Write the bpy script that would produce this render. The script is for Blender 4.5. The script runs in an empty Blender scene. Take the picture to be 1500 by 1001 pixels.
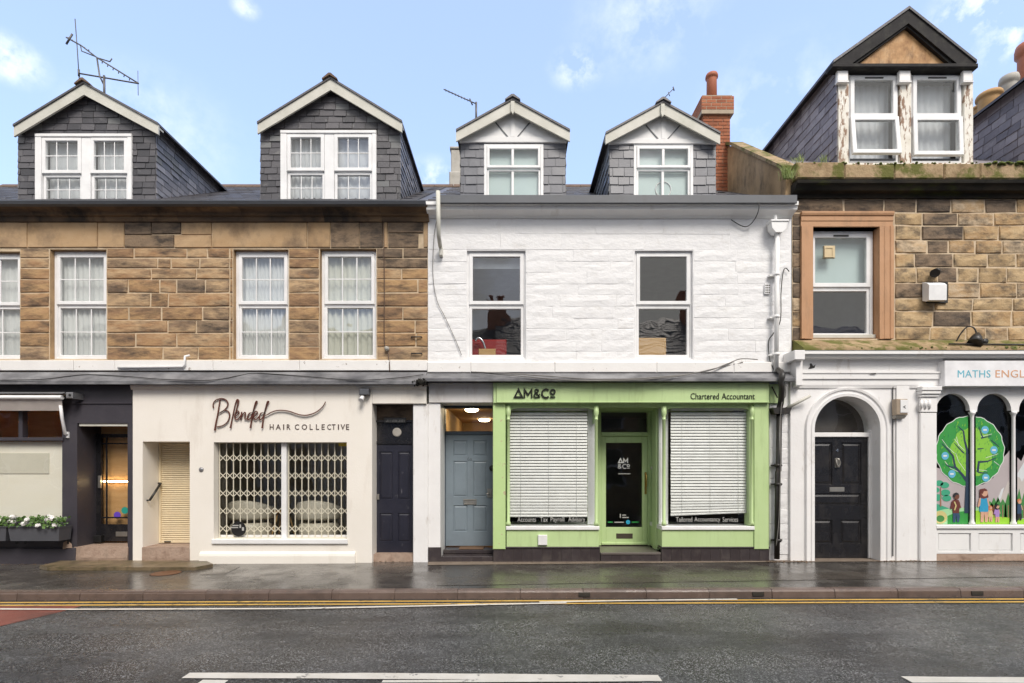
import bpy, math, random
from math import radians as R, sin, cos, pi
from mathutils import Vector
rnd = random.Random(7)
sc = bpy.context.scene
COL = sc.collection

# ------------------------------------------------------------------ camera, sky, sun, exposure
CAM_D, CAM_H, FPX, CX, HY = 8.9, 1.61, 756.0, 750.0, 685.0
cd = bpy.data.cameras.new('camera'); cam = bpy.data.objects.new('camera', cd); COL.objects.link(cam)
cam.location = (0, -CAM_D, CAM_H); cam.rotation_euler = (R(90), 0, 0)
cd.sensor_width = 36; cd.lens = 36 * FPX / 1500; cd.shift_y = (HY - 500.5) / 1500
cd.clip_start = .05; cd.clip_end = 2000
sc.camera = cam
SUN_EL, SUN_AZ = 48, 20          # sun high behind the camera, a little to the right
w = bpy.data.worlds.new('World'); sc.world = w; w.use_nodes = True
wt = w.node_tree; bg = wt.nodes['Background']
sky = wt.nodes.new('ShaderNodeTexSky'); sky.sky_type = 'NISHITA'; sky.sun_disc = False
sky.sun_elevation = R(SUN_EL); sky.sun_rotation = R(180 - SUN_AZ)
sky.air_density = 1.0; sky.dust_density = 2.5; sky.ozone_density = 1.0; sky.altitude = 50
SKY_STRENGTH = 0.15
bg.inputs['Strength'].default_value = SKY_STRENGTH
sd = bpy.data.lights.new('sun', 'SUN'); sd.energy = 1.5; sd.angle = R(24); sd.color = (1, .93, .85)
so = bpy.data.objects.new('sun', sd); COL.objects.link(so)
so.rotation_euler = (R(90 - SUN_EL), 0, R(SUN_AZ))
so.location = (4, -20, 25)
sc.view_settings.view_transform = 'Standard'; sc.view_settings.look = 'None'
sc.view_settings.gamma = 1; sc.view_settings.use_curve_mapping = False
sc.view_settings.exposure = 1.1
sc.cycles.max_bounces = 8; sc.cycles.transparent_max_bounces = 16; sc.cycles.caustics_reflective = False

def clouds():
    """thin cumulus wisps in the real sky, by direction"""
    n, l = wt.nodes, wt.links
    tc = n.new('ShaderNodeTexCoord')
    noise = n.new('ShaderNodeTexNoise'); noise.inputs['Scale'].default_value = 14; noise.inputs['Detail'].default_value = 7
    noise.inputs['Roughness'].default_value = .62
    l.new(tc.outputs['Generated'], noise.inputs['Vector'])
    total = None
    spots = [(10, 85, .055, 1.2), (360, 12, .024, 1.0), (845, 100, .055, 1.0), (640, 268, .075, 1.1), (1440, 8, .075, 1.5), (1492, 48, .06, 1.4), (950, 25, .14, .4), (230, 190, .15, .35), (1130, 150, .15, .35)]
    dirs = [(Vector(((px - CX), FPX, HY - py)).normalized(), s, a) for px, py, s, a in spots]
    def fmath(op, a_, b_):
        q = n.new('ShaderNodeMath'); q.operation = op
        for i_, v in enumerate((a_, b_)):
            if hasattr(v, 'links'): l.new(v, q.inputs[i_])
            else: q.inputs[i_].default_value = v
        return q.outputs[0]
    for d, s, a in dirs:
        sub = n.new('ShaderNodeVectorMath'); sub.operation = 'SUBTRACT'; sub.inputs[1].default_value = d
        l.new(tc.outputs['Generated'], sub.inputs[0])
        sq = n.new('ShaderNodeVectorMath'); sq.operation = 'MULTIPLY'; sq.inputs[1].default_value = (1, 1, 1.7)
        l.new(sub.outputs[0], sq.inputs[0])
        ln = n.new('ShaderNodeVectorMath'); ln.operation = 'LENGTH'; l.new(sq.outputs[0], ln.inputs[0])
        mr = n.new('ShaderNodeMapRange'); mr.interpolation_type = 'SMOOTHSTEP'
        mr.inputs['From Min'].default_value = s; mr.inputs['From Max'].default_value = 0
        mr.inputs['To Min'].default_value = 0; mr.inputs['To Max'].default_value = a
        l.new(ln.outputs['Value'], mr.inputs['Value'])
        total = mr.outputs['Result'] if total is None else fmath('MAXIMUM', total, mr.outputs['Result'])
    # broken neutral cloud added out of view to whiten the light, thinning to the north
    big = n.new('ShaderNodeTexNoise'); big.inputs['Scale'].default_value = 2.2; big.inputs['Detail'].default_value = 6; l.new(tc.outputs['Generated'], big.inputs['Vector'])
    sep = n.new('ShaderNodeSeparateXYZ'); l.new(tc.outputs['Generated'], sep.inputs[0])
    cov = n.new('ShaderNodeMapRange'); cov.interpolation_type = 'SMOOTHSTEP'; cov.inputs['From Min'].default_value = .42; cov.inputs['From Max'].default_value = -.25
    l.new(sep.outputs['Y'], cov.inputs['Value'])
    bm_ = n.new('ShaderNodeMapRange'); bm_.interpolation_type = 'SMOOTHSTEP'; bm_.inputs['From Min'].default_value = .30; bm_.inputs['From Max'].default_value = .52; l.new(big.outputs['Fac'], bm_.inputs['Value'])
    broken = fmath('MULTIPLY', cov.outputs['Result'], bm_.outputs['Result'])
    nr = n.new('ShaderNodeMapRange'); nr.inputs['From Min'].default_value = .42; nr.inputs['From Max'].default_value = .68
    l.new(noise.outputs['Fac'], nr.inputs['Value'])
    mul = n.new('ShaderNodeMath'); mul.operation = 'MULTIPLY'; mul.use_clamp = True
    l.new(nr.outputs['Result'], mul.inputs[0]); l.new(total, mul.inputs[1])
    def over(fac, under, colr):
        mix = n.new('ShaderNodeMix'); mix.data_type = 'RGBA'
        if hasattr(fac, 'links'): l.new(fac, mix.inputs['Factor'])
        else: mix.inputs['Factor'].default_value = fac
        l.new(under, mix.inputs['A']); mix.inputs['B'].default_value = colr; return mix.outputs['Result']
    c = over(.30, sky.outputs['Color'], (3.15, 4.0, 6.2, 1))           # thin high veil over the whole sky
    c = over(broken, c, (3.3, 3.25, 3.15, 1)); c = over(mul.outputs[0], c, (4.6, 4.7, 4.8, 1))
    l.new(c, bg.inputs['Color'])
clouds()

# ------------------------------------------------------------------ geometry helpers
def X(px, Y=0.0): return (px - CX) * (CAM_D + Y) / FPX
def Z(py, Y=0.0): return CAM_H + (HY - py) * (CAM_D + Y) / FPX
WO = {}                                  # world origin of every object made here

class MB:
    def __init__(s): s.v, s.f, s.m, s.sm = [], [], [], set()
    def face(s, pts, m=0):
        i = len(s.v); s.v += [tuple(p) for p in pts]; s.f.append(tuple(range(i, i + len(pts)))); s.m.append(m)
    def add(s, vs, fs, m=0, smooth=False):
        i = len(s.v); s.v += [tuple(p) for p in vs]
        for f in fs:
            if smooth: s.sm.add(len(s.f))
            s.f.append(tuple(i + k for k in f)); s.m.append(m)
    def box(s, x0, x1, y0, y1, z0, z1, m=0, ch=0.0):
        """y0 is the street side; ch chamfers the street-side edges"""
        if ch <= 0:
            vs = [(x0,y0,z0),(x1,y0,z0),(x1,y0,z1),(x0,y0,z1),(x0,y1,z0),(x1,y1,z0),(x1,y1,z1),(x0,y1,z1)]
            s.add(vs, [(0,1,2,3),(1,5,6,2),(5,4,7,6),(4,0,3,7),(3,2,6,7),(4,5,1,0)], m); return
        c = ch; vs = [(x0+c,y0,z0+c),(x1-c,y0,z0+c),(x1-c,y0,z1-c),(x0+c,y0,z1-c),(x0,y0+c,z0),(x1,y0+c,z0),(x1,y0+c,z1),(x0,y0+c,z1),(x0,y1,z0),(x1,y1,z0),(x1,y1,z1),(x0,y1,z1)]
        fs = [(0,1,2,3),(4,5,1,0),(5,6,2,1),(6,7,3,2),(7,4,0,3),(8,9,5,4),(9,10,6,5),(10,11,7,6),(11,8,4,7),(9,8,11,10)]
        s.add(vs, fs, m)
    def ring(s, x0, x1, z0, z1, w, yf, yb, m=0, c=.006, wb=None):
        """mitred rectangular frame, wb = width of the bottom rail"""
        wb = w if wb is None else wb
        prof = [(0, yb), (0, yf + c), (c / max(w, .001), yf), (1 - c / max(w, .001), yf), (1, yf + c), (1, yb)]
        vs = []
        for t, y in prof:
            a, b = t * w, t * wb
            vs += [(x0+a,y,z0+b),(x1-a,y,z0+b),(x1-a,y,z1-a),(x0+a,y,z1-a)]
        fs = []
        for k in range(len(prof) - 1):
            for j in range(4):
                j2 = (j + 1) % 4; fs.append((k*4+j, k*4+j2, k*4+4+j2, k*4+4+j))
        s.add(vs, fs, m)
    def extrude(s, pts, vec, m=0, caps=True):
        """closed polygon of 3D points pushed along vec"""
        n = len(pts); v = Vector(vec); a = [Vector(p) for p in pts]
        s.add(a + [p + v for p in a], ([tuple(range(n)), tuple(range(2*n-1, n-1, -1))] if caps else []) + [(i, n+i, n+(i+1)%n, (i+1)%n) for i in range(n)], m)
    def profx(s, x0, x1, prof, m=0):
        """cornice: closed (y, z) profile run along x"""
        s.extrude([(x0, y, z) for y, z in prof], (x1 - x0, 0, 0), m)
    def tube(s, pts, r, n=6, m=0, smooth=True, closed=False):
        P = [Vector(p) for p in pts]; k = len(P); vs = []; up = None
        rr = r if isinstance(r, (list, tuple)) else [r] * k
        for i in range(k):
            t = (P[min(i+1, k-1)] - P[max(i-1, 0)])
            if t.length < 1e-9: t = Vector((0, 0, 1))
            t.normalize()
            if up is None: up = Vector((0, 0, 1)) if abs(t.z) < .9 else Vector((1, 0, 0))
            a = (up - t * up.dot(t))
            if a.length < 1e-6: a = t.orthogonal()
            a.normalize(); up = a; b = t.cross(a)
            for j in range(n):
                q = 2*pi*j/n; vs.append(P[i] + (a*cos(q) + b*sin(q)) * rr[i])
        fs = [(i*n+j, i*n+(j+1)%n, (i+1)*n+(j+1)%n, (i+1)*n+j) for i in range(k-1) for j in range(n)]
        s.add(vs, fs, m, smooth); s.add(vs[:n][::-1], [tuple(range(n))], m); s.add(vs[-n:], [tuple(range(n))], m)
    def lathe(s, prof, c, n=16, m=0, axis='z', smooth=True):
        """prof [(r, h)] turned about the axis through c"""
        vs = []
        for r, h in prof:
            for j in range(n):
                q = 2*pi*j/n
                vs.append((c[0]+r*cos(q), c[1]+r*sin(q), c[2]+h) if axis == 'z' else (c[0]+r*cos(q), c[1]+h, c[2]+r*sin(q)))
        k = len(prof)
        s.add(vs, [(i*n+j, i*n+(j+1)%n, (i+1)*n+(j+1)%n, (i+1)*n+j) for i in range(k-1) for j in range(n)], m, smooth)
        s.add(vs[:n], [tuple(range(n))[::-1]], m); s.add(vs[-n:], [tuple(range(n))], m)
    def ribbon(s, pts, wd, y, dep, m=0):
        """flat mitred stroke of (x, z) points facing the street at y, dep thick"""
        k = len(pts); L, Rr = [], []
        ww = wd if isinstance(wd, (list, tuple)) else [wd] * k
        cl = k > 2 and (Vector(pts[0]) - Vector(pts[-1])).length < 1e-6
        for i in range(k):
            p = Vector(pts[i])
            a = Vector(pts[i-1]) if i else (Vector(pts[-2]) if cl else None)
            b = Vector(pts[i+1]) if i < k-1 else (Vector(pts[1]) if cl else None)
            d1 = (p - a).normalized() if a is not None else None
            d2 = (b - p).normalized() if b is not None else None
            d1 = d1 or d2; d2 = d2 or d1
            n1 = Vector((-d1.y, d1.x)); n2 = Vector((-d2.y, d2.x)); nn = n1 + n2
            nn = n1 if nn.length < 1e-3 else nn.normalized()
            q = ww[i] / 2 / max(.35, nn.dot(n1))
            L.append(p + nn*q); Rr.append(p - nn*q)
        vs = [(p.x, y, p.y) for p in L] + [(p.x, y, p.y) for p in Rr] + [(p.x, y+dep, p.y) for p in L] + [(p.x, y+dep, p.y) for p in Rr]
        fs = []
        for i in range(k-1):
            fs += [(i, k+i, k+i+1, i+1), (i, i+1, 2*k+i+1, 2*k+i), (k+i+1, k+i, 3*k+i, 3*k+i+1)]
        if not cl: fs += [(0, 2*k, 3*k, k), (k-1, 2*k-1, 4*k-1, 3*k-1)]
        s.add(vs, fs, m)
    def build(s, name, mats, parent=None, origin=None, **props):
        me = bpy.data.meshes.new(name)
        if origin is None:
            lo = [min(v[i] for v in s.v) for i in range(3)]; hi = [max(v[i] for v in s.v) for i in range(3)]
            origin = ((lo[0]+hi[0])/2, (lo[1]+hi[1])/2, lo[2])
        ox, oy, oz = origin
        me.from_pydata([(a-ox, b-oy, c-oz) for a, b, c in s.v], [], s.f)
        for mt in (mats if isinstance(mats, (list, tuple)) else [mats]): me.materials.append(mt)
        me.polygons.foreach_set('material_index', s.m)
        if s.sm: me.polygons.foreach_set('use_smooth', [i in s.sm for i in range(len(s.f))])
        import bmesh
        bm = bmesh.new(); bm.from_mesh(me); bmesh.ops.remove_doubles(bm, verts=bm.verts, dist=1e-5)
        bmesh.ops.recalc_face_normals(bm, faces=bm.faces); bm.to_mesh(me); bm.free()
        return link(bpy.data.objects.new(name, me), (ox, oy, oz), parent, props)

def link(o, origin, parent, props):
    COL.objects.link(o); WO[o] = Vector(origin)
    if parent is not None:
        o.parent = parent; o.location = Vector(origin) - WO[parent]
    else: o.location = origin
    for k, v in props.items(): o[k] = v
    return o
def thing(name, label, cat, loc, group=None):
    o = bpy.data.objects.new(name, None); o.empty_display_size = .1
    p = dict(label=label, category=cat)
    if group: p['group'] = group
    return link(o, loc, None, p)
def part(name, loc, parent):
    o = bpy.data.objects.new(name, None); o.empty_display_size = .1
    return link(o, loc, parent, {})
def clone(src, loc, parent, scale=None, rot=None):
    o = src.copy(); COL.objects.link(o); WO[o] = Vector(loc)
    o.parent = parent; o.location = Vector(loc) - (WO[parent] if parent else Vector())
    if scale: o.scale = scale
    if rot: o.rotation_euler = rot
    return o
def catmull(pts, n=6):
    P = [Vector(p) for p in pts]; out = []
    for i in range(len(P)-1):
        p0, p1, p2, p3 = P[max(i-1,0)], P[i], P[i+1], P[min(i+2,len(P)-1)]
        for k in range(n):
            t = k/n
            out.append(.5*((2*p1)+(p2-p0)*t+(2*p0-5*p1+4*p2-p3)*t*t+(3*p1-p0-3*p2+p3)*t**3))
    return out + [P[-1]]
def cells_wall(mb, x0, x1, z0, z1, holes, y, dep, m=0, mr=None):
    """flat wall at y with rectangular holes whose reveals run back by dep"""
    xs = sorted({x0, x1, *[h[0] for h in holes], *[h[1] for h in holes]}); zs = sorted({z0, z1, *[h[2] for h in holes], *[h[3] for h in holes]})
    xs = [x for x in xs if x0 <= x <= x1]; zs = [z for z in zs if z0 <= z <= z1]
    for i in range(len(xs)-1):
        for j in range(len(zs)-1):
            cx, cz = (xs[i]+xs[i+1])/2, (zs[j]+zs[j+1])/2
            if any(h[0] < cx < h[1] and h[2] < cz < h[3] for h in holes): continue
            mb.face([(xs[i],y,zs[j]),(xs[i+1],y,zs[j]),(xs[i+1],y,zs[j+1]),(xs[i],y,zs[j+1])], m)
    for a, b, c, d in holes:
        k = m if mr is None else mr
        mb.face([(a,y,c),(a,y+dep,c),(a,y+dep,d),(a,y,d)], k); mb.face([(b,y,c),(b,y,d),(b,y+dep,d),(b,y+dep,c)], k)
        mb.face([(a,y,d),(a,y+dep,d),(b,y+dep,d),(b,y,d)], k); mb.face([(a,y,c),(b,y,c),(b,y+dep,c),(a,y+dep,c)], k)
def clip_poly(poly, edge):
    """keep the left side of the edge (a, b) of a polygon of 2D points"""
    (ax, ay), (bx, by) = edge; out = []
    side = lambda p: (bx-ax)*(p[1]-ay) - (by-ay)*(p[0]-ax)
    for i in range(len(poly)):
        p, q = poly[i], poly[(i+1) % len(poly)]; sp, sq = side(p), side(q)
        if sp >= 0: out.append(p)
        if sp * sq < 0:
            t = sp/(sp-sq); out.append((p[0]+(q[0]-p[0])*t, p[1]+(q[1]-p[1])*t))
    return out
def area(p): return abs(sum(p[i][0]*p[(i+1)%len(p)][1]-p[(i+1)%len(p)][0]*p[i][1] for i in range(len(p))))/2

# ------------------------------------------------------------------ materials
def lin(r, g, b): return tuple(((c/255)/12.92 if c/255 <= .04045 else ((c/255+.055)/1.055)**2.4) for c in (r, g, b))
def surf(name, cols, rough=.6, nscale=5.0, stretch=(1,1,1), rand=0.0, dirt=None, damt=0.0, dscale=2.0, dstretch=(1,1,1), dlo=.5, dhi=.7,
         bump=0.0, bscale=40.0, bstretch=(1,1,1), metal=0.0, spec=.5, rvar=0.0, coat=0.0, detail=5, fleck=None, fscale=60., famt=.5):
    m = bpy.data.materials.new(name); m.use_nodes = True; t = m.node_tree; n, l = t.nodes, t.links
    b = n['Principled BSDF']; b.inputs['Metallic'].default_value = metal; b.inputs['Specular IOR Level'].default_value = spec
    b.inputs['Coat Weight'].default_value = coat; b.inputs['Coat Roughness'].default_value = .15
    geo = n.new('ShaderNodeNewGeometry'); oi = n.new('ShaderNodeObjectInfo')
    off = n.new('ShaderNodeVectorMath'); off.operation = 'MULTIPLY_ADD'
    cmb = n.new('ShaderNodeCombineXYZ')
    if rand:
        for k in 'XYZ': l.new(oi.outputs['Random'], cmb.inputs[k])
    l.new(cmb.outputs[0], off.inputs[0]); off.inputs[1].default_value = (37.3, 11.7, 23.1); l.new(geo.outputs['Position'], off.inputs[2])
    def noise(scale, st, det=detail, rg=.6):
        mp = n.new('ShaderNodeVectorMath'); mp.operation = 'MULTIPLY'; mp.inputs[1].default_value = st; l.new(off.outputs[0], mp.inputs[0])
        q = n.new('ShaderNodeTexNoise'); q.inputs['Scale'].default_value = scale; q.inputs['Detail'].default_value = det; q.inputs['Roughness'].default_value = rg
        l.new(mp.outputs[0], q.inputs['Vector']); return q.outputs['Fac']
    ramp = n.new('ShaderNodeValToRGB'); cols = [tuple(c)+(1,) for c in cols]; el = ramp.color_ramp.elements
    if len(cols) == 1:
        c = cols[0]; cols = [tuple(x*.90 for x in c[:3])+(1,), tuple(min(1, x*1.07) for x in c[:3])+(1,)]
    while len(el) < len(cols): el.new(.5)
    for i, c in enumerate(cols):
        el[i].position = i/(len(cols)-1); el[i].color = c
    f = noise(nscale, stretch)
    mr = n.new('ShaderNodeMapRange'); mr.inputs['From Min'].default_value = .3; mr.inputs['From Max'].default_value = .7; l.new(f, mr.inputs['Value'])
    fac = mr.outputs['Result']
    if rand:
        mx = n.new('ShaderNodeMix'); mx.inputs[0].default_value = rand; l.new(fac, mx.inputs[2]); l.new(oi.outputs['Random'], mx.inputs[3]); fac = mx.outputs[0]
    l.new(fac, ramp.inputs['Fac']); colr = ramp.outputs['Color']
    if fleck:
        vo = n.new('ShaderNodeTexVoronoi'); vo.inputs['Scale'].default_value = fscale; l.new(geo.outputs['Position'], vo.inputs['Vector'])
        sp = n.new('ShaderNodeSeparateColor'); l.new(vo.outputs['Color'], sp.inputs[0])
        fr = n.new('ShaderNodeMapRange'); fr.inputs['From Min'].default_value = .45; fr.inputs['From Max'].default_value = 1; fr.inputs['To Max'].default_value = famt
        pw = n.new('ShaderNodeMath'); pw.operation = 'POWER'; pw.inputs[1].default_value = 2.0
        l.new(sp.outputs[0], fr.inputs['Value']); l.new(fr.outputs['Result'], pw.inputs[0])
        mx = n.new('ShaderNodeMix'); mx.data_type = 'RGBA'; l.new(pw.outputs[0], mx.inputs['Factor']); l.new(colr, mx.inputs['A']); mx.inputs['B'].default_value = tuple(fleck)+(1,)
        colr = mx.outputs['Result']
    if dirt:
        d = noise(dscale, dstretch, 8, .68); dr = n.new('ShaderNodeMapRange')
        dr.inputs['From Min'].default_value = dlo; dr.inputs['From Max'].default_value = dhi; dr.inputs['To Max'].default_value = damt; l.new(d, dr.inputs['Value'])
        mx = n.new('ShaderNodeMix'); mx.data_type = 'RGBA'; l.new(dr.outputs['Result'], mx.inputs['Factor']); l.new(colr, mx.inputs['A']); mx.inputs['B'].default_value = tuple(dirt)+(1,)
        colr = mx.outputs['Result']
    l.new(colr, b.inputs['Base Color']); b.inputs['Roughness'].default_value = rough
    if rvar:
        rn = noise(2.2, (1, 1, 1), 6); rr = n.new('ShaderNodeMapRange'); rr.inputs['From Min'].default_value = .38; rr.inputs['From Max'].default_value = .62
        rr.inputs['To Min'].default_value = max(.03, rough-rvar); rr.inputs['To Max'].default_value = min(1, rough+rvar); l.new(rn, rr.inputs['Value']); l.new(rr.outputs['Result'], b.inputs['Roughness'])
    if bump:
        bn = noise(bscale, bstretch, 6, .65); bp = n.new('ShaderNodeBump'); bp.inputs['Strength'].default_value = 1; bp.inputs['Distance'].default_value = bump
        l.new(bn, bp.inputs['Height']); l.new(bp.outputs[0], b.inputs['Normal'])
    return m
def glass(name, ior=1.75, tint=(.975, .985, .98), wav=.0):
    m = bpy.data.materials.new(name); m.use_nodes = True; t = m.node_tree; n, l = t.nodes, t.links
    n.remove(n['Principled BSDF']); out = n['Material Output']
    tr = n.new('ShaderNodeBsdfTransparent'); tr.inputs['Color'].default_value = tint+(1,)
    gl = n.new('ShaderNodeBsdfGlossy'); gl.inputs['Roughness'].default_value = .015
    fr = n.new('ShaderNodeFresnel'); fr.inputs['IOR'].default_value = ior
    geo = n.new('ShaderNodeNewGeometry'); q = n.new('ShaderNodeTexNoise'); q.inputs['Scale'].default_value = 2.5; q.inputs['Detail'].default_value = 1
    l.new(geo.outputs['Position'], q.inputs['Vector']); bp = n.new('ShaderNodeBump'); bp.inputs['Distance'].default_value = wav or .004; l.new(q.outputs['Fac'], bp.inputs['Height'])
    l.new(bp.outputs[0], gl.inputs['Normal'])
    sb = n.new('ShaderNodeMath'); sb.operation = 'SUBTRACT'; sb.inputs[0].default_value = 1; l.new(geo.outputs['Backfacing'], sb.inputs[1])
    mu = n.new('ShaderNodeMath'); mu.operation = 'MULTIPLY'; l.new(fr.outputs[0], mu.inputs[0]); l.new(sb.outputs[0], mu.inputs[1])   # mirror on the outer face of the pane only
    mx = n.new('ShaderNodeMixShader'); l.new(mu.outputs[0], mx.inputs[0]); l.new(tr.outputs[0], mx.inputs[1]); l.new(gl.outputs[0], mx.inputs[2]); l.new(mx.outputs[0], out.inputs['Surface'])
    return m
def cloth(name, col, trans=.45):
    m = bpy.data.materials.new(name); m.use_nodes = True; t = m.node_tree; n, l = t.nodes, t.links
    n.remove(n['Principled BSDF']); out = n['Material Output']
    d = n.new('ShaderNodeBsdfDiffuse'); d.inputs['Color'].default_value = tuple(col)+(1,)
    tr = n.new('ShaderNodeBsdfTranslucent'); tr.inputs['Color'].default_value = tuple(col)+(1,)
    mx = n.new('ShaderNodeMixShader'); mx.inputs[0].default_value = trans; l.new(d.outputs[0], mx.inputs[1]); l.new(tr.outputs[0], mx.inputs[2]); l.new(mx.outputs[0], out.inputs['Surface'])
    return m
def glow(name, col, st):
    m = bpy.data.materials.new(name); m.use_nodes = True; b = m.node_tree.nodes['Principled BSDF']
    b.inputs['Base Color'].default_value = tuple(col)+(1,); b.inputs['Emission Color'].default_value = tuple(col)+(1,); b.inputs['Emission Strength'].default_value = st
    return m
M = {}
M['stone'] = surf('sandstone', [(.16,.10,.06),(.29,.175,.095),(.45,.285,.14),(.35,.205,.105),(.49,.34,.195),(.26,.175,.11),(.41,.24,.11)], .92, 3, (1,1,2.5), .66, dirt=(.062,.046,.037), damt=.9, dscale=2.8, dstretch=(.7,1,2.4), dlo=.47, dhi=.68, bump=.012, bscale=20, bstretch=(.7,1,1.4), detail=8)
M['stone_dressed'] = surf('dressed_sandstone', [(.34,.215,.115),(.44,.29,.155),(.50,.345,.20),(.40,.26,.15)], .9, 2.2, (1,1,1.5), .5, dirt=(.13,.09,.06), damt=.75, dscale=1.9, dstretch=(1,1,.8), dlo=.46, dhi=.68, bump=.005, bscale=45)
M['stone_dark'] = surf('weathered_sandstone', [(.11,.085,.065),(.21,.15,.10),(.32,.225,.14)], .92, 3.5, (1,1,2), .5, dirt=(.038,.031,.027), damt=.85, dscale=3.2, dstretch=(.8,1,2), dlo=.45, dhi=.62, bump=.012, bscale=24, detail=8)
M['stone_buff'] = surf('buff_sandstone', [(.26,.18,.095),(.43,.30,.16),(.54,.395,.225),(.43,.275,.135),(.56,.43,.285),(.32,.245,.165)], .92, 3.5, (1,1,2), .6, dirt=(.088,.070,.052), damt=.92, dscale=3.2, dstretch=(1,1,1.6), dlo=.45, dhi=.66, bump=.016, bscale=16, detail=8)
M['mortar'] = surf('lime_mortar', [(.50,.385,.255),(.64,.52,.37)], .95, 9, dirt=(.2,.15,.1), damt=.5, dscale=2.5, bump=.003, bscale=90)
M['cornice'] = surf('blackened_cornice_stone', [(.045,.035,.028),(.13,.085,.05),(.30,.19,.095)], .85, 1.6, (.5,1,3), .15, dirt=(.016,.014,.013), damt=.9, dscale=1.6, dstretch=(1,1,.5), dlo=.48, dhi=.64, bump=.006, bscale=30)
M['white_wall'] = surf('white_masonry_paint', [(.75,.75,.76),(.82,.82,.82)], .62, 2.5, rand=.3, dirt=(.46,.43,.38), damt=.45, dscale=3.4, dstretch=(1,1,1.2), dlo=.56, dhi=.78, bump=.013, bscale=9, bstretch=(.8,1,1.4))
M['white_smooth'] = surf('white_smooth_paint', [(.79,.79,.79),(.85,.85,.84)], .5, 2, dirt=(.42,.37,.30), damt=.5, dscale=1.6, dstretch=(2,1,.7), dlo=.57, dhi=.78, bump=.002, bscale=30)
M['sill_white'] = surf('chipped_white_sill_paint', [(.77,.755,.735),(.83,.82,.80)], .5, 3, dirt=(.20,.14,.10), damt=.8, dscale=7, dstretch=(1,1,1), dlo=.63, dhi=.67, bump=.003, bscale=25)
M['white_old'] = surf('grubby_white_paint', [(.80,.79,.785),(.86,.855,.85)], .5, 2.2, dirt=(.36,.30,.23), damt=.6, dscale=2.6, dstretch=(2,1,.6), dlo=.60, dhi=.76, bump=.003, bscale=24)
M['peeling'] = surf('peeling_white_paint', [(.66,.62,.53),(.80,.78,.72)], .65, 4, dirt=(.23,.13,.075), damt=.97, dscale=8, dstretch=(2.4,1,.6), dlo=.52, dhi=.565, bump=.005, bscale=30, bstretch=(2,1,.6))
M['upvc'] = surf('white_upvc', [(.82,.82,.82)], .28, 3, spec=.5)
M['cream'] = surf('cream_render_paint', [(.81,.77,.70),(.85,.81,.745)], .7, 1.5, dirt=(.50,.43,.35), damt=.4, dscale=1.3, dstretch=(2.4,1,.5), dlo=.55, dhi=.78, bump=.0025, bscale=35)
M['cream_metal'] = surf('cream_powder_coat', [(.66,.62,.50)], .38, 5)
M['shutter'] = surf('cream_shutter_steel', [(.72,.60,.40),(.77,.66,.46)], .42, 3, dirt=(.4,.3,.18), damt=.3, dscale=3)
M['green'] = surf('lime_green_gloss_paint', [(.49,.645,.31),(.54,.695,.36)], .36, 1.8, dirt=(.27,.36,.15), damt=.45, dscale=2.6, dstretch=(4,1,.5), dlo=.52, dhi=.76, bump=.0018, bscale=30, bstretch=(1,1,.25))
M['green_worn'] = surf('flaking_green_paint', [(.49,.66,.29),(.53,.71,.33)], .4, 2, dirt=(.50,.37,.26), damt=.95, dscale=9, dstretch=(1,1,.9), dlo=.63, dhi=.66, bump=.003, bscale=30)
M['charcoal'] = surf('charcoal_paint', [(.042,.038,.048),(.060,.055,.066)], .42, 2, dirt=(.10,.09,.085), damt=.35, dscale=3, dstretch=(1,1,.6), bump=.002, bscale=35)
M['black_gloss'] = surf('black_door_gloss', [(.010,.010,.012),(.017,.016,.018)], .25, 3, dirt=(.07,.062,.055), damt=.35, dscale=5, dstretch=(1,1,.5), bump=.0006, bscale=60)
M['navy_worn'] = surf('worn_navy_paint', [(.012,.013,.024),(.022,.022,.036)], .42, 3, dirt=(.26,.25,.27), damt=.55, dscale=6, dstretch=(1.6,1,.8), dlo=.62, dhi=.76, bump=.002, bscale=35)
M['blue'] = surf('blue_grey_door_paint', [(.20,.245,.285),(.22,.268,.31)], .38, 2, dirt=(.15,.175,.195), damt=.4, dscale=3, bump=.0008, bscale=50)
M['lead'] = surf('lead_flashing', [(.07,.072,.08),(.17,.17,.18),(.30,.30,.31)], .45, 2.2, (1,1,2), metal=.25, dirt=(.32,.32,.33), damt=.5, dscale=4, dstretch=(.6,1,2), dlo=.55, dhi=.75, bump=.008, bscale=7)
M['gutter'] = surf('grey_gutter_paint', [(.085,.092,.105),(.11,.117,.13)], .45, 2, dirt=(.05,.05,.05), damt=.4, dscale=4)
M['slate'] = surf('dark_slate', [(.036,.036,.041),(.064,.062,.070),(.092,.088,.097),(.125,.12,.127)], .48, 6, (1,1,1), .8, dirt=(.25,.245,.24), damt=.55, dscale=5, dlo=.59, dhi=.74, bump=.005, bscale=30)
M['slate_pale'] = surf('pale_slate', [(.13,.135,.14),(.19,.19,.19)], .6, 6, rand=.5, bump=.004, bscale=30)
M['slate_purple'] = surf('purple_slate', [(.14,.125,.14),(.22,.20,.215),(.30,.275,.295),(.38,.35,.37)], .45, 5, (1,1,1), .72, dirt=(.44,.42,.42), damt=.5, dscale=5, dlo=.54, dhi=.74, bump=.005, bscale=25)
M['slate_skylit'] = surf('skylit_cheek_slate', [(.09,.087,.093),(.16,.155,.165),(.23,.22,.23),(.31,.30,.31)], .42, 5, (1,1,1), .75, dirt=(.38,.37,.36), damt=.5, dscale=5, dlo=.55, dhi=.74, bump=.005, bscale=25)  # dark slate made paler for dormer cheeks: sky light put into the colour
M['slate_blue'] = surf('blue_grey_slate', [(.085,.089,.106),(.11,.115,.135),(.14,.145,.165)], .42, 3, rand=.7, dirt=(.20,.205,.22), damt=.35, dscale=3, bump=.0015, bscale=30)
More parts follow.
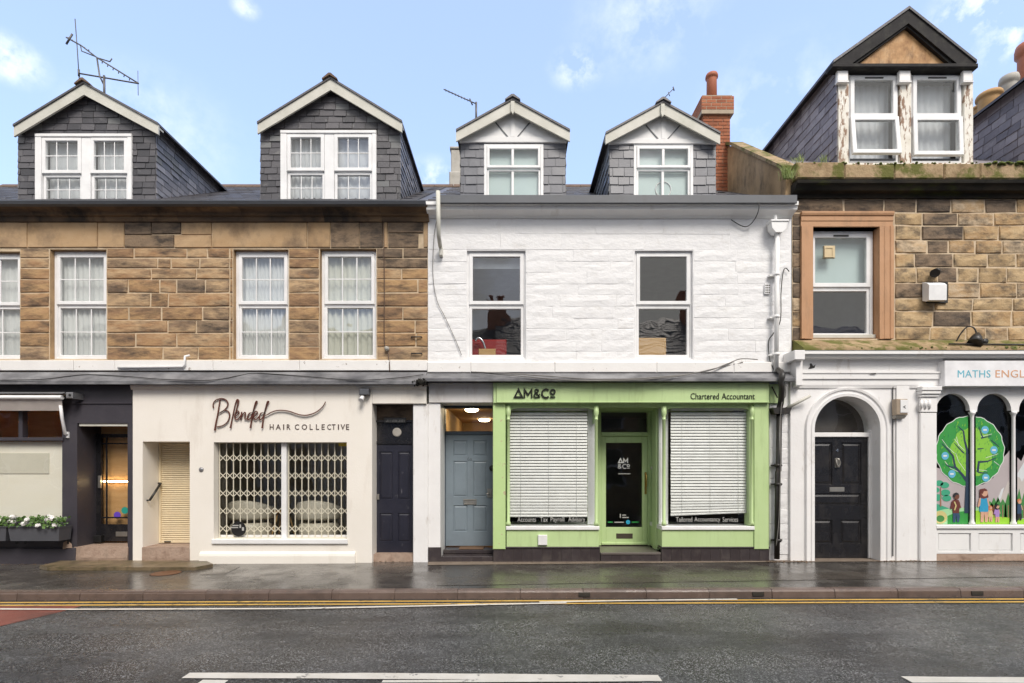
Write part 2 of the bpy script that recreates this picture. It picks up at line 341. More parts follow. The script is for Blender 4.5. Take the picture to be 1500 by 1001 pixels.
M['barge'] = surf('grey_white_bargeboard', [(.50,.49,.43),(.62,.61,.55)], .6, 3, dirt=(.34,.36,.27), damt=.4, dscale=4, dlo=.52, dhi=.75, bump=.002, bscale=40)
M['gable_white'] = surf('white_gable_board', [(.70,.70,.70),(.77,.77,.77)], .5, 2, dirt=(.5,.48,.42), damt=.3, dscale=2)
M['barge_black'] = surf('black_bargeboard', [(.014,.013,.014),(.028,.026,.026)], .75, 4, dirt=(.09,.09,.07), damt=.35, dscale=7, bump=.003, bscale=30, spec=.25)
M['black_stone'] = surf('sooty_cornice_stone', [(.008,.008,.007),(.022,.020,.017),(.05,.04,.028)], .9, 2, (.6,1,2), dirt=(.05,.06,.014), damt=.8, dscale=2.5, dstretch=(.6,1,2), dlo=.55, dhi=.68, bump=.008, bscale=25, spec=.2)
M['ply'] = surf('stained_orange_board', [(.27,.135,.05),(.46,.26,.11),(.56,.37,.2)], .7, 5, dirt=(.15,.075,.03), damt=.75, dscale=4, dstretch=(1.6,1,.7), dlo=.48, dhi=.68)
M['ridge'] = surf('brown_ridge_tile', [(.10,.065,.045),(.17,.11,.075)], .85, 8, bump=.006, bscale=40)
M['brick'] = surf('red_brick', [(.24,.075,.035),(.36,.12,.055),(.42,.16,.08)], .85, 9, rand=.7, dirt=(.10,.05,.03), damt=.4, dscale=6, bump=.004, bscale=60)
M['brick_mortar'] = surf('brick_mortar', [(.40,.33,.25)], .95, 9)
M['terracotta'] = surf('terracotta', [(.38,.115,.055),(.45,.15,.075)], .6, 4, dirt=(.2,.07,.04), damt=.35, dscale=4)
M['pot_buff'] = surf('buff_clay_pot', [(.42,.24,.09),(.52,.32,.14)], .65, 4, dirt=(.2,.12,.06), damt=.4, dscale=5)
M['pot_grey'] = surf('grey_clay_pot', [(.36,.34,.30),(.45,.43,.39)], .7, 4, dirt=(.18,.16,.13), damt=.4, dscale=5)
M['orange_stone'] = surf('terracotta_painted_stone', [(.45,.245,.125),(.53,.30,.165)], .65, 2, dirt=(.25,.15,.085), damt=.6, dscale=2.4, dstretch=(2,1,.6), dlo=.50, dhi=.74, bump=.004, bscale=30)
M['moss_stone'] = surf('mossy_stone', [(.14,.10,.055),(.27,.185,.10),(.40,.29,.17),(.30,.19,.11)], .92, 5, rand=.4, dirt=(.11,.115,.02), damt=.95, dscale=2.6, dlo=.45, dhi=.56, bump=.020, bscale=16)
M['moss'] = surf('moss', [(.04,.055,.012),(.10,.13,.02),(.17,.19,.03)], .95, 14, bump=.02, bscale=50)
M['black_cast'] = surf('black_cast_iron', [(.012,.011,.011),(.028,.026,.024)], .42, 6, dirt=(.09,.055,.03), damt=.3, dscale=8, bump=.002, bscale=40)
M['black_plastic'] = surf('black_plastic', [(.014,.014,.014)], .4)
M['alu'] = surf('grey_aluminium', [(.32,.32,.33)], .4, metal=.7)
M['aerial'] = surf('dull_aerial_metal', [(.10,.10,.11),(.16,.15,.14)], .5, 8, metal=.5)
M['brass'] = surf('brass', [(.55,.36,.11),(.62,.43,.16)], .32, 8, metal=.9)
M['steel'] = surf('dull_steel', [(.38,.36,.32),(.48,.46,.42)], .36, 6, metal=.8)
M['chrome'] = surf('chrome', [(.7,.7,.72)], .15, metal=1.0)
M['tile_dark'] = surf('dark_glazed_tile', [(.040,.032,.034),(.060,.050,.053)], .22, 4, rand=.6, dirt=(.15,.13,.11), damt=.3, dscale=4)
M['grout'] = surf('dark_grout', [(.09,.08,.075)], .9)
M['step_stone'] = surf('pinkish_step_stone', [(.23,.155,.115),(.36,.26,.20),(.44,.33,.26)], .8, 6, dirt=(.12,.085,.06), damt=.6, dscale=6, bump=.012, bscale=25)
M['mossy_slab'] = surf('wet_mossy_slab', [(.085,.065,.042),(.16,.12,.07),(.22,.165,.10)], .36, 3, dirt=(.06,.058,.022), damt=.75, dscale=4, dlo=.5, dhi=.62, bump=.008, bscale=30)
M['letter_brown'] = surf('brown_acrylic', [(.115,.035,.022)], .35)
M['letter_dark'] = surf('dark_brown_vinyl', [(.075,.045,.038)], .45)
M['letter_black'] = surf('black_acrylic', [(.010,.012,.008)], .35)
M['white_vinyl'] = surf('white_vinyl', [(.80,.80,.80)], .5)
M['grey_vinyl'] = surf('grey_lettering', [(.42,.42,.40)], .5)
M['board_white'] = surf('white_sign_board', [(.82,.82,.84)], .35)
M['teal_vinyl'] = surf('blue_teal_vinyl', [(.13,.46,.58)], .5); M['orange_vinyl'] = surf('dusty_orange_vinyl', [(.66,.36,.21)], .5)
M['blind'] = surf('white_blind_slat', [(.69,.685,.675)], .4); M['blind_cord'] = surf('blind_cord', [(.6,.6,.58)], .8)
M['net'] = cloth('net_curtain', (.86,.87,.86), .25); M['net_cream'] = cloth('cream_vertical_blind', (.80,.80,.70), .25); M['net_grey'] = cloth('grey_net_curtain', (.80,.82,.86), .25)
M['frost'] = surf('frosted_aqua_film', [(.46,.58,.58),(.53,.64,.64)], .35, 1.2); M['frost_cream'] = surf('frosted_cream_film', [(.85,.79,.67),(.89,.84,.74)], .4, 1.3, (1,1,3))
M['glass'] = glass('window_glass', 2.15); M['glass_old'] = glass('shop_glass', 1.6, wav=.006)
M['glass_dark'] = glass('tinted_glass', 1.6, (.5,.5,.5))
M['room_dark'] = surf('dark_room', [(.05,.047,.045)], .9); M['room_mid'] = surf('dim_room', [(.34,.335,.33)], .9); M['room_white'] = surf('white_room', [(.62,.60,.57)], .9)
M['room_wood'] = surf('warm_wood_interior', [(.50,.27,.10),(.62,.36,.16)], .6, 3, (1,1,4)); M['room_tan'] = surf('tan_hall_paint', [(.50,.33,.15)], .8)
M['fabric_grey'] = surf('awning_canvas', [(.44,.40,.37),(.50,.46,.43)], .85, 4, dirt=(.28,.25,.23), damt=.3, dscale=3)
M['planter'] = surf('grey_planter', [(.085,.088,.10)], .5); M['leaf'] = surf('geranium_leaf', [(.035,.085,.018),(.085,.17,.03),(.14,.24,.05)], .5, 20, rand=.2)
M['petal'] = surf('white_petal', [(.82,.80,.78)], .6); M['grass'] = surf('weed_grass', [(.09,.14,.02),(.22,.28,.05)], .6, 12)
M['red_soft'] = surf('red_upholstery', [(.30,.02,.018)], .7); M['wood'] = surf('pale_wood', [(.46,.27,.10),(.55,.34,.14)], .5, 3, (1,1,8)); M['leather'] = surf('cream_leather', [(.62,.57,.47)], .42)
M['kerb'] = surf('wet_kerb_stone', [(.085,.062,.052),(.13,.092,.075),(.165,.12,.10)], .34, 7, rand=.5, dirt=(.05,.04,.034), damt=.5, dscale=5, bump=.003, bscale=60, rvar=.12)
M['pave'] = surf('wet_pavement_asphalt', [(.050,.044,.039),(.078,.070,.062),(.10,.090,.080)], .21, 1.1, bump=.0014, bscale=90, rvar=.13, dirt=(.034,.029,.024), damt=.65, dscale=1.0, dstretch=(.7,1.6,1), dlo=.47, dhi=.61, spec=.5)
M['patch'] = surf('patched_asphalt', [(.062,.053,.045),(.085,.073,.061)], .25, 2, bump=.0014, bscale=90, rvar=.1)
M['road'] = surf('wet_road_asphalt', [(.0175,.0178,.0185),(.033,.0332,.034),(.048,.048,.049)], .25, .8, bump=.006, bscale=95, rvar=.13, fleck=(.43,.43,.42), fscale=115, famt=.85, dirt=(.014,.0132,.013), damt=.65, dscale=.7, dstretch=(.5,1.6,1), dlo=.46, dhi=.60, spec=.5)
M['channel'] = surf('wet_channel_asphalt', [(.03,.028,.026),(.045,.042,.038)], .2, 3, bump=.002, bscale=80, rvar=.08)
M['red_road'] = surf('red_surfacing', [(.17,.045,.03),(.24,.07,.048)], .45, 2, dirt=(.06,.035,.03), damt=.6, dscale=3, bump=.004, bscale=80, fleck=(.35,.2,.16), fscale=85, famt=.5)
M['yellow'] = surf('yellow_road_paint', [(.55,.32,.055),(.66,.42,.10)], .45, 4, dirt=(.10,.075,.04), damt=.8, dscale=7, dlo=.56, dhi=.66, bump=.003, bscale=70)
M['road_white'] = surf('white_road_paint', [(.62,.58,.50),(.74,.70,.62)], .45, 4, dirt=(.10,.095,.09), damt=.85, dscale=6, dlo=.60, dhi=.66, bump=.003, bscale=70)
M['soil'] = surf('ground_soil', [(.09,.08,.06)], .9)

# ------------------------------------------------------------------ ground, road, pavement
TILT = .0035
def gz(x): return TILT * x
def sheet(name, pts, z, mat, nseg=1, **props):
    mb = MB(); mb.face([(x, y, z + gz(x)) for x, y in pts]); return mb.build(name, mat, None, None, **props)
XL, XR = -60, 60
KY, RZ = -2.15, -.10
sheet('ground', [(-500,-500),(500,-500),(500,500),(-500,500)], -2.6, M['soil'], kind='structure')
sheet('pavement', [(XL,KY+.12),(XR,KY+.12),(XR,1.5),(XL,1.5)], 0, M['pave'], kind='structure')
sheet('road', [(XL,-7.3),(XR,-7.3),(XR,KY-.18),(XL,KY-.18)], RZ, M['road'], kind='structure')
sheet('gutter_channel', [(XL,KY-.2),(XR,KY-.2),(XR,KY+.02),(XL,KY+.02)], RZ-.006, M['channel'], kind='structure')
kerb = MB(); kerb.box(XL, XR, KY+.02, KY+.13, -.3, -.02); kerb = kerb.build('kerb', M['kerb'], kind='structure')
k0 = .824
for i in range(-16, 17):
    a = -9.0 + (i+8)*k0 + .05; b = a + k0 - .008; mb = MB(); j = rnd.uniform(-.002, .003)
    c = [(a,KY+j,RZ-.05),(b,KY+j,RZ-.05),(b,KY+.006+j,-.022),(a,KY+.006+j,-.022)]
    prof = [(KY+j,-.16),(KY+.012+j,-.03),(KY+.022+j,-.009),(KY+.04+j,.003),(KY+.125,.004),(KY+.125,-.16)]
    mb.extrude([(a, y, z + gz(a)) for y, z in prof], (b-a, 0, gz(b)-gz(a))); mb.build('kerbstone', M['kerb'], kerb)
for px in (856, 1111, 1432):
    x = (px-CX)*(CAM_D+KY)/FPX; mb = MB(); mb.box(x-.075, x+.075, KY-.003, KY+.02, -.085+gz(x), -.03+gz(x)); mb.build('drain_slot', M['channel'], kerb)
# far kerb and pavement behind the camera
sheet('opposite_pavement', [(XL,-14),(XR,-14),(XR,-7.3),(XL,-7.3)], 0, M['pave'], kind='structure')
mb = MB(); mb.box(XL, XR, -7.42, -7.302, -.3, .004); mb.build('opposite_kerb', M['kerb'], kind='structure')
# painted lines: sheets with their own slight waver, each 4 mm above what lies below
def line(name, pts, wd, z, mat, seg=.35):
    """pts [(x, y)] centre line, wd width"""
    P = []
    for (ax, ay), (bx, by) in zip(pts, pts[1:]):
        n = max(1, int(abs(bx-ax)/seg)); P += [(ax+(bx-ax)*i/n, ay+(by-ay)*i/n) for i in range(n)]
    P.append(pts[-1]); mb = MB(); vs = []
    for x, y in P:
        q = wd/2 * (1 + rnd.uniform(-.1, .1)); vs += [(x, y-q, z+gz(x)), (x, y+q, z+gz(x))]
    mb.add(vs, [(2*i, 2*i+2, 2*i+3, 2*i+1) for i in range(len(P)-1)]); return mb.build(name, mat, kind='structure')
def G(px, py):                                   # point on the road surface seen at a pixel (solved once, slope included)
    d = FPX * (CAM_H - RZ) / (py - HY); x = (px - CX) * d / FPX
    d = FPX * (CAM_H - RZ - gz(x)) / (py - HY); return ((px - CX) * d / FPX, d - CAM_D)
sheet('red_surfacing', [G(-700,887.5), G(122,887.5), G(100,894), G(60,904), G(0,918), G(-300,952), G(-700,975)], RZ+.004, M['red_road'], kind='structure')
line('yellow_line', [(-14,-2.31),(14,-2.31)], .055, RZ+.008, M['yellow'])
line('yellow_line', [(-14,-2.445),(14,-2.445)], .055, RZ+.008, M['yellow'])
line('bay_line', [G(-150,893), G(110,894), G(430,893), G(600,889.5), G(740,886.4), G(830,884.6)], .055, RZ+.012, M['road_white'])
line('bay_line', [G(790,883.4), G(930,881), G(1080,879.2)], .05, RZ+.012, M['road_white'])
line('centre_line', [G(272,990.5), G(600,991.5), G(967,994.5)], .115, RZ+.006, M['road_white'])
line('centre_line', [G(292,1000.5), G(330,1001)], .10, RZ+.006, M['road_white'])
line('centre_line', [G(560,1000), G(940,998.2)], .05, RZ+.010, M['road_white'])
line('centre_line', [G(1328,996.5), G(1800,999)], .115, RZ+.006, M['road_white'])
# pavement patches, cracks and covers
def PV(px, py):
    d = FPX * CAM_H / (py - HY); return ((px - CX) * d / FPX, d - CAM_D)
sheet('pavement_patch', [PV(292,841), PV(327,841), PV(352,829), PV(320,828)], .004, M['patch'], kind='structure')
sheet('pavement_patch', [PV(640,846), PV(1500,838), PV(1500,848), PV(640,858)], .004, M['patch'], kind='structure')
sheet('wall_foot_screed', [PV(627,828), PV(1180,825), PV(1500,825), PV(1500,820), PV(627,820)], .006, surf('screed', [(.16,.125,.095),(.24,.19,.15)], .6, 5, dirt=(.08,.065,.05), damt=.5, dscale=3, bump=.004, bscale=40), kind='structure')
mb = MB(); s0 = [PV(58,832), PV(90,824), PV(300,823), PV(312,829), PV(285,834), PV(70,834)]
mb.extrude([(x, y+rnd.uniform(-.012,.012), -.02) for x, y in s0], (0, 0, .052)); o = mb.build('mossy_ramp', M['mossy_slab'], label='low mossy stone slab on the pavement in front of the cream roller shutter', category='stone slab')
x, y = PV(243, 838.5); mb = MB()
mb.lathe([(.0,0),(.20,.0),(.21,.004),(.19,.006),(0,.007)], (x, y, .003+gz(x)), 20); mb.build('cover', surf('rusty_cover', [(.10,.04,.02),(.15,.065,.03)], .4, 10), label='small round rusty access cover in the wet pavement', category='cover')

# ------------------------------------------------------------------ building helpers
def stone(parent, x0, x1, z0, z1, y, mat, ch=.012, dep=.022, amp=.006, name='stone', jit=.004):
    w, h = x1-x0, z1-z0
    if w < .02 or h < .02: return
    nx = max(2, min(4, int(w/.12))); nz = 2; r = rnd.uniform
    fr, ou = {}, {}
    cj = [(r(-jit,jit), r(-jit,jit)) for _ in range(4)]; pr = r(-.004, .004)
    def warp(u, v):
        a = [(1-u)*(1-v), u*(1-v), u*v, (1-u)*v]
        return sum(a[k]*cj[k][0] for k in range(4)), sum(a[k]*cj[k][1] for k in range(4))
    vs = []; idx = {}
    for i in range(nx+1):
        for j in range(nz+1):
            u, v = i/nx, j/nz; dx, dz = warp(u, v); e = i in (0, nx) or j in (0, nz)
            idx[i, j] = len(vs); vs.append((x0+ch+(w-2*ch)*u+dx, y + pr + r(-amp, amp*.4) + (.003 if e else -amp*.5), z0+ch+(h-2*ch)*v+dz))
    rim = [(i, 0) for i in range(nx)] + [(nx, j) for j in range(nz)] + [(i, nz) for i in range(nx, 0, -1)] + [(0, j) for j in range(nz, 0, -1)]
    oi = []
    for i, j in rim:
        dx, dz = warp(i/nx, j/nz); oi.append(len(vs)); vs.append((x0+w*i/nx+dx*.5, y+dep, z0+h*j/nz+dz*.5))
    fs = [(idx[i,j], idx[i+1,j], idx[i+1,j+1], idx[i,j+1]) for i in range(nx) for j in range(nz)]
    for k in range(len(rim)):
        k2 = (k+1) % len(rim); fs.append((oi[k], oi[k2], idx[rim[k2]], idx[rim[k]]))
    mb = MB(); mb.add(vs, fs, 0)
    return mb.build(name, mat, parent)
def slate_field(parent, poly, holes, fmap, rowh, wid, mats, gap=.009, lift=.015, v0=None, slope=0.0, name='slate'):
    """slates laid in courses over a convex polygon of (u, v); fmap(u, v, d) gives the point d proud of the surface"""
    us = [p[0] for p in poly]; vsx = [p[1] for p in poly]; v = min(vsx) if v0 is None else v0; row = 0
    while v < max(vsx) - .01:
        segs = [(min(us)-.3, max(us)+.3)]
        for a, b, c, d in holes:
            if c < v + rowh*.5 < d:
                segs = [s for (p, q) in segs for s in ((p, min(q, a)), (max(p, b), q)) if s[1] - s[0] > .01]
        off = (row % 2) * wid/2 + rnd.uniform(-.03, .03); u = min(us) - off - .3
        while u < max(us):
            ww = wid * rnd.uniform(.86, 1.14)
            for p, q in segs:
                a, b = max(u, p), min(u + ww - gap, q)
                if b - a < .02: continue
                e = rnd.uniform(-.006, .006); t = v + rowh + .006
                pl = [(a, v+e), (b, v+e+rnd.uniform(-.005,.005)), (b, t), (a, t)]
                for i in range(len(poly)): pl = clip_poly(pl, (poly[i], poly[(i+1) % len(poly)])) if len(pl) > 2 else []
                if len(pl) < 3 or area(pl) < .0012: continue
                mb = MB(); lf = lift + rnd.uniform(-.006, .007)
                top = [fmap(x, z, .004 + (lf-.004)*max(0, min(1, 1-(z-v)/rowh))) for x, z in pl]; bot = [fmap(x, z, -.001) for x, z in pl]; n = len(pl)
                mb.add(top + bot, [tuple(range(n))] + [(i, n+i, n+(i+1)%n, (i+1)%n) for i in range(n)])
                mb.build(name, mats[0] if rnd.random() < .93 or len(mats) < 2 else mats[1], parent)
            u += ww
        v += rowh; row += 1
def room(parent, x0, x1, y0, y1, z0, z1, mat, name='room_lining'):
    mb = MB(); mb.face([(x0,y1,z0),(x1,y1,z0),(x1,y1,z1),(x0,y1,z1)]); mb.face([(x0,y0,z0),(x0,y1,z0),(x0,y1,z1),(x0,y0,z1)]); mb.face([(x1,y0,z0),(x1,y0,z1),(x1,y1,z1),(x1,y1,z0)])
    mb.face([(x0,y0,z1),(x0,y1,z1),(x1,y1,z1),(x1,y0,z1)]); mb.face([(x0,y0,z0),(x1,y0,z0),(x1,y1,z0),(x0,y1,z0)])
    return mb.build(name, mat, parent)
def sash_window(parent, x0, y0, x1, y1, ys, Y, grid=None, fo=.05, fu=.062, fl=.042, lower_grid=None, name='sash_window', frame=None, gl=None, outer=True, tilt=0, vent=False):
    """two-light window measured at plane Y; the upper light stands proud of the lower one"""
    fm = frame or M['upvc']; gm = gl or M['glass']
    a, b, c, d, s = X(x0,Y), X(x1,Y), Z(y1,Y), Z(y0,Y), Z(ys,Y)
    if outer:
        mb = MB(); mb.ring(a, b, c, d, fo, Y, Y+.1, 0, .007); mb.box(a+fo+.001, b-fo-.001, Y+.012, Y+.09, s-.02, s+.02); win = mb.build(name, fm, parent)
    else: win = part(name, ((a+b)/2, Y, c), parent); fo = 0
    def light(p, q, r, t, y, f, g, til=0):
        mb = MB(); mb.ring(p, q, r, t, f, y, y+.05, 0, .008)
        if vent and til <= 0 and r > s - .05: mb.box((p+q)/2-.13, (p+q)/2+.13, y-.012, y+.001, t-f*.72, t-f*.35, 1)
        so_ = mb.build('sash', [fm, M['black_plastic']], win, origin=((p+q)/2, y, t))
        mb = MB(); mb.box(p+f-.006, q-f+.006, y+.028, y+.036, r+f-.006, t-f+.006); po = mb.build('pane', gm, win, origin=((p+q)/2, y, t))
        if til: so_.rotation_euler.x = til; po.rotation_euler.x = til
        if g:
            mb = MB(); n, m_ = g; pw = q-p-2*f; ph = t-r-2*f
            for i in range(1, n): xx = p+f+pw*i/n; mb.box(xx-.009, xx+.009, y+.016, y+.026, r+f, t-f)
            for i in range(n):
                for j in range(1, m_): zz = r+f+ph*j/m_; mb.box(p+f+pw*i/n+(.0095 if i else 0), p+f+pw*(i+1)/n-(.0095 if i < n-1 else 0), y+.016, y+.026, zz-.008, zz+.008)
            mb.build('glazing_grid', fm, win)
    light(a+fo, b-fo, s+.004, d-fo, Y-.014, fu, grid)
    light(a+fo, b-fo, c+fo, s-.012, Y+.016 if not tilt else Y-.03, fl if not tilt else fu, lower_grid or grid, tilt)
    return win
def curtain(x0, x1, z0, z1, y, mat, label, folds=9, amp=.02, group=None, name='net_curtain', cat='curtain'):
    mb = MB(); n = folds*6; vs = []
    ph = rnd.uniform(0, 6)
    for i in range(n+1):
        t = i/n; xx = x0+(x1-x0)*t; q = 2*pi*folds*t
        for k, zz in enumerate((z0, (z0+z1)/2, z1)):
            yy = y + amp*(sin(q+ph+.5*sin(5*t+k*.4)) + .35*sin(2.3*q+1.7*ph)) * (1.1-.25*k); vs.append((xx+.006*sin(q*1.3+k), yy, zz))
    fs = []
    for i in range(n):
        for k in range(2): fs.append((i*3+k, i*3+3+k, i*3+4+k, i*3+k+1))
    mb.add(vs, fs, 0, True); p = dict(label=label, category=cat)
    if group: p['group'] = group
    return mb.build(name, mat, None, None, **p)
def panel_door(parent, x0, x1, z0, z1, y, panels, mat, dep=.014, slope=.018, field=.022, name='door', thick=.05):
    """panels: (x0, x1, z0, z1) recessed into the leaf, each with a raised field as a sub-part"""
    mb = MB(); xs = sorted({x0, x1, *[p[0] for p in panels], *[p[1] for p in panels]}); zs = sorted({z0, z1, *[p[2] for p in panels], *[p[3] for p in panels]})
    for i in range(len(xs)-1):
        for j in range(len(zs)-1):
            cx, cz = (xs[i]+xs[i+1])/2, (zs[j]+zs[j+1])/2
            if any(p[0] < cx < p[1] and p[2] < cz < p[3] for p in panels): continue
            mb.face([(xs[i],y,zs[j]),(xs[i+1],y,zs[j]),(xs[i+1],y,zs[j+1]),(xs[i],y,zs[j+1])])
    for a, b, c, d in panels:
        s = slope; o = [(a,y,c),(b,y,c),(b,y,d),(a,y,d)]; q = [(a+s*.4,y+dep,c+s*.4),(b-s*.4,y+dep,c+s*.4),(b-s*.4,y+dep,d-s*.4),(a+s*.4,y+dep,d-s*.4)]
        for k in range(4): mb.face([o[k], o[(k+1)%4], q[(k+1)%4], q[k]])
        mb.face(q)
    mb.box(x0, x1, y+dep+.004, y+thick, z0, z1)
    for a, b in (((x0,z0),(x0,z1)), ((x1,z1),(x1,z0)), ((x0,z1),(x1,z1)), ((x1,z0),(x0,z0))):
        mb.face([(a[0],y,a[1]),(b[0],y,b[1]),(b[0],y+dep+.004,b[1]),(a[0],y+dep+.004,a[1])])
    leaf = mb.build(name, mat, parent)
    for a, b, c, d in panels:
        mb = MB(); s = slope*.9; f = field
        L = [[(a+s,c+s,dep-.0005),(b-s,c+s,dep-.0005),(b-s,d-s,dep-.0005),(a+s,d-s,dep-.0005)], [(a+s+f,c+s+f,dep*.35),(b-s-f,c+s+f,dep*.35),(b-s-f,d-s-f,dep*.35),(a+s+f,d-s-f,dep*.35)]]
        vs = [(p[0], y+p[2], p[1]) for l_ in L for p in l_]
        mb.add(vs, [(4,5,6,7)] + [(k, (k+1)%4, 4+(k+1)%4, 4+k) for k in range(4)]); mb.build('panel', mat, leaf)
    return leaf
def gable_dormer(parent, xl, xr, ye, yb, ax, ay, Y, roofz, barge, th, holes_px, slates, style, mats, rowh, wid, oh=.13, cheek='both'):
    """xl, xr wall edges, ye eaves, yb foot, (ax, ay) apex in pixels at plane Y; barge (x0, y0, x1, y1) lower outer ends; roofz = (z at y 0, slope) of the main roof"""
    z0, k = roofz; a, b, ze, zb, xm, zm = X(xl,Y), X(xr,Y), Z(ye,Y), Z(yb,Y), X(ax,Y), Z(ay,Y)
    Yb = (ze - z0)/k; Yr = (zm - z0)/k
    hs = [(X(h[0],Y), X(h[2],Y), Z(h[3],Y), Z(h[1],Y)) for h in holes_px]
    mb = MB(); cells_wall(mb, a, b, zb, ze, hs, Y, .12)
    mb.face([(a,Y,ze),(b,Y,ze),(xm,Y,zm)])
    for x in (a, b): mb.face([(x,Y,zb),(x,Y,ze),(x,Yb,ze),(x,Y,z0+k*Y-.1)] if zb < z0+k*Y else [(x,Y,zb),(x,Y,ze),(x,Yb,ze)])
    # dark box behind the window
    mb.face([(a+.02,Y+.7,zb),(b-.02,Y+.7,zb),(b-.02,Y+.7,ze),(a+.02,Y+.7,ze)], 1); mb.face([(a+.02,Y+.05,ze-.02),(a+.02,Y+.7,ze-.02),(b-.02,Y+.7,ze-.02),(b-.02,Y+.05,ze-.02)], 1)
    d = mb.build('dormer', [mats['core'], M['room_mid']], parent)
    # roof slopes
    bx0, by0, bx1, by1 = barge; e0 = (X(bx0,Y-oh), Z(by0,Y-oh)); e1 = (X(bx1,Y-oh), Z(by1,Y-oh)); top = (X(ax,Y-oh), Z(ay,Y-oh))
    for (ex, ez) in (e0, e1):
        mb = MB(); Ye = (ez-z0)/k + .1; pts = [(ex,Y-oh-.02,ez),(top[0],Y-oh-.02,top[1]),(top[0],(top[1]-z0)/k+.1,top[1]),(ex,Ye,ez)]
        mb.extrude(pts, (0,0,.035)); mb.build('dormer_roof', mats['roof'], d)
        mb = MB(); q = [(ex,ez),(top[0],top[1]),(top[0],top[1]-th*1.12),(ex,ez-th)]
        mb.extrude([(x,Y-oh,z-.002) for x, z in q], (0,.03,0)); mb.build('barge_board', mats['barge'], d)
        mb = MB(); q = [(ex,ez-.03),(top[0],top[1]-.03),(top[0],top[1]-.06),(ex,ez-.06)]     # soffit
        mb.extrude([(x,Y-oh+.031,z) for x, z in q], (0,oh-.03,0)); mb.build('soffit', mats['soffit'], d)
    # ridge tiles
    yy = Y-oh-.05; yend = (top[1]-z0)/k
    while yy < yend:
        mb = MB(); L = min(.42, yend-yy+.1); hw = .13; dz = hw*abs(top[1]-e0[1])/abs(top[0]-e0[0])
        pr = [(-hw,-dz+.05),(-.02,.062),(.02,.062),(hw,-dz+.05),(hw,-dz+.03),(0,.028),(-hw,-dz+.03)]
        mb.extrude([(top[0]+x, yy, top[1]+z+.012) for x, z in pr], (0, L-.006, 0)); mb.build('ridge_tile', mats['ridge'], d); yy += .42
    if slates:
        fr = [(a,zb),(b,zb),(b,ze),(xm,zm-.02),(a,ze)] if style == 'slate' else [(a,zb),(b,zb),(b,ze),(a,ze)]
        hz = [(h[0]-.002, h[1]+.002, h[2]-.1, h[3]+.002) for h in hs]
        slate_field(d, fr, hz, lambda u, v, e: (u, Y-e, v), rowh, wid, slates)
        for side, x, sg in (('left', a, -1), ('right', b, 1)):
            if cheek in ('both', side):
                zf = max(zb, z0+k*Y); poly = [(Y,zf),(Yb,ze),(Y,ze)]
                slate_field(d, poly, [], lambda u, v, e, x=x, sg=sg: (x+sg*e, u, v), rowh, wid, mats.get('cheek', slates))
    return d, (a, b, ze, zb, xm, zm, Yb)
def main_roof(parent, x0, x1, z0, k, y0, yr, mat, name='roof', rows=16, sw=.3):
    """front slope with courses of slates (too small in the picture to pick apart) and a plain back slope"""
    mb = MB(); zr = z0+k*yr
    mb.extrude([(x0,y0,z0+k*y0),(x0,yr,zr),(x0,yr+yr-y0,z0+k*y0),(x0,yr+yr-y0,z0+k*y0-.12),(x0,yr,zr-.12),(x0,y0,z0+k*y0-.12)], (x1-x0,0,0))
    r = mb.build(name, mat, parent)
    mb = MB(); n = int((x1-x0)/sw)
    for j in range(rows):
        ya, yb_ = y0+(yr-y0)*j/rows, y0+(yr-y0)*(j+1)/rows
        for i in range(n):
            xa = x0+sw*(i+(j%2)*.5*(i<n-1)); xb = min(xa+sw-.006, x1); e = rnd.uniform(.012,.022)
            mb.face([(xa,ya,z0+k*ya+e),(xb,ya,z0+k*ya+e),(xb,yb_,z0+k*yb_+.006),(xa,yb_,z0+k*yb_+.006)]); mb.face([(xa,ya,z0+k*ya),(xb,ya,z0+k*ya),(xb,ya,z0+k*ya+e),(xa,ya,z0+k*ya+e)])
    mb.build('roof_slate', mat, r, kind='stuff')
    mb = MB(); x = x0
    while x < x1-.1:
        L = min(.45, x1-x); mb = MB(); mb.extrude([(x, yr+a, zr+b) for a, b in ((-.15,-.06),(-.02,.06),(.02,.06),(.15,-.06),(.15,-.08),(-.15,-.08))], (L-.008,0,0)); mb.build('ridge_tile', M['ridge'], r); x += .45
    return r
def pot(mb, x, y, z, r, h, m=0, n=16):
    mb.lathe([(r*.9,0),(r*.86,h*.82),(r*.9,h*.86),(r*1.08,h*.88),(r*1.08,h*.95),(r*.98,h),(r*.8,h),(r*.8,h*.6)], (x, y, z), n, m)
def behind(a, b, c, d, y):
    """pixels, at depth y, of the rectangle that is seen at (a, b, c, d) in the wall plane"""
    q = CAM_D/(CAM_D+y); return CX+(a-CX)*q, HY-(HY-b)*q, CX+(c-CX)*q, HY-(HY-d)*q
ROOF = (6.22, .6)

# ================================================================== sandstone house on the left
LX0, LX1 = X(-330), X(627)
left = thing('stone_house', 'brown sandstone terraced house with two dark slate-hung dormers, above the charcoal and cream shopfronts', 'house', (X(300), 3, 0))
WL = [(-70,368,28,526), (72,365,155,526), (341,365,422,526), (468,364,551,526)]       # window openings, pixels
cols_z = [363,378,393,409,429,449.5,469,488,508,527]
holes = [(X(a), X(c), Z(d), Z(b)) for a, b, c, d in WL]
mb = MB(); cells_wall(mb, LX0, LX1, Z(566), Z(318), holes, .016, .16, 0, 1); mb.build('wall', [M['mortar'], M['stone_dressed']], left)
courses = [(155,[195.5,273,303,336]),(155,[230,250,292,336]),(155,[221,287,336]),(155,[187,233,258,300,336]),(155,[220,246,336]),(155,[188,236,296,336]),(155,[245,287,336]),(155,[198,258,336]),(155,[238,290,336])]
right_c = [[590,627],[627],[588,627],[612,627],[627],[590,627],[608,627],[609,627],[627]]
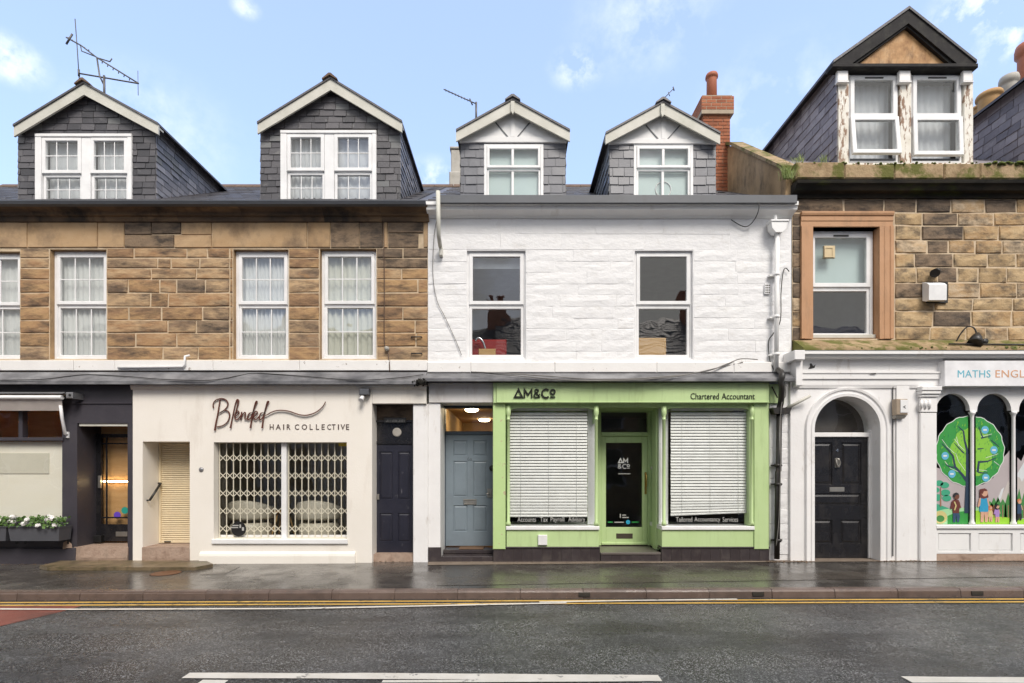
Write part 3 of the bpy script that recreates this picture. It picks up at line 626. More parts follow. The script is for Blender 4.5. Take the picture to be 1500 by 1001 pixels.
for i in range(9):
    zt, zb = Z(cols_z[i]), Z(cols_z[i+1])
    def run(a, ends, mat=None):
        for e in ends:
            r_ = rnd.random(); mt = mat or (M['stone'] if r_ < .955 else M['stone_dark'])
            stone(left, X(a)+.007, X(e)-.007, zb+.007, zt-.007, rnd.uniform(-.003,.003), mt, jit=.007); a = e
    run(155.5, courses[i][1]); run(336, [340.6])
    run(28.4, [71.5]); run(422.4, [467.5])
    run(551.4, right_c[i], M['stone_dark'] if i in (0, 1) else None)
    x = -330
    while x < -72:
        e = min(x + rnd.uniform(40, 95), -70); run(x, [e]); x = e
for a, b, c, d, dk in [(-330,-200,325,363,0),(-200,-80,325,363,0),(-80,40,325,363,0),(40,143,325,363,0),(143,182,325,363,0),(182,222,325,344,1),(222,265,325,343,1),(265,310,325,344,0),(182,255,344,363,1),(255,310,344,363,0),(310,450,325,363,0),(450,484,325,363,0),(484,527,325,363,1),(527,561,325,363,1),(561,568,325,363,0),(568,620,325,342,1),(568,613,342,363,1),(620,627,325,363,0)]:
    stone(left, X(a)+.003, X(b)-.003, Z(d)+.004, Z(c)-.004, -.004, M['stone_dark'] if dk else M['stone_dressed'], ch=.008, amp=.004)
# cornice and gutter
mb = MB(); zt = Z(299,-.25)
prof = [(.02,Z(326)),(-.035,Z(326)),(-.05,Z(320)),(-.10,Z(315,-.1)),(-.105,Z(311,-.1)),(-.16,Z(306,-.16)),(-.22,Z(303,-.22)),(-.235,Z(300,-.235)),(.02,Z(300,-.235))]
x = LX0
for e in (-120, 52, 128, 262, 358, 476, 560, 629):
    mb = MB(); mb.profx(x+.002, X(e)-.002, prof); mb.build('cornice_stone', M['cornice'], left); x = X(e)
mb = MB(); mb.profx(LX0, X(628), [(-.18,Z(300,-.3)+.005),(-.30,Z(299.5,-.3)+.005),(-.325,Z(294,-.32)),(-.31,Z(293.4,-.31)),(-.29,Z(297,-.3)),(-.18,Z(297,-.3)),(-.16,Z(293,-.16)),(.1,Z(293,-.16)+.01),(.1,Z(300,-.3))]); mb.build('gutter', M['gutter'], left)
# painted sill band, lead-covered ledge below
zs_ = [(-330,-60),(-60,112),(112,172),(172,315),(315,441),(441,572),(572,627)]
for a, b in zs_:
    mb = MB(); mb.box(X(a)+.003, X(b)-.003, -.07+rnd.uniform(-.004,.004), .02, Z(543,-.07), Z(528,-.07), 0, .008); mb.build('sill_stone', M['sill_white'], left)
mb = MB(); mb.profx(LX0, LX1-.004, [(.02,Z(545)),(-.10,Z(545.5,-.1)),(-.30,Z(558,-.3)),(-.30,Z(563,-.3)),(-.27,Z(563.5,-.27)),(-.27,Z(562,-.27)),(.02,Z(564))]); mb.build('lead_ledge', M['lead'], left)
mb = MB(); mb.box(LX0, LX1, .2, 7.5, -.3, Z(300)); mb.v = []; mb.f = []; mb.m = []
q_ = LX1-.012; mb.face([(q_,.02,-.3),(q_,8,-.3),(q_,8,6.2),(q_,4,8.6),(q_,.02,6.2)]); mb.face([(LX0,.0,-.3),(LX0,8,-.3),(LX0,8,6.2),(LX0,4,8.6),(LX0,0,6.2)]); mb.face([(LX0,8,-.3),(LX1,8,-.3),(LX1,8,6.2),(LX0,8,6.2)]); mb.build('side_wall', M['stone_dark'], left)
main_roof(left, LX0, LX1, ROOF[0], ROOF[1], .0, 4.0, M['slate'])
room(left, LX0+.1, LX1-.1, .18, 3.6, Z(540), Z(330), M['room_mid'])
# windows with white bars and nets behind them
labels = ['white net curtain in the sash window cut off by the left edge', 'white net curtain in the sash window left of the long stretch of bare stone', 'white net curtain in the upper sash window right of the long stretch of bare stone', 'pale net curtain in the sash window nearest the white house']
for (a, b, c, d), lb, mt in zip(WL, labels, (M['net'], M['net'], M['net'], M['net_cream'])):
    yy = .10; ys = (b+d)/2 - 1
    sash_window(left, *behind(a, b, c, d, yy), HY-(HY-ys)*CAM_D/(CAM_D+yy), yy, grid=(3,2))
    curtain(X(a)+.03, X(c)-.03, Z(d)+.06, Z(b)-.06, .205, mt, lb, folds=rnd.choice((8,10,13,15)), amp=rnd.uniform(.012,.026), group='net curtains in the sash windows of the brown stone house')
# dormers
DM = dict(cheek=[M['slate_skylit'], M['slate_pale']], core=M['room_dark'], roof=M['slate'], barge=M['barge'], soffit=M['barge'], ridge=M['ridge'])
cl = iter(['white curtain behind the left half of the dormer window under the large aerial', 'white curtain behind the right half of the dormer window under the large aerial', 'white curtain behind the left half of the second slate-hung dormer window', 'white curtain behind the right half of the second slate-hung dormer window'])
for xl, xr, ye, yb, ax, ay, barge, wx, mull, wy in [(27,228,185,296,123,123,(20,186,232,183),(54,195),(121,134),(198,300)), (382,586,180,294,484,116,(377,182,589,180),(412,552),(476,490),(193,298))]:
    Yd = .12
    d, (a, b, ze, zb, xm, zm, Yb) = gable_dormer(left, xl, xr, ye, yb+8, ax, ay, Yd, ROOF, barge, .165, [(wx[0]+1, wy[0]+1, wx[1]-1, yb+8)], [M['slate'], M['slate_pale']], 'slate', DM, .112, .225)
    win = part('dormer_window', (X(sum(mull)/2,Yd), Yd, zb), left)
    mb = MB(); p, q, r_, t = X(wx[0],Yd), X(wx[1],Yd), Z(yb+8,Yd), Z(wy[0],Yd); f = .11
    mb.box(p, p+f, Yd-.045, Yd+.1, r_, t-.06, 0, .008); mb.box(q-.075, q, Yd-.045, Yd+.1, r_, t-.06, 0, .008); mb.box(p, q, Yd-.05, Yd+.1, t-.058, t, 0, .008); mb.box(X(mull[0],Yd), X(mull[1],Yd), Yd-.03, Yd+.1, r_, t-.06, 0, .008)
    mb.build('casing', M['upvc'], win)
    for (u, v), (fa, fb) in (((p+f, X(mull[0],Yd)), (0,0)), ((X(mull[1],Yd), q-.075), (0,0))):
        sp = Z((wy[0]+yb)/2+9, Yd)
        for r0, t0, y0, fw in ((sp+.003, t-.062, Yd-.035, .062), (r_, sp-.006, Yd+.0, .045)):
            mb = MB(); mb.ring(u+.003, v-.003, r0, t0, fw, y0, y0+.05, 0, .007); mb.build('sash', M['upvc'], win)
            mb = MB(); mb.box(u+fw-.004, v-fw+.004, y0+.03, y0+.038, r0+fw-.004, t0-fw+.004); mb.build('pane', M['glass'], win)
            mb = MB(); pw, ph = v-u-2*fw, (t0-r0-2*fw) if r0 > r_ else t0-fw-Z(yb-1,Yd); z_ = t0-fw-ph
            for i in (1, 2): mb.box(u+fw+pw*i/3-.007, u+fw+pw*i/3+.007, y0+.018, y0+.028, r0+fw, t0-fw)
            for i in range(3): mb.box(u+fw+pw*i/3+(.0075 if i else 0), u+fw+pw*(i+1)/3-(.0075 if i<2 else 0), y0+.018, y0+.028, z_+ph*.5-.007, z_+ph*.5+.007)
            mb.build('glazing_grid', M['upvc'], win)
        curtain(u+.01, v-.01, r_+.02, t-.08, Yd+.12, M['net_grey'], next(cl), folds=rnd.choice((4,5,7,9)), amp=rnd.uniform(.008,.016), group='curtains in the dormers of the brown stone house')

# ------------------------------------------------------------------ charcoal shopfront
YS = -.10
dark = thing('shopfront', 'charcoal painted shopfront with frosted window and recessed glazed door under a pale awning', 'shopfront', (X(40), YS, 0))
hl = [(X(-150,YS), X(27,YS), Z(641,YS), Z(586,YS)), (X(33,YS), X(91,YS), Z(641,YS), Z(586,YS)), (X(-150,YS), X(91,YS), Z(760,YS), Z(646,YS)), (X(113,YS), X(187,YS), -.4, Z(620,YS))]
mb = MB(); cells_wall(mb, X(-330,YS), X(194,YS), -.4, Z(564,YS), hl[:3]+[hl[3]], YS, .10); mb.build('wall', M['charcoal'], dark)
mb = MB(); mb.box(X(-330,YS-.03), X(113,YS), YS-.05, YS, -.3, Z(803,YS-.05), 0, .02); mb.build('plinth', M['charcoal'], dark)
mb = MB(); mb.box(X(107,YS), X(194,YS), YS-.02, YS, Z(592,YS), Z(589.5,YS), 0, .004); mb.box(X(-150,YS), X(94,YS), YS-.03, YS, Z(646,YS), Z(641,YS), 0, .006); mb.build('moulding', M['charcoal'], dark)
for a, b, c, d in hl[:2]:
    mb = MB(); mb.box(a, b, YS+.05, YS+.06, c, d); mb.build('transom_pane', M['glass_old'], dark)
a, b, c, d = hl[2]; mb = MB(); mb.box(a, b, YS+.05, YS+.06, c, d); mb.build('shop_pane', M['glass_old'], dark)
mb = MB(); mb.box(a+.01, b-.01, YS+.075, YS+.08, c+.01, d-.01); mb.build('frosted_film', M['frost_cream'], dark)
room(dark, X(-160), X(112), YS+.09, 2.5, Z(800), Z(575), M['room_wood'])
mb = MB(); mb.box(X(-80,YS+.07), X(72,YS+.07), YS+.064, YS+.072, Z(694,YS+.06), Z(664,YS+.06)); mb.build('sign_panel', surf('cream_panel', [(.62,.58,.48),(.68,.64,.54)], .5, 2), label='long cream name panel inside the frosted shop window above the planters', category='sign')
# recess with glazed door
a, b, c, d = hl[3]; YD = YS+.40
mb = MB(); mb.face([(a,YS+.1,-.3),(a,YD+.2,-.3),(a,YD+.2,d),(a,YS+.1,d)]); mb.face([(b,YS+.1,-.3),(b,YS+.1,d),(b,YD+.2,d),(b,YD+.2,-.3)]); mb.face([(a,YS+.1,d),(a,YD+.2,d),(b,YD+.2,d),(b,YS+.1,d)]); mb.face([(a,YD+.12,-.3),(b,YD+.12,-.3),(b,YD+.12,d),(a,YD+.12,d)], 1); mb.build('door_recess', [M['charcoal'], M['room_wood']], dark)
mb = MB(); mb.box(a+.02, b-.02, YS+.02, YS+.10, d-.05, d-.002); mb.build('light_strip', M['barge'], dark)
sl_ = thing('strip_light', 'glowing warm strip light seen through the charcoal shop door, with added length hidden behind the window', 'strip light', (X(172,.41), .41, Z(706,.41)))
mb = MB(); mb.box(X(20,.39), X(192,.39), .385, .40, Z(706.3,.39), Z(704.6,.39)); mb.build('tube', glow('warm_strip', (1,.72,.38), 14), sl_)  # seen only behind the door; the rest is added to warm the room
mb = MB(); mb.box(X(19,.39), X(193,.39), .401, .415, Z(707,.39), Z(704,.39)); mb.build('batten', M['brass'], sl_)
lx0, lx1, lz0, lz1 = X(140,YD), X(196,YD), Z(793,YD), Z(636,YD)
dm = MB(); st = .1
dm.box(lx0, lx0+st, YD, YD+.045, lz0, lz1); dm.box(lx0+st+.001, lx1, YD, YD+.045, lz0, lz0+.30); dm.box(lx0+st+.001, lx1, YD, YD+.045, lz1-.06, lz1)
door = dm.build('door', M['black_gloss'], dark)
mb = MB(); mb.box(lx0+st, lx1, YD+.02, YD+.026, lz0+.3, lz1-.06); mb.build('pane', M['glass_old'], door)
mb = MB()
for xx in (lx0+st+.09,): mb.box(xx-.014, xx+.014, YD+.004, YD+.018, lz0+.3, lz1-.06)
for zz in (lz0+.42, lz1-.17): mb.box(lx0+st, lx0+st+.075, YD+.005, YD+.019, zz-.012, zz+.012); mb.box(lx0+st+.105, lx1, YD+.005, YD+.019, zz-.012, zz+.012)
mb.build('glazing_bar', M['black_gloss'], door)
mb = MB(); mb.box(X(170,YD), X(187,YD), YD-.012, YD, Z(786,YD), Z(779,YD), 0, .004); mb.build('letterbox', M['steel'], door)
mb = MB(); mb.box(X(145,YD), X(149,YD), YD-.03, YD, Z(715,YD), Z(697,YD), 0, .006); mb.build('handle', M['steel'], door)
for px, py, mt, lb in ((171,755,surf('violet_sticker',[(.13,.06,.50)],.5),'round violet sticker low on the glass of the charcoal shop door'),(182,748,surf('teal_sticker',[(.02,.30,.24)],.5),'round teal sticker on the glass of the charcoal shop door')):
    mb = MB(); mb.lathe([(.062,0),(.062,.003)], (X(px,YD), YD+.012, Z(py,YD)), 18, 0, 'y'); mb.build('sticker', mt, label=lb, category='sticker')
mb = MB(); mb.box(X(142,YD), X(153,YD), YD-.09, YD-.01, Z(794,YD), Z(784,YD), 0, .01); mb.build('dark_pot', M['black_plastic'], label='small black box on the doorstep of the charcoal shop', category='box')
def rough_step(parent, x0, x1, y0, y1, z0, z1, name='step', mat=None):
    mb = MB(); n = 6; r = rnd.uniform; fr = []
    top = [(x0+(x1-x0)*i/n, y0+r(-.012,.012), z1+r(-.006,.004)) for i in range(n+1)]; mid = [(x0+(x1-x0)*i/n, y0-.012+r(-.015,.01), (z0+z1)/2+r(-.01,.01)) for i in range(n+1)]; bot = [(x0+(x1-x0)*i/n, y0+r(-.01,.01), z0) for i in range(n+1)]; back = [(x0+(x1-x0)*i/n, y1, z1) for i in range(n+1)]
    vs = bot+mid+top+back; k = n+1
    mb.add(vs, [(j*k+i, j*k+i+1, (j+1)*k+i+1, (j+1)*k+i) for j in range(3) for i in range(n)])
    mb.face([bot[0], mid[0], top[0], back[0], (x0,y1,z0)]); mb.face([bot[-1], (x1,y1,z0), back[-1], top[-1], mid[-1]])
    return mb.build(name, mat or M['step_stone'], parent)
rough_step(dark, X(108,YS-.02), X(187,YS-.02), YS-.02, YD+.2, -.1, Z(803,YS-.02)+.02)
mb = MB(); mb.extrude([(X(x_,YS-.052), YS-.056, Z(y_,YS-.052)) for x_, y_ in ((92,805),(93,795),(99,792),(105,797),(106,803),(98,803))], (0,.004,0)); mb.build('bare_patch', M['step_stone'], dark)
# awning
aw = thing('awning', 'retracted grey canvas awning with white cassette over the frosted shop window', 'awning', (X(0), YS, Z(590)))
ya = YS-.24
mb = MB(); mb.profx(X(-150,ya), X(92,ya), [(YS,Z(574,ya)),(ya+.04,Z(574,ya)),(ya,Z(576.5,ya)),(ya+.05,Z(577.5,ya)),(YS,Z(578,ya))]); mb.build('cassette_lid', M['alu'], aw)
mb = MB(); mb.lathe([(.04,0),(.04,X(89,ya)-X(-150,ya))], (0,0,0), 12)
mb.v = [(X(-150,ya)+z, ya+.03+x, Z(582,ya)+y*.9) for x, y, z in mb.v]; mb.build('front_bar', M['white_vinyl'], aw)
mb = MB(); n = 24; vs = []
for i in range(n+1):
    xx = X(-150,ya)+(X(88,ya)-X(-150,ya))*i/n
    for k, t in enumerate((0, .5, 1)): vs.append((xx-(.03*t if i == n else 0), ya+.035-.012*sin(i*2.1+k)*t+.06*t, Z(585,ya)-(Z(585,ya)-Z(601,ya))*t))
mb.add(vs, [(i*3+k, i*3+3+k, i*3+4+k, i*3+1+k) for i in range(n) for k in range(2)], 0, True); mb.build('valance', M['fabric_grey'], aw)
mb = MB(); mb.box(X(95,ya), X(105,ya), ya+.01, YS-.001, Z(583.5,ya), Z(574.5,ya), 0, .012); mb.lathe([(.022,0),(.022,.006)], (X(101.5,ya), ya+.006, Z(579,ya)), 10, 1, 'y'); mb.build('end_cap', [M['alu'], M['black_plastic']], aw)
mb = MB(); mb.tube([(X(88,ya+.05),ya+.06,Z(594,ya+.05)), (X(91,YS-.12),YS-.12,Z(613,YS-.12)), (X(95.5,YS-.06),YS-.06,Z(636,YS-.06)), (X(100,YS),YS-.03,Z(637,YS))], .024, 8); mb.box(X(98.5,YS), X(102,YS), YS-.03, YS-.001, Z(642,YS), Z(633,YS), 0, .004); mb.build('arm', M['white_vinyl'], aw)

# ------------------------------------------------------------------ cream hair salon shopfront
YC = -.14
cream = thing('shopfront', 'cream rendered salon shopfront with a barred window and recessed roller shutter', 'shopfront', (X(370), YC, 0))
hd = [X(209,YC), X(278,YC), -.4, Z(647,YC)]; hw = [X(313,YC), X(508,YC), Z(790,YC), Z(648,YC)]
mb = MB(); cells_wall(mb, X(194.5,YC), X(545,YC), -.4, Z(566,YC), [hd], YC, .42) if False else None
cells_wall(mb, X(194.5,YC), X(545,YC), -.4, Z(566,YC), [hw], YC, .16)
# cut the door opening out of the flat wall by building it from cells as well
mb = MB(); cells_wall(mb, X(194.5,YC), X(545,YC), -.4, Z(566,YC), [hd, hw], YC, .20)
x1 = X(545,YC); mb.face([(x1,YC,-.4),(x1,YC+.45,-.4),(x1,YC+.45,Z(592,YC)),(x1,YC,Z(592,YC))]); x0 = X(194.5,YC); mb.face([(x0,YC,-.4),(x0,YC+.2,-.4),(x0,YC+.2,Z(566,YC)),(x0,YC,Z(566,YC))])
mb.build('wall', M['cream'], cream)
mb = MB(); mb.box(X(545,YC)+.001, X(624.5,YC), YC, YC+.1, Z(591.5,YC), Z(566,YC), 0, .005); mb.build('fascia', M['cream'], cream)
mb = MB(); mb.profx(X(192.5,YC), X(624.5,YC), [(YC+.05,Z(571,YC)),(YC-.012,Z(571,YC)),(YC-.03,Z(567,YC)),(YC-.03,Z(564.5,YC)),(YC+.05,Z(564.5,YC))]); mb.build('moulding', M['cream'], cream)
mb = MB(); mb.profx(X(294,YC), X(521,YC), [(YC,-.3),(YC-.055,-.3),(YC-.05,Z(815,YC-.05)),(YC-.04,Z(811,YC)),(YC,Z(808,YC))]); mb.build('plinth', M['cream'], cream)
mb = MB(); mb.box(hw[0]-.02, hw[1]+.02, YC-.035, YC+.001, Z(797,YC-.03), Z(790.5,YC-.03), 0, .006); mb.build('sill', M['upvc'], cream)
yg = YC+.14
mb = MB(); mb.box(hw[0], hw[1], yg+.03, yg+.036, hw[2], hw[3]); mb.build('shop_pane', M['glass_old'], cream)
mb = MB(); mb.box(X(412,yg-.06), X(419.5,yg-.06), yg-.065, yg+.06, hw[2], hw[3], 0, .006); mb.build('mullion', M['upvc'], cream)
mb = MB(); mb.box(hw[0], hw[1], yg+.02, yg+.055, hw[2], hw[2]+.05); mb.build('bottom_rail', M['upvc'], cream)
room(cream, X(282), X(545), YC+.22, 2.2, Z(806), Z(600), surf('salon_wall', [(.40,.36,.29),(.46,.42,.34)], .9))
# recess of the roller shutter door
a, b, c, d = hd; yr = YC+.42; mb = MB()
mb.face([(a,YC+.2,-.3),(a,yr,-.3),(a,yr,d),(a,YC+.2,d)]); mb.face([(b,YC+.2,-.3),(b,YC+.2,d),(b,yr,d),(b,yr,-.3)]); mb.face([(a,YC+.2,d),(a,yr,d),(b,yr,d),(b,YC+.2,d)]); mb.build('door_recess', M['cream'], cream)
rough_step(cream, a, b, YC-.01, yr+.1, -.1, Z(802,YC)+.005)
shut = thing('roller_shutter', 'closed cream steel roller shutter filling the recessed salon doorway', 'roller shutter', ((a+b)/2, yr, Z(796,yr)))
z0_, z1_ = Z(795.5,yr), d+.02; ns = 46; hs_ = (z1_-z0_-.05)/ns
mb = MB(); mb.profx(a+.005, b-.005, [(yr+.012,0),(yr+.0,.004),(yr-.008,hs_*.3),(yr-.009,hs_*.6),(yr-.002,hs_*.9),(yr+.010,hs_-.002),(yr+.02,hs_-.002),(yr+.02,0)])
sl = mb.build('slat', M['shutter'], shut, origin=(0,yr,0)); sl.location.z = z0_+.05-WO[shut].z
for i in range(1, ns): clone(sl, (0, yr, z0_+.05+i*hs_), shut)
mb = MB(); mb.box(a+.005, b-.005, yr-.012, yr+.02, z0_, z0_+.048, 0, .005); mb.box(X(242,yr), X(251,yr), yr-.03, yr-.012, z0_+.015, z0_+.033, 1); mb.build('bottom_rail', [M['shutter'], M['black_plastic']], shut)
for s in (a+.002, ):
    mb = MB(); mb.box(s, s+.035, yr-.03, yr+.02, z0_, z1_, 0, .004); mb.build('guide', M['shutter'], shut)
rail = thing('grab_rail', 'short sloping black grab rail on the wall inside the salon doorway', 'handrail', (a, YC+.2, 1))
ra, rb = (a+.05, YC+.1, Z(733,YC+.1)), (a+.05, yr-.04, Z(708,yr-.04)); mb = MB(); mb.tube([ra, rb], .019, 8); mb.build('bar', M['black_plastic'], rail)
for p in (ra, rb):
    mb = MB(); q = Vector(p); mb.tube([q, q-Vector((.055,0,0))], .012, 6); mb.build('bracket', M['black_plastic'], rail)
# security grille: two leaves of bars and crossed links
def grille(x0, x1, label):
    g = thing('security_grille', label, 'grille', ((x0+x1)/2, yg, hw[2]), 'folding lattice grilles in the salon window')
    z0, z1 = hw[2]+.012, hw[3]-.012; n = round((x1-x0)*FPX/(CAM_D+yg)/10.35); pit = (x1-x0)/n
    mb = MB(); mb.box(-.0075, .0075, -.006, .006, 0, z1-z0); bar = mb.build('bar', M['cream_metal'], g, origin=(0,0,0))
    locs = [(x0+.012+pit*i*(x1-x0-.024)/(x1-x0), yg, z0) for i in range(n+1)]
    bar.location = Vector(locs[0])-WO[g]; WO[bar] = Vector(locs[0])
    for l_ in locs[1:]: clone(bar, l_, g)
    hh = .118; mb = MB(); L = math.hypot(pit, hh)
    mb.box(-L/2, L/2, -.0025, .0025, -.0065, .0065); ln = mb.build('link', M['cream_metal'], g, origin=(0,0,0)); first = True
    for row in range(5):
        zc = z1 - (z1-z0)*(.155+row*.188)
        for i in range(n):
            for sg in (1, -1):
                loc = (locs[i][0]+pit*.49, yg-.009+(.0055 if sg > 0 else 0), zc); an = math.atan2(hh*sg, pit)
                if first: ln.location = Vector(loc)-WO[g]; WO[ln] = Vector(loc); ln.rotation_euler.y = -an; first = False
                else: clone(ln, loc, g, rot=(0, -an, 0))
    mb = MB(); mb.box(x0, x1, yg-.02, yg+.012, z1, z1+.012); mb.build('top_track', M['cream_metal'], g)
    mb = MB(); mb.box(x0, x1, yg-.02, yg+.012, z0-.012, z0); mb.build('bottom_track', M['cream_metal'], g)
grille(hw[0]+.012, X(412,yg-.06)-.004, 'cream lattice grille in the salon window behind the round black sticker')
grille(X(419.5,yg-.06)+.004, hw[1]-.012, 'cream lattice grille in the salon window under the yellow tag')
mb = MB(); mb.lathe([(.128,0),(.128,.003)], (X(349,YC+.1), yg-.03, Z(775,yg-.03)), 28, 0, 'y')
c0 = (X(349,yg-.03), Z(775,yg-.03))
for px, py, w_, h_ in ((345,770,9,1.6),(343,773,12,1.4),(356,775,3,5),(352,771,2.2,5)): mb.box(X(px-w_/2,yg-.03), X(px+w_/2,yg-.03), yg-.0325, yg-.0305, Z(py+h_/2,yg-.03), Z(py-h_/2,yg-.03), 1)
mb.build('sticker', [M['black_plastic'], M['grey_vinyl']], label='round black sticker with a few white marks low in the salon window', category='sticker')
mb = MB(); mb.box(X(496,yg-.03), X(508,yg-.03), yg-.034, yg-.03, Z(654,yg), Z(649,yg)); mb.build('tag', surf('yellow_tag', [(.55,.40,.03)], .5), label='small yellow tag in the top corner of the salon window', category='tag')
# salon chairs seen through the bars
def tub_chair(cx, cy, label, flip=1):
    t = thing('tub_chair', label, 'chair', (cx, cy, .1), 'cream tub chairs inside the salon window')
    mb = MB(); n = 22; vs = []
    for i in range(n+1):
        q = pi*(-.12+1.24*i/n); hh = .74+.14*max(0, sin(q)); ca, sa = cos(q), sin(q)
        for r_, z_ in ((.36,.52),(.38,.56),(.385,hh-.05),(.36,hh),(.30,hh),(.275,hh-.05),(.26,.56),(.28,.52)): vs.append((cx+r_*1.1*ca, cy-sa*r_, z_+.12))
    m_ = 8; mb.add(vs, [(i*m_+k, (i+1)*m_+k, (i+1)*m_+(k+1)%m_, i*m_+(k+1)%m_) for i in range(n) for k in range(m_)], 0, True); mb.face([vs[k] for k in range(m_)]); mb.face([vs[n*m_+k] for k in range(m_)][::-1])
    mb.build('backrest', M['leather'], t)
    mb = MB(); mb.lathe([(.0,.18),(.33,.18),(.36,.22),(.37,.46),(.34,.52),(0,.53)], (cx, cy, .05), 22); mb.build('seat', M['leather'], t)
    mb = MB(); mb.lathe([(.25,-.12),(.25,-.09),(.04,-.07),(.035,.17)], (cx, cy, .05), 16); mb.build('base', M['chrome'], t)
tub_chair(X(366,.9), .95, 'cream leather tub chair behind the left grille of the salon window')
tub_chair(X(466,.9), .95, 'cream leather tub chair behind the right grille of the salon window')
t = thing('wooden_stool', 'wooden stool with splayed legs between the two cream salon chairs', 'stool', (X(415,1.1), 1.1, 0))
sx = X(415,1.1)
mb = MB(); mb.lathe([(.0,0),(.17,0),(.18,.02),(.17,.04),(0,.04)], (sx,1.1,.74), 16); mb.build('seat', M['wood'], t)
for u, v in ((-1,-1),(1,-1),(-1,1),(1,1)):
    mb = MB(); mb.tube([(sx+.07*u,1.1+.07*v,.745),(sx+.2*u,1.1+.2*v,.06)], [.018,.012], 8); mb.build('leg', M['wood'], t)
for px, wd_ in ((392,.24),(503,.3)):
    pass
# salon lettering
def fit_text(s, rect, y, dep, mat, name, parent, sp=1.0):
    """raised lettering fitted to a pixel rectangle at plane y"""
    cu = bpy.data.curves.new('t', 'FONT'); cu.body = s; cu.extrude = .5; cu.space_character = sp; cu.resolution_u = 3
    ob = bpy.data.objects.new('t', cu); COL.objects.link(ob); dg = bpy.context.evaluated_depsgraph_get(); me = bpy.data.meshes.new_from_object(ob.evaluated_get(dg))
    vs = [v.co.copy() for v in me.vertices]; fs = [tuple(p.vertices) for p in me.polygons]; bpy.data.objects.remove(ob); bpy.data.curves.remove(cu); bpy.data.meshes.remove(me)
    lo = [min(v[i] for v in vs) for i in range(3)]; hi = [max(v[i] for v in vs) for i in range(3)]
    x0, y0, x1, y1 = rect; a, b, c, d = X(x0,y), X(x1,y), Z(y1,y), Z(y0,y); mb = MB()
    mb.add([(a+(v.x-lo[0])/(hi[0]-lo[0])*(b-a), y-dep*(v.z-lo[2])/(hi[2]-lo[2]), c+(v.y-lo[1])/(hi[1]-lo[1])*(d-c)) for v in vs], fs)
    return mb.build(name, mat, parent)
def px2(pts, y): return [(X(a, y), Z(b, y)) for a, b in pts]
sg = thing('shop_sign', 'brown script sign reading Blended HAIR COLLECTIVE on the cream fascia', 'sign', (X(410,YC), YC, Z(632,YC)))
strokes = [ # each pen stroke, pixels in the 1500-wide photograph
 ([(322,585.5),(321,592),(318.5,608),(316,620),(314.3,631)], [1.4,1.6,1.9,2.2,2.8]),
 ([(312.3,598),(312,592),(315,587),(321,584.3),(328,584.6),(333,589),(333,595),(328,601),(321,605.5),(329,601),(334.5,603.5),(336,609.5),(333,618),(326,623.5),(317.5,625.5)], [1.8,1.3,1.2,1.5,1.9,1.7,1.5,1.2,1.1,1.3,1.6,1.7,1.5,1.4,1.7]),
 ([(343.5,610),(346.5,599),(349,588),(347.2,585.8),(344.3,593),(341.5,606),(339,618),(337.3,627.5)], [1.0,1.7,2.2,2,1.6,1.5,1.7,2.6]),
 ([(343.5,611),(348,607.5),(349.8,604),(347.5,602),(344.3,606.5),(343.8,612.5),(347,615),(351,611),(354,606)], [1.0,1.2,1.4,1.4,1.5,1.6,1.6,1.3,1.2]),
 ([(354,603.5),(353.4,609),(352.6,614.5),(355,608),(358.5,604),(359.3,607.5),(358.4,613),(361,614),(364,609)], [1.8,1.9,1.8,1.1,1.2,1.7,1.8,1.4,1.1]),
 ([(369.5,605),(365.5,605.5),(362.5,611),(363.5,615),(367.3,612),(370.2,605),(374,594),(376.3,588.7),(374.6,589.5),(371.5,600),(369,613),(366.7,627.5)], [1.3,1.5,1.7,1.7,1.4,1.4,1.9,2.2,2,1.6,1.7,2.5]),
 ([(370.5,612),(374.5,608.5),(377,604.5),(375,602.5),(371.8,606.5),(371.6,612.5),(375,614.8),(379,610.5)], [1.0,1.2,1.4,1.4,1.5,1.6,1.6,1.2]),
 ([(386.5,605),(382.5,605.5),(379.8,611),(381,615),(384.6,612),(387.5,605),(391,594),(393.4,588.7),(391.7,589.5),(388.6,600),(386,613),(384,627.5)], [1.3,1.5,1.7,1.7,1.4,1.4,1.9,2.2,2,1.6,1.7,2.6]),
 ([(386,609.5),(391,608),(397,604.5),(405,601.8),(414,601.3),(424,602.8),(434,606.3),(442,608.3),(450,608.4),(459,606),(467,601.5),(473.5,595),(477,588.5)], [1.0,1.2,1.5,1.6,1.7,1.8,1.8,1.9,1.9,1.7,1.5,1.2,.9])]
ysn = YC-.03
for i, (pts, ws) in enumerate(strokes):
    P = catmull([(a, b, q) for (a, b), q in zip(pts, ws)], 6); mb = MB()
    mb.ribbon(px2([(p.x, p.y) for p in P], ysn), [p.z*.82*(CAM_D+ysn)/FPX for p in P], ysn-.0012*i, .018); mb.build('script_letter', M['letter_brown'], sg)
xs_ = [(396,402.3),(406,412.6),(416.4,418),(420.6,426.4)]
word = 'HAIR COLLECTIVE'; px_ = [395.5,404.5,415.2,420.5,0,432.3,442.5,454,463.2,471.5,479.8,488,496,500.5,509.5]; wd_ = [6,7.4,1.3,5.4,0,6.4,8,4.6,4.6,4.6,5.6,5.8,1.3,6.8,4.6]
px_[13] = 499.3; px_[14] = 507.3; px_[11] = 486.3; px_[12] = 495.4
for ch, a, b in zip(word, px_, wd_):
    if ch != ' ': fit_text(ch, (a-.2, 621.8, a+b*.92, 629.6), YC, .008, M['letter_dark'], 'letter', sg)
cam_ = thing('security_light', 'small dark floodlight with white sensor under the ledge at the end of the salon fascia', 'light', (X(532,YC), YC, Z(585,YC)))
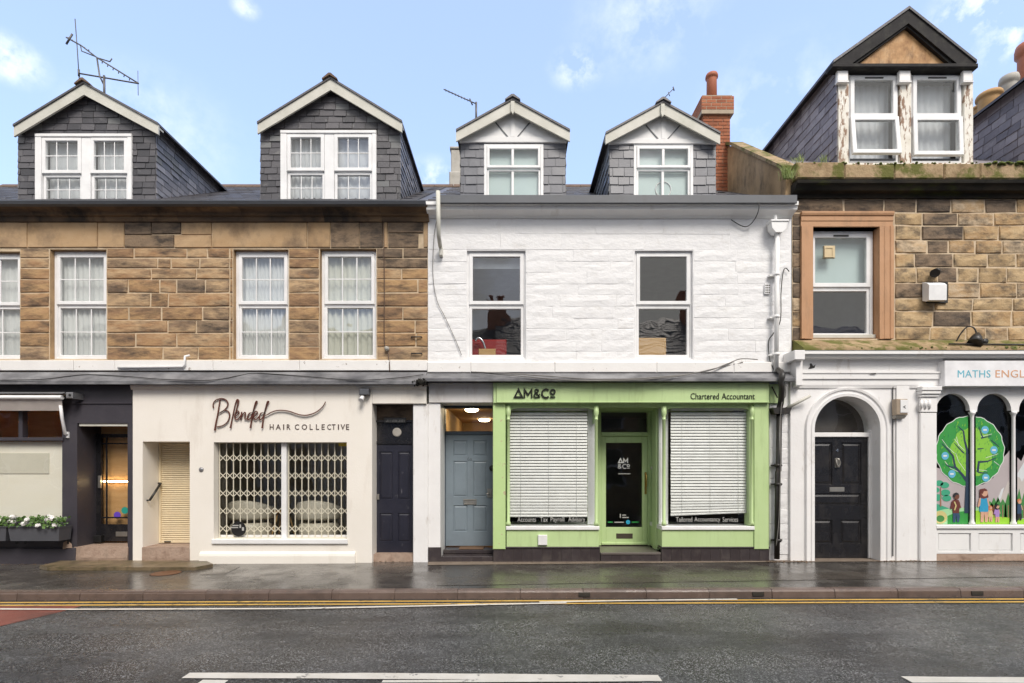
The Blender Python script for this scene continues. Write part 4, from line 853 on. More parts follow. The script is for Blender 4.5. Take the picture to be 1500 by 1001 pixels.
mb = MB(); mb.box(X(526,YC-.12), X(540,YC-.12), YC-.12, YC-.002, Z(578.5,YC-.12), Z(569.5,YC-.12), 0, .01); mb.build('lamp', M['gutter'], cam_)
mb = MB(); mb.tube([(X(531,YC-.1),YC-.06,Z(580,YC-.1)),(X(529.5,YC-.1),YC-.14,Z(587,YC-.1))], [.03,.042], 10); mb.build('sensor', M['white_vinyl'], cam_)
mb = MB(); mb.lathe([(.0,0),(.03,0),(.04,.012),(.04,.02)], (X(295,YC), YC-.02, Z(688,YC)), 12, 0, 'y'); mb.build('door_buzzer', M['alu'], label='small pale grey bell push on the cream wall between shutter and barred window', category='bell push')

# ------------------------------------------------------------------ navy side door between the salon and the white house (part of the sandstone house)
yn = YC+.30
pil = MB(); pil.box(X(605,YC+.04), X(627,YC+.04)-.004, YC+.04, .3, -.3, Z(592,YC+.04)-.002, 0, .01); pil.build('pilaster', M['white_old'], left)
mb = MB(); mb.face([(X(545,YC)+.002,yn+.06,-.3),(X(610,YC),yn+.06,-.3),(X(610,YC),yn+.06,Z(560)),(X(545,YC)+.002,yn+.06,Z(560))]); mb.build('door_backing', M['room_dark'], left)
fx0, fx1 = X(547,yn), X(606.5,yn); zt = Z(651,yn); zb = Z(811,yn)
mb = MB(); mb.box(fx0-.02, fx0+.045, yn-.03, yn+.05, zb, Z(612,yn), 0, .006); mb.box(fx0+.046, fx1, yn-.02, yn+.05, zt, zt+.05, 0, .006); mb.box(fx0+.046, fx1, yn+.012, yn+.05, zt+.051, Z(619,yn)); mb.box(fx0-.02, fx1, yn-.05, yn+.05, Z(619,yn)+.001, Z(616,yn), 0, .004); mb.build('door_frame', M['black_gloss'], left)
mb = MB(); mb.box(fx0-.02, fx1, yn-.0, yn+.05, Z(616,yn)+.001, Z(590,yn)); mb.build('lintel', M['stone_dark'], left)
p0, p1, q0, q1 = X(556,yn), X(575,yn), X(583,yn), X(601,yn)
panel_door(left, fx0+.046, fx1, zb, zt-.004, yn, [(p0,p1,Z(732,yn),Z(662,yn)),(q0,q1,Z(732,yn),Z(662,yn)),(p0,p1,Z(794,yn),Z(752,yn)),(q0,q1,Z(794,yn),Z(752,yn))], M['navy_worn'])
mb = MB(); mb.lathe([(0,0),(.05,-.012),(.075,-.006),(.08,0),(.08,.01)], (X(581.3,yn), yn+.006, Z(633.5,yn)), 20, 0, 'y'); mb.build('round_vent', M['pot_grey'], left)
mb = MB(); mb.box(X(553,yn), X(556,yn), yn-.035, yn, Z(732,yn), Z(724,yn), 0, .005); mb.build('handle', M['steel'], left)
pl = MB(); pl.box(X(564,yn), X(596,yn), yn-.07, yn-.052, Z(620,yn), Z(612.5,yn), 0, .003); pl = pl.build('name_plate', M['black_plastic'], label='small black plate with faint raised characters above the worn navy door', category='plate')
mb = MB(); xq = 565.5
for k in range(13):
    h_ = rnd.uniform(1.2, 4); mb.box(X(xq,yn-.07), X(xq+rnd.uniform(.5,1.2),yn-.07), yn-.0715, yn-.0702, Z(618.5,yn-.07), Z(618.5-h_,yn-.07)); xq += rnd.uniform(1.9, 2.5)
mb.build('worn_characters', surf('worn_lettering', [(.13,.13,.13)], .6), pl)
rough_step(left, X(540,YC+.1), X(606,YC+.1), YC+.1, yn+.06, -.2, Z(814,YC+.1)+.02)

# ================================================================== white painted house in the middle
WX0, WX1 = X(627), X(1159)
white = thing('white_house', 'white painted terraced house with two small pale-gabled dormers above the lime green shopfront', 'house', (X(893), 3, 0))
YW = -.012
WW = [(684,367,770,526), (930,367,1015,526)]
holes = [(X(a,YW), X(c,YW), Z(d,YW), Z(b,YW)) for a, b, c, d in WW]
mb = MB(); cells_wall(mb, WX0, WX1, Z(566), Z(300), holes, YW+.006, .14); mb.face([(WX0,YW+.006,Z(566)),(WX0,.3,Z(566)),(WX0,.3,Z(300)),(WX0,YW+.006,Z(300))]); mb.build('wall', M['white_wall'], white)
cz = [322,343,366,383,399,416,432,449,466,482,499,515,531]
for i in range(len(cz)-1):
    zt, zb = Z(cz[i],YW), Z(cz[i+1],YW)
    edges = [627.5]; x = 627.5; lo, hi = (70, 130) if i < 2 else (34, 92)
    blocked = [(a-1, c+1) for a, b, c, d in WW if b < (cz[i]+cz[i+1])/2 < d]
    spans = []; p = 627.5
    for a, c in blocked: spans.append((p, a)); p = c
    spans.append((p, 1158))
    for p, q in spans:
        x = p
        while x < q - 2:
            e = x + rnd.uniform(lo, hi)
            if q - e < 24: e = q
            stone(white, X(x,YW)+.001, X(min(e,q),YW)-.001, zb+.001, zt-.001, YW+rnd.uniform(-.001,.0015), M['white_wall'], ch=.0035, dep=.006, amp=.001 if i < 2 else .0042, jit=.008); x = e
mb = MB(); prof = [(.02,Z(321)),(-.03,Z(321)),(-.06,Z(316,-.06)),(-.12,Z(312,-.12)),(-.2,Z(307,-.2)),(-.215,Z(301,-.215)),(-.24,Z(300,-.24)),(-.24,Z(295,-.24)),(.02,Z(295,-.24))]
x = WX0
for e in (781, 868, 998, 1069, 1168):
    mb = MB(); mb.profx(x+.001, X(e,-.2 if e > 1160 else 0)-.001, [(y, z+rnd.uniform(-.004,.004)) for y, z in prof]); mb.build('cornice_stone', M['white_smooth'], white); x = X(e)
mb = MB(); mb.box(X(641,-.3), X(1168,-.3), -.30, -.27, Z(297.5,-.3), Z(285.5,-.3), 0, .006); mb.box(X(641,-.3), X(1168,-.3), -.268, .02, Z(297.5,-.3)+.02, Z(297.5,-.3)+.04); mb.build('gutter', M['gutter'], white)
for a, b in [(627,690),(690,812),(812,960),(960,1072),(1072,1158)]:
    mb = MB(); mb.box(X(a)+.001, X(b)-.001, -.085+rnd.uniform(-.004,.004), .0, Z(546,-.08), Z(530.5,-.08), 0, .012); mb.build('sill_stone', M['sill_white'], white)
mb = MB(); mb.profx(WX0+.002, X(1150), [(.02,Z(547)),(-.10,Z(547,-.1)),(-.32,Z(554.5,-.32)),(-.32,Z(558.5,-.32)),(-.29,Z(559.5,-.29)),(-.29,Z(558,-.29)),(.02,Z(560))]); mb.build('lead_ledge', M['lead'], white)
main_roof(white, WX0, X(1150), ROOF[0], ROOF[1], .0, 4.0, M['slate'])
room(white, WX0+.1, WX1-.1, .2, 3.5, Z(540), Z(330), M['room_mid'])
for (a, b, c, d) in WW:
    yy = .045; sash_window(white, *behind(a-1, b-1, c+1, d+1, yy), HY-(HY-446)*CAM_D/(CAM_D+yy), yy, grid=None, fo=.045, fu=.065, fl=.05)
mb = MB(); mb.box(X(688,.2), X(768,.2), .2, .205, Z(394,.2), Z(366,.2)); mb.build('roller_blind', surf('grey_white_blind', [(.62,.64,.66)], .7), label='short white roller blind drawn down in the left upper window of the white house', category='roller blind')
mb = MB(); mb.box(X(684,.34), X(742,.34), .34, .44, Z(560,.34), Z(497,.34), 0, .03); mb.build('red_seat_back', M['red_soft'], label='red upholstered seat back standing inside the left upper window of the white house', category='seat')
mb = MB(); mb.box(X(701,.2), X(726,.2), .2, .28, Z(530,.2), Z(511,.2), 0, .01); mb.build('wooden_box', M['wood'], label='small pale wooden box beside the tap inside the left window of the white house', category='box')
tap = MB(); tap.tube(catmull([(X(711,.24),.24,Z(512,.24)),(X(708,.24),.24,Z(502,.24)),(X(703,.24),.24,Z(496,.24)),(X(699,.24),.24,Z(496,.24)),(X(696.5,.24),.24,Z(500,.24))], 5), .02, 8); tap.build('tap', M['chrome'], label='swan-neck tap rising behind the left upper window of the white house', category='tap')
mb = MB(); mb.box(X(928,.22), X(976,.22), .22, .26, Z(540,.22), Z(495,.22), 0, .012); mb.build('wooden_board', M['wood'], label='wide wooden board leaning inside the right upper window of the white house', category='board')
DW = dict(core=M['slate_blue'], roof=M['slate'], barge=M['barge'], soffit=M['barge'], ridge=M['slate'], cheek=[M['slate_pale'], M['slate_blue']])
for xl, xr, ye, yb, ax, ay, barge, wx in [(675,828,197,286,751,147,(668,193,835,193),(709,796)), (893,1048,201,287,971,151,(887,197,1055,197),(928,1015))]:
    Yd = .06
    d, (a, b, ze, zb, xm, zm, Yb) = gable_dormer(white, xl, xr, ye, yb+10, ax, ay, Yd, ROOF, barge, .165, [(wx[0]+1, 212, wx[1]-1, yb+10)], [M['slate_blue']], 'big', DW, .152, .215, oh=.16)
    # white gable board with applied timber struts
    zl = Z(209 if xl < 800 else 211, Yd-.03); mb = MB(); y0 = Yd-.03
    zt = zm-.1; pts = [(a-.02,y0,zl),(b+.02,y0,zl),(b+.02,y0,ze+.02),(xm,y0,zt),(a-.02,y0,ze+.02)]
    mb.extrude(pts, (0,.028,0)); gb = mb.build('gable_board', M['gable_white'], d)
    zc = Z(201 if xl < 800 else 204, y0); tw = .03
    for u, v, wdd in (((xm, zc),(xm, zt-.03),.075), ((X(ax-7,y0), zc+.0),(X(ax-25,y0), Z(ay+33,y0)),.016), ((X(ax+7,y0), zc),(X(ax+25,y0), Z(ay+33,y0)),.016)):
        mb = MB(); mb.ribbon([u, v], wdd, y0-.012, .0115); mb.build('strut', M['gable_white'] if wdd > .05 else M['gutter'], d)
    mb = MB(); mb.box(a-.02, b+.02, y0-.014, y0-.0005, zl, zc-.002, 0, .004); mb.build('gable_rail', M['gable_white'], d)
    mb = MB(); yk = Yd-.20; q = [(X(ax-2.6,yk), Z(ay+1,yk)), (X(ax+2.6,yk), Z(ay+1,yk)), (X(ax+2.6,yk), Z(ay+15,yk)), (X(ax,yk), Z(ay+20,yk)), (X(ax-2.6,yk), Z(ay+15,yk))]
    mb.extrude([(x, yk, z) for x, z in q], (0,.035,0)); mb.build('king_post', M['barge'], d)
    win = part('dormer_window', (xm, Yd, zb), white); p, q, r_, t = X(wx[0],Yd), X(wx[1],Yd), zb, Z(212,Yd); sp = Z(247.5,Yd)
    mb = MB(); mb.ring(p, q, r_, t, .05, Yd-.02, Yd+.06, 0, .006); mb.build('frame', M['upvc'], win); u, v = p+.05, q-.05
    for r0, t0, y0, fw in ((sp, t-.05, Yd-.035, .045), (r_+.02, sp-.008, Yd-.0, .035)):
        mb = MB(); mb.ring(u+.002, v-.002, r0, t0, fw, y0, y0+.045, 0, .006); mb.box(xm-.022, xm+.022, y0+.004, y0+.04, r0+fw, t0-fw, 0, .004); mb.build('sash', M['upvc'], win)
        for s0, s1 in ((u+fw, xm-.022), (xm+.022, v-fw)):
            mb = MB(); mb.box(s0-.003, s1+.003, y0+.026, y0+.034, r0+fw-.003, t0-fw+.003); mb.build('pane', M['glass'], win)
    lb = 'aqua frosted screen behind the dormer window left of the brick chimney, above the salon side' if xl < 800 else 'aqua frosted screen behind the dormer window next to the brick chimney, with a ring on it'
    lb = 'plain aqua frosted screen behind the window of the dormer beside the slim aerial mast' if xl < 800 else 'aqua frosted screen behind the dormer window next to the brick chimney'
    mb = MB(); mb.box(p+.01, q-.01, Yd+.075, Yd+.08, r_, t-.02); mb.build('window_screen', M['frost'], label=lb, category='screen', group='aqua screens in the small dormers')
    if xl > 800:
        mb = MB(); c0 = (X(972,Yd+.05), Z(277,Yd+.05)); mb.tube([(c0[0]+.135*sin(k*pi/16), Yd+.066, c0[1]+.135*cos(k*pi/16)) for k in range(33)], .009, 6)
        mb.build('white_ring', M['white_vinyl'], label='white ring showing behind the lower panes of the dormer next to the brick chimney', category='ring')
# chimneys and the sandstone parapet against the next house
chim = part('chimney', (4.47, 2.75, 7.4), white); cx0, cx1, cy0, cy1 = 4.17, 4.76, 2.35, 3.2
mb = MB(); mb.box(cx0+.012, cx1-.012, cy0+.012, cy1-.012, 6.6, 9.66); mb.build('stack_core', M['brick_mortar'], chim)
br = None; bh = .075; zz = 7.35; row = 0
def brick_course(z, x0, x1, y0, y1, off):
    global br
    for face in range(2):
        L = (x1-x0) if face == 0 else (y1-y0); s = -off if off else 0
        while s < L - .02:
            e = min(s+.215, L); s_ = max(0, s)
            if e - s_ > .03:
                ln = e-s_-.01
                loc = (x0+s_+.005, y0, z) if face == 0 else (x0, y0+e-.005+.0, z)
                if br is None:
                    mb = MB(); mb.box(0, .205, 0, .05, 0, .065, 0, .004); br = mb.build('brick', M['brick'], chim, origin=(0,0,0)); br.location = Vector(loc)-WO[chim]; WO[br] = Vector(loc); br.scale = (ln/.205,1,1)
                elif face == 0: clone(br, loc, chim, scale=(ln/.205,1,1))
                else: clone(br, (x0, loc[1], z), chim, scale=(ln/.205,1,1), rot=(0,0,-pi/2))
            s += .215
while zz < 9.62:
    g_ = .0 if zz < 9.28 else (.035 if zz < 9.36 else .06)
    brick_course(zz, cx0-g_, cx1+g_, cy0-g_, cy1+g_, .1075 if row % 2 else 0); zz += bh; row += 1
mb = MB(); mb.box(cx0-.055, cx1+.055, cy0-.055, cy1+.055, 9.29, zz-.01); mb.box(cx0-.03, cx1+.03, cy0-.03, cy1+.03, zz-.009, zz+.03); mb.build('stack_cap', M['brick_mortar'], chim)
mb = MB(); pot(mb, X(1043,2.6), 2.62, zz+.02, .125, .68); mb.build('chimney_pot', M['terracotta'], chim)
mb = MB(); pot(mb, X(1021,3.2), 3.3, zz-.62, .13, .5); mb.build('chimney_pot', M['terracotta'], chim)
c2 = part('pale_chimney', (X(668,4.5), 4.5, 8), white); mb = MB(); mb.box(X(660.5,4.5), X(690,4.5), 4.5, 5.1, 7.8, Z(219,4.5), 0, .02); mb.box(X(659,4.5), X(691,4.5), 4.47, 5.13, Z(219,4.5)+.001, Z(215,4.5), 0, .02); mb.box(X(658,4.5),X(692,4.5),4.46,5.14,7.8,Z(252,4.5),0,.03); mb.build('stack', M['pot_grey'], c2)
mb = MB(); px0 = 4.70; mb.extrude([(px0,-.02,6.1),(px0,2.36,6.1),(px0,2.36,8.62),(px0,2.1,8.46),(px0,.0,6.74),(px0,-.05,6.70)], (.17,0,0)); mb.build('parapet', surf('stained_sandstone_parapet', [(.26,.17,.085),(.40,.27,.14),(.47,.33,.19)], .9, 1.4, (1,1,.6), dirt=(.07,.055,.035), damt=.8, dscale=1.7, dstretch=(1,1,.5), dlo=.5, dhi=.68, bump=.008, bscale=20), white)
mb = MB(); mb.extrude([(px0-.05,-.06,6.71),(px0-.05,.0,6.755),(px0-.05,2.1,8.475),(px0-.05,2.34,8.63),(px0-.05,2.34,8.70),(px0-.05,2.1,8.55),(px0-.05,.0,6.82),(px0-.05,-.06,6.78)], (.27,0,0)); mb.build('parapet_coping', M['moss_stone'], white)
# ground floor: pilaster, beam, blue door with lit hall
YP = -.07; zt1 = .25
mb = MB(); mb.box(X(627,YP)+.002, X(645,YP), YP, YP+.05, zt1-.03, Z(590.5,YP), 0, .006); mb.face([(X(645,YP),YP+.05,-.1),(X(645,YP),.62,-.1),(X(645,YP),.62,Z(591,YP)),(X(645,YP),YP+.05,Z(591,YP))]); mb.build('pilaster', M['white_old'], white)
mb = MB(); mb.box(X(628,YP-.03), X(722.5,YP-.03), YP-.03, YP+.4, Z(590,YP-.03), Z(561,YP-.03), 0, .006); mb.build('lintel_beam', surf('stained_white_beam', [(.66,.645,.63),(.76,.75,.74)], .6, 2, dirt=(.42,.36,.31), damt=.6, dscale=2.4, dstretch=(2,1,.8), dlo=.48, dhi=.7), white)
yd = .56; z0_ = .165; dx0, dx1 = X(653,yd), X(728,yd); dz1 = Z(637.5,yd); fz0, fz1 = Z(632,yd), Z(598.5,yd)
mb = MB(); mb.box(X(644,yd), dx0-.002, yd-.04, yd+.07, z0_, Z(588,yd), 0, .008); mb.box(dx0, dx1+.3, yd-.03, yd+.07, dz1+.004, fz0, 0, .01); mb.box(dx0, dx1+.3, yd-.03, yd+.07, fz1, fz1+.25, 0, .006); mb.build('door_frame', surf('dark_blue_grey_frame', [(.075,.10,.13)], .4), white)
mb = MB(); mb.box(dx0, dx1+.1, yd+.02, yd+.026, fz0, fz1); mb.build('fanlight_pane', M['glass_old'], white)
pp = lambda a, b, c, d: (X(a,yd), X(b,yd), Z(d,yd), Z(c,yd))
dr = panel_door(white, dx0, dx1, z0_+.01, dz1, yd, [pp(664,684.5,645.5,668), pp(693,713.5,645.5,668), pp(664,684.5,675.5,728), pp(693,713.5,675.5,728), pp(664,684.5,740.5,779), pp(693,713.5,740.5,779)], M['blue'])
mb = MB(); mb.ring(X(679,yd), X(698,yd), Z(739.5,yd), Z(731.5,yd), .022, yd-.014, yd, 0, .004); mb.box(X(681.5,yd), X(695.5,yd), yd-.006, yd-.001, Z(737.6,yd), Z(733.4,yd)); mb.build('letterbox', M['steel'], dr)
mb = MB(); mb.box(X(714,yd), X(720.5,yd), yd-.02, yd-.001, Z(729,yd), Z(716,yd), 0, .004); mb.tube([(X(717,yd),yd-.02,Z(724,yd)),(X(717,yd),yd-.06,Z(724,yd)),(X(712,yd),yd-.06,Z(723,yd))], .011, 6); mb.build('handle', M['steel'], dr)
mb = MB(); mb.lathe([(.0,0),(.045,0),(.055,.02),(.05,.05)], (X(721,yd), yd-.05, Z(686,yd)), 12, 0, 'y'); mb.build('door_knob', M['black_plastic'], dr)
fit_text('6a', (684.5,669.5,691.5,675), yd, .004, surf('dull_numeral', [(.12,.14,.16)], .4), 'numeral', dr)
hall = room(white, X(640,yd), X(770,yd), yd+.08, 5.6, -.1, 2.86, M['room_tan'])
for px, py in ((691,602),(709.5,616.5)):
    dd = (2.86-CAM_H-.05)*FPX/(HY-py); t = thing('ceiling_light', ('larger, nearer' if px < 700 else 'smaller, farther') + ' glowing round ceiling light seen through the fanlight over the blue door', 'ceiling light', ((px-CX)*dd/FPX, dd-CAM_D, 2.86), 'round ceiling lights in the hall')
    mb = MB(); mb.lathe([(.0,-.07),(.10,-.065),(.135,-.045),(.14,-.02)], ((px-CX)*dd/FPX, dd-CAM_D, 2.86), 20); mb.build('diffuser', glow('lamp_glow', (1,.78,.48), 20), t)
    mb = MB(); mb.lathe([(.15,-.02),(.15,-.001)], ((px-CX)*dd/FPX, dd-CAM_D, 2.86), 20); mb.build('rim', M['white_vinyl'], t)
# tiled plinth and steps (tiles one by one)
def tile_run(parent, x0, x1, y, rows, tw, mat=None):
    n = max(1, round((x1-x0)/tw)); w_ = (x1-x0)/n; mt = mat or M['tile_dark']
    for z0, z1 in rows:
        for i in range(n):
            mb = MB(); mb.box(x0+w_*i+.002, x0+w_*(i+1)-.002, y+rnd.uniform(-.001,.001), y+.012, z0+.002, z1-.002, 0, .003); mb.build('tile', mt, parent)
    mb = MB(); mb.box(x0, x1, y+.006, y+.05, rows[0][0], rows[-1][1]-.004); mb.build('tile_bed', M['grout'], parent)
zt1 = .25
tile_run(white, X(627,-.1)+.004, X(646,-.1), -.1, [(-.06,zt1)], .15)
mb = MB(); mb.box(X(646,-.1), X(722,-.1), -.06, yd+.1, -.1, .085, 0, .01); mb.box(X(646,-.1), X(722,-.1), .22, yd+.1, .086, .155, 0, .01); mb.build('step', M['tile_dark'], white)
tile_run(white, X(646,-.1), X(722,-.1), -.085, [(-.06,.085)], .19)
mb = MB(); mb.box(X(672,.25), X(708,.25), .25, .5, .156, .172, 0, .005); mb.build('door_mat', surf('coir_mat', [(.12,.07,.04),(.17,.10,.06)], .95, 30, bump=.004, bscale=120), label='small brown door mat on the step of the blue door', category='door mat')

# ------------------------------------------------------------------ lime green shopfront
YG = -.10; YF = -.20
green = thing('shopfront', 'lime green accountant shopfront with two blind-covered windows and a recessed glazed door', 'shopfront', (X(930), YG, 0))
G_ = M['green']
mb = MB(); mb.box(X(727,YF), X(1127,YF), YF, YF+.25, Z(590.5,YF), Z(560.5,YF), 0, .008); mb.box(X(722.5,YF), X(726.8,YF), YF+.02, YF+.25, Z(590.5,YF), Z(560.5,YF), 0, .006)
mb.box(X(727,YF)+.004, X(1127,YF)-.004, YF-.012, YF-.0005, Z(590.2,YF), Z(588,YF), 0, .004); fas = mb.build('fascia', G_, green)
mb = MB(); mb.box(X(1127.5,YF+.1), X(1149,YF+.1), YF+.1, YF+.2, Z(591,YF+.1), Z(563,YF+.1), 0, .004); mb.build('fascia_end', G_, green)
mb = MB(); mb.box(X(722,YG-.04), X(740.5,YG-.04), YG-.04, YG+.3, zt1-.03, Z(591,YG-.04), 0, .008); mb.build('pilaster', M['green_worn'], green)
mb = MB(); mb.box(X(1105,YG-.04), X(1126.5,YG-.04), YG-.04, YG+.3, zt1-.03, Z(591,YG-.04), 0, .008); mb.box(X(1098,YG), X(1104.8,YG), YG, YG+.2, zt1-.03, Z(591,YG), 0, .004); mb.build('pilaster', G_, green)
mb = MB(); mb.box(X(741,YG), X(1098,YG), YG+.02, .75, Z(596.5,YG), Z(591,YG)); mb.build('soffit', G_, green)
def shop_light(xa, xb, label_bits):
    """a window with rounded top corners, slim colonnettes, sill, riser, blind"""
    a, b, zb, zt = X(xa,YG), X(xb,YG), Z(770,YG), Z(595,YG); r = .14
    mb = MB(); n = 7; y0 = YG+.01
    for sg, ex in ((1, a), (-1, b)):
        pts = [(ex, y0, zt), (ex+sg*r*1.6, y0, zt)] + [(ex+sg*(r*1.6-r*1.6*sin(q)), y0, zt-.03-(r)*(1-cos(q))) for q in [pi/2*k/n for k in range(n+1)]]
        mb.extrude(pts if sg > 0 else pts[::-1], (0,.04,0))
    mb.box(a+r*1.6, b-r*1.6, y0, y0+.04, zt-.03, zt); mb.build('arched_head', G_, green)
    for ex in (a, b):
        mb = MB(); cx_ = ex+(.03 if ex == a else -.03); mb.lathe([(.042,0),(.042,.05),(.028,.07),(.028,zt-zb-.24),(.034,zt-zb-.235),(.034,zt-zb-.22),(.028,zt-zb-.215),(.03,zt-zb-.17),(.045,zt-zb-.13),(.045,zt-zb)], (cx_, YG+.0, zb), 12)
        mb.build('colonnette', G_, green)
    mb = MB(); mb.box(a+.02, b-.02, YG+.06, YG+.066, zb, zt); mb.build('shop_pane', M['glass_old'], green)
    return a, b, zb, zt
for k, (xa, xb, ret) in enumerate(((742,876,'r'),(970,1104,'l'))):
    a, b, zb, zt = shop_light(xa, xb, None)
    # returns of the window into the door recess
    xr_ = b if ret == 'r' else a; mb = MB(); mb.box(xr_-.003, xr_+.003, YG+.08, .62, zb, zt); mb.build('return_pane', M['glass_old'], green)
    x0_, x1_ = (a-.01, b+.02) if k == 0 else (a-.02, b+.0)
    mb = MB(); mb.box(x0_, x1_, YG-.045, .62, zb-.075, zb-.01, 0, .01); mb.build('sill', M['upvc'], green)
    mb = MB(); mb.box(x0_+.01, x1_-.01, YG-.015, .62, zt1-.03, zb-.076, 0, .004); mb.build('stall_riser', G_, green)
    bx0, bx1 = (X(747,.0), X(860.5,.0)) if k == 0 else (X(983,.0), X(1097.5,.0)); yb_ = .02
    mb = MB(); q0, q1 = (bx1+.02, b+.0) if k == 0 else (a, bx0-.02); mb.box(q0, q1, .10, .12, zb, zt); mb.build('reveal_board', M['white_smooth'], green)
    bl = thing('venetian_blind', 'white venetian blind hanging level in the green shop window beside the blue door' if k == 0 else 'white venetian blind with a crooked bottom edge in the window beside the black drainpipe', 'venetian blind', ((bx0+bx1)/2, yb_, zb), 'venetian blinds in the green shopfront')
    n = 35; bot = Z(757.5 if k == 0 else 756,yb_); topz = zt-.02; pit = (topz-.05-bot-.03)/n; an = R(67)
    mb = MB(); hw_ = .0255; vs = []
    for t in (-1,-.33,.33,1):
        vs += [(0, hw_*t*cos(an)+0, hw_*t*sin(an)+.003*(1-t*t)), (bx1-bx0, hw_*t*cos(an), hw_*t*sin(an)+.003*(1-t*t))]
    vs += [(x, y+.0008, z-.0012) for x, y, z in vs]
    mb.add(vs, [(2*i,2*i+1,2*i+3,2*i+2) for i in range(3)] + [(8+2*i+2,8+2*i+3,8+2*i+1,8+2*i) for i in range(3)] + [(0,8,9,1),(7,15,14,6)])
    s0 = mb.build('slat', M['blind'], bl, origin=(0,0,0))
    for i in range(n):
        tl = 0 if k == 0 else max(0, (6-i)/6)*.042
        loc = (bx0+rnd.uniform(-.003,.003), yb_, bot+.03+pit*i+(0 if k == 0 else -.0*tl)); rt = (rnd.uniform(-.08,.08), -tl*.8, 0)
        if i == 0: s0.location = Vector(loc)-WO[bl]; WO[s0] = Vector(loc); s0.rotation_euler = rt
        else: clone(s0, loc, bl, rot=rt)
    mb = MB(); mb.box(0, bx1-bx0, -.02, .02, 0, .022, 0, .004); br_ = mb.build('bottom_rail', M['blind'], bl, origin=(0,0,0)); br_.location = Vector((bx0, yb_, bot))-WO[bl]; br_.rotation_euler.y = 0 if k == 0 else -.042
    mb = MB(); mb.box(bx0, bx1, yb_-.03, yb_+.03, topz-.045, topz, 0, .004); mb.build('head_rail', M['blind'], bl)
    for f in (.14, .5, .86):
        mb = MB(); mb.tube([(bx0+(bx1-bx0)*f, yb_-.022, bot+.02), (bx0+(bx1-bx0)*f, yb_-.022, topz-.04)], .0018, 4); mb.build('ladder_cord', M['blind_cord'], bl)
    t = thing('window_lettering', 'white window lettering Accounts Tax Payroll Advisory under the level blind' if k == 0 else 'white window lettering Tailored Accountancy Services under the crooked blind', 'lettering', ((a+b)/2, YG+.058, zb), 'white lettering low in the green shop windows')
    for s, xa_, xe in ((('Accounts',758,785),('Tax',791,802.5),('Payroll',806.5,826.5),('Advisory',832.5,857)) if k == 0 else (('Tailored',990,1014),('Accountancy',1017,1055),('Services',1058.5,1081))):
        fit_text(s, (xa_, 757.6, xe, 766.2 if 'y' in s else 764.6), YG+.058, .002, M['grey_vinyl'], 'word', t)
room(green, X(735), X(1125), .15, 3.6, -.1, Z(585), surf('office_wall', [(.15,.145,.14)], .9))
# recess and door
yD = .67; rx0, rx1 = X(872,YG), X(974,YG); zD0 = .165
mb = MB()
for xx in (rx0, rx1):
    mb.box(xx-.03, xx+.03, .62, .70, zD0, Z(594,YG)); mb.box(xx-.028, xx+.028, .30, .34, zD0, Z(594,YG))
mb.box(rx0-.02, rx0+.0, YG+.09, .62, Z(620,YG), Z(594,YG)); mb.build('recess_post', G_, green)
mb = MB(); mb.box(X(956.5,.5), X(962,.5), .44, .66, zD0, Z(594,YG), 0, .006); mb.box(X(960,.2), X(966,.2), .16, .40, zD0, Z(594,YG), 0, .006); mb.build('recess_lining', G_, green)
dxa, dxb, dzt = X(880.5,yD), X(948.5,yD), Z(639.5,yD)
mb = MB(); mb.box(rx0-.02, dxa-.003, yD-.03, yD+.08, zD0, Z(598,yD), 0, .006); mb.box(dxb+.003, rx1+.02, yD-.03, yD+.08, zD0, Z(598,yD), 0, .006); mb.box(dxa-.002, dxb+.002, yD-.045, yD+.08, dzt+.004, Z(633.5,yD), 0, .008); mb.build('door_frame', G_, green)
mb = MB(); mb.box(dxa, dxb, yD+.02, yD+.026, Z(633.5,yD), Z(603,yD)); mb.build('transom_pane', M['glass_old'], green)
mb = MB(); mb.box(dxa-.01, dxb+.01, yD-.02, yD+.06, Z(604,yD), Z(594,yD)); mb.build('transom_head', G_, green)
gx0, gx1, gz0, gz1 = X(887.5,yD), X(940.5,yD), Z(772.5,yD), Z(649,yD)
mb = MB(); mb.box(dxa, gx0, yD-.012, yD+.035, zD0+.012, dzt, 0, .004); mb.box(gx1, dxb, yD-.012, yD+.035, zD0+.012, dzt, 0, .004); mb.box(gx0+.001, gx1-.001, yD-.012, yD+.035, gz1, dzt, 0, .004); mb.box(gx0+.001, gx1-.001, yD-.012, yD+.035, zD0+.012, gz0, 0, .004)
mb.box(dxa, dxb, yD-.035, yD-.0125, zD0+.012, zD0+.06, 0, .008); gd = mb.build('door', G_, green)
mb = MB(); mb.box(gx0-.004, gx1+.004, yD+.008, yD+.014, gz0-.004, gz1+.004); mb.build('pane', M['glass_old'], gd)
mb = MB(); mb.box(X(902.5,yD), X(926.5,yD), yD-.02, yD-.0122, Z(789,yD), Z(781.5,yD), 0, .004); mb.build('letterbox', surf('bronze', [(.12,.10,.08)], .4, metal=.6), gd)
mb = MB(); hx = X(945.5,yD); mb.box(hx-.02, hx+.02, yD-.022, yD-.0122, Z(724,yD), Z(692,yD), 0, .003); mb.tube([(hx,yD-.02,Z(694,yD)),(hx,yD-.07,Z(696,yD)),(hx,yD-.07,Z(712,yD)),(hx,yD-.02,Z(714,yD))], .013, 8); mb.build('handle', M['brass'], gd)
lo = thing('door_logo', 'white AM&CO logo and small sponsor marks on the glass of the green shop door', 'logo', ((gx0+gx1)/2, yD, 1.2))
def strokes_to(parent, strokes, y, wpx, dep, mat, name):
    for i, pts in enumerate(strokes):
        mb = MB(); mb.ribbon(px2(pts, y), wpx*(CAM_D+y)/FPX, y-.0008*i, dep); mb.build(name, mat, parent)
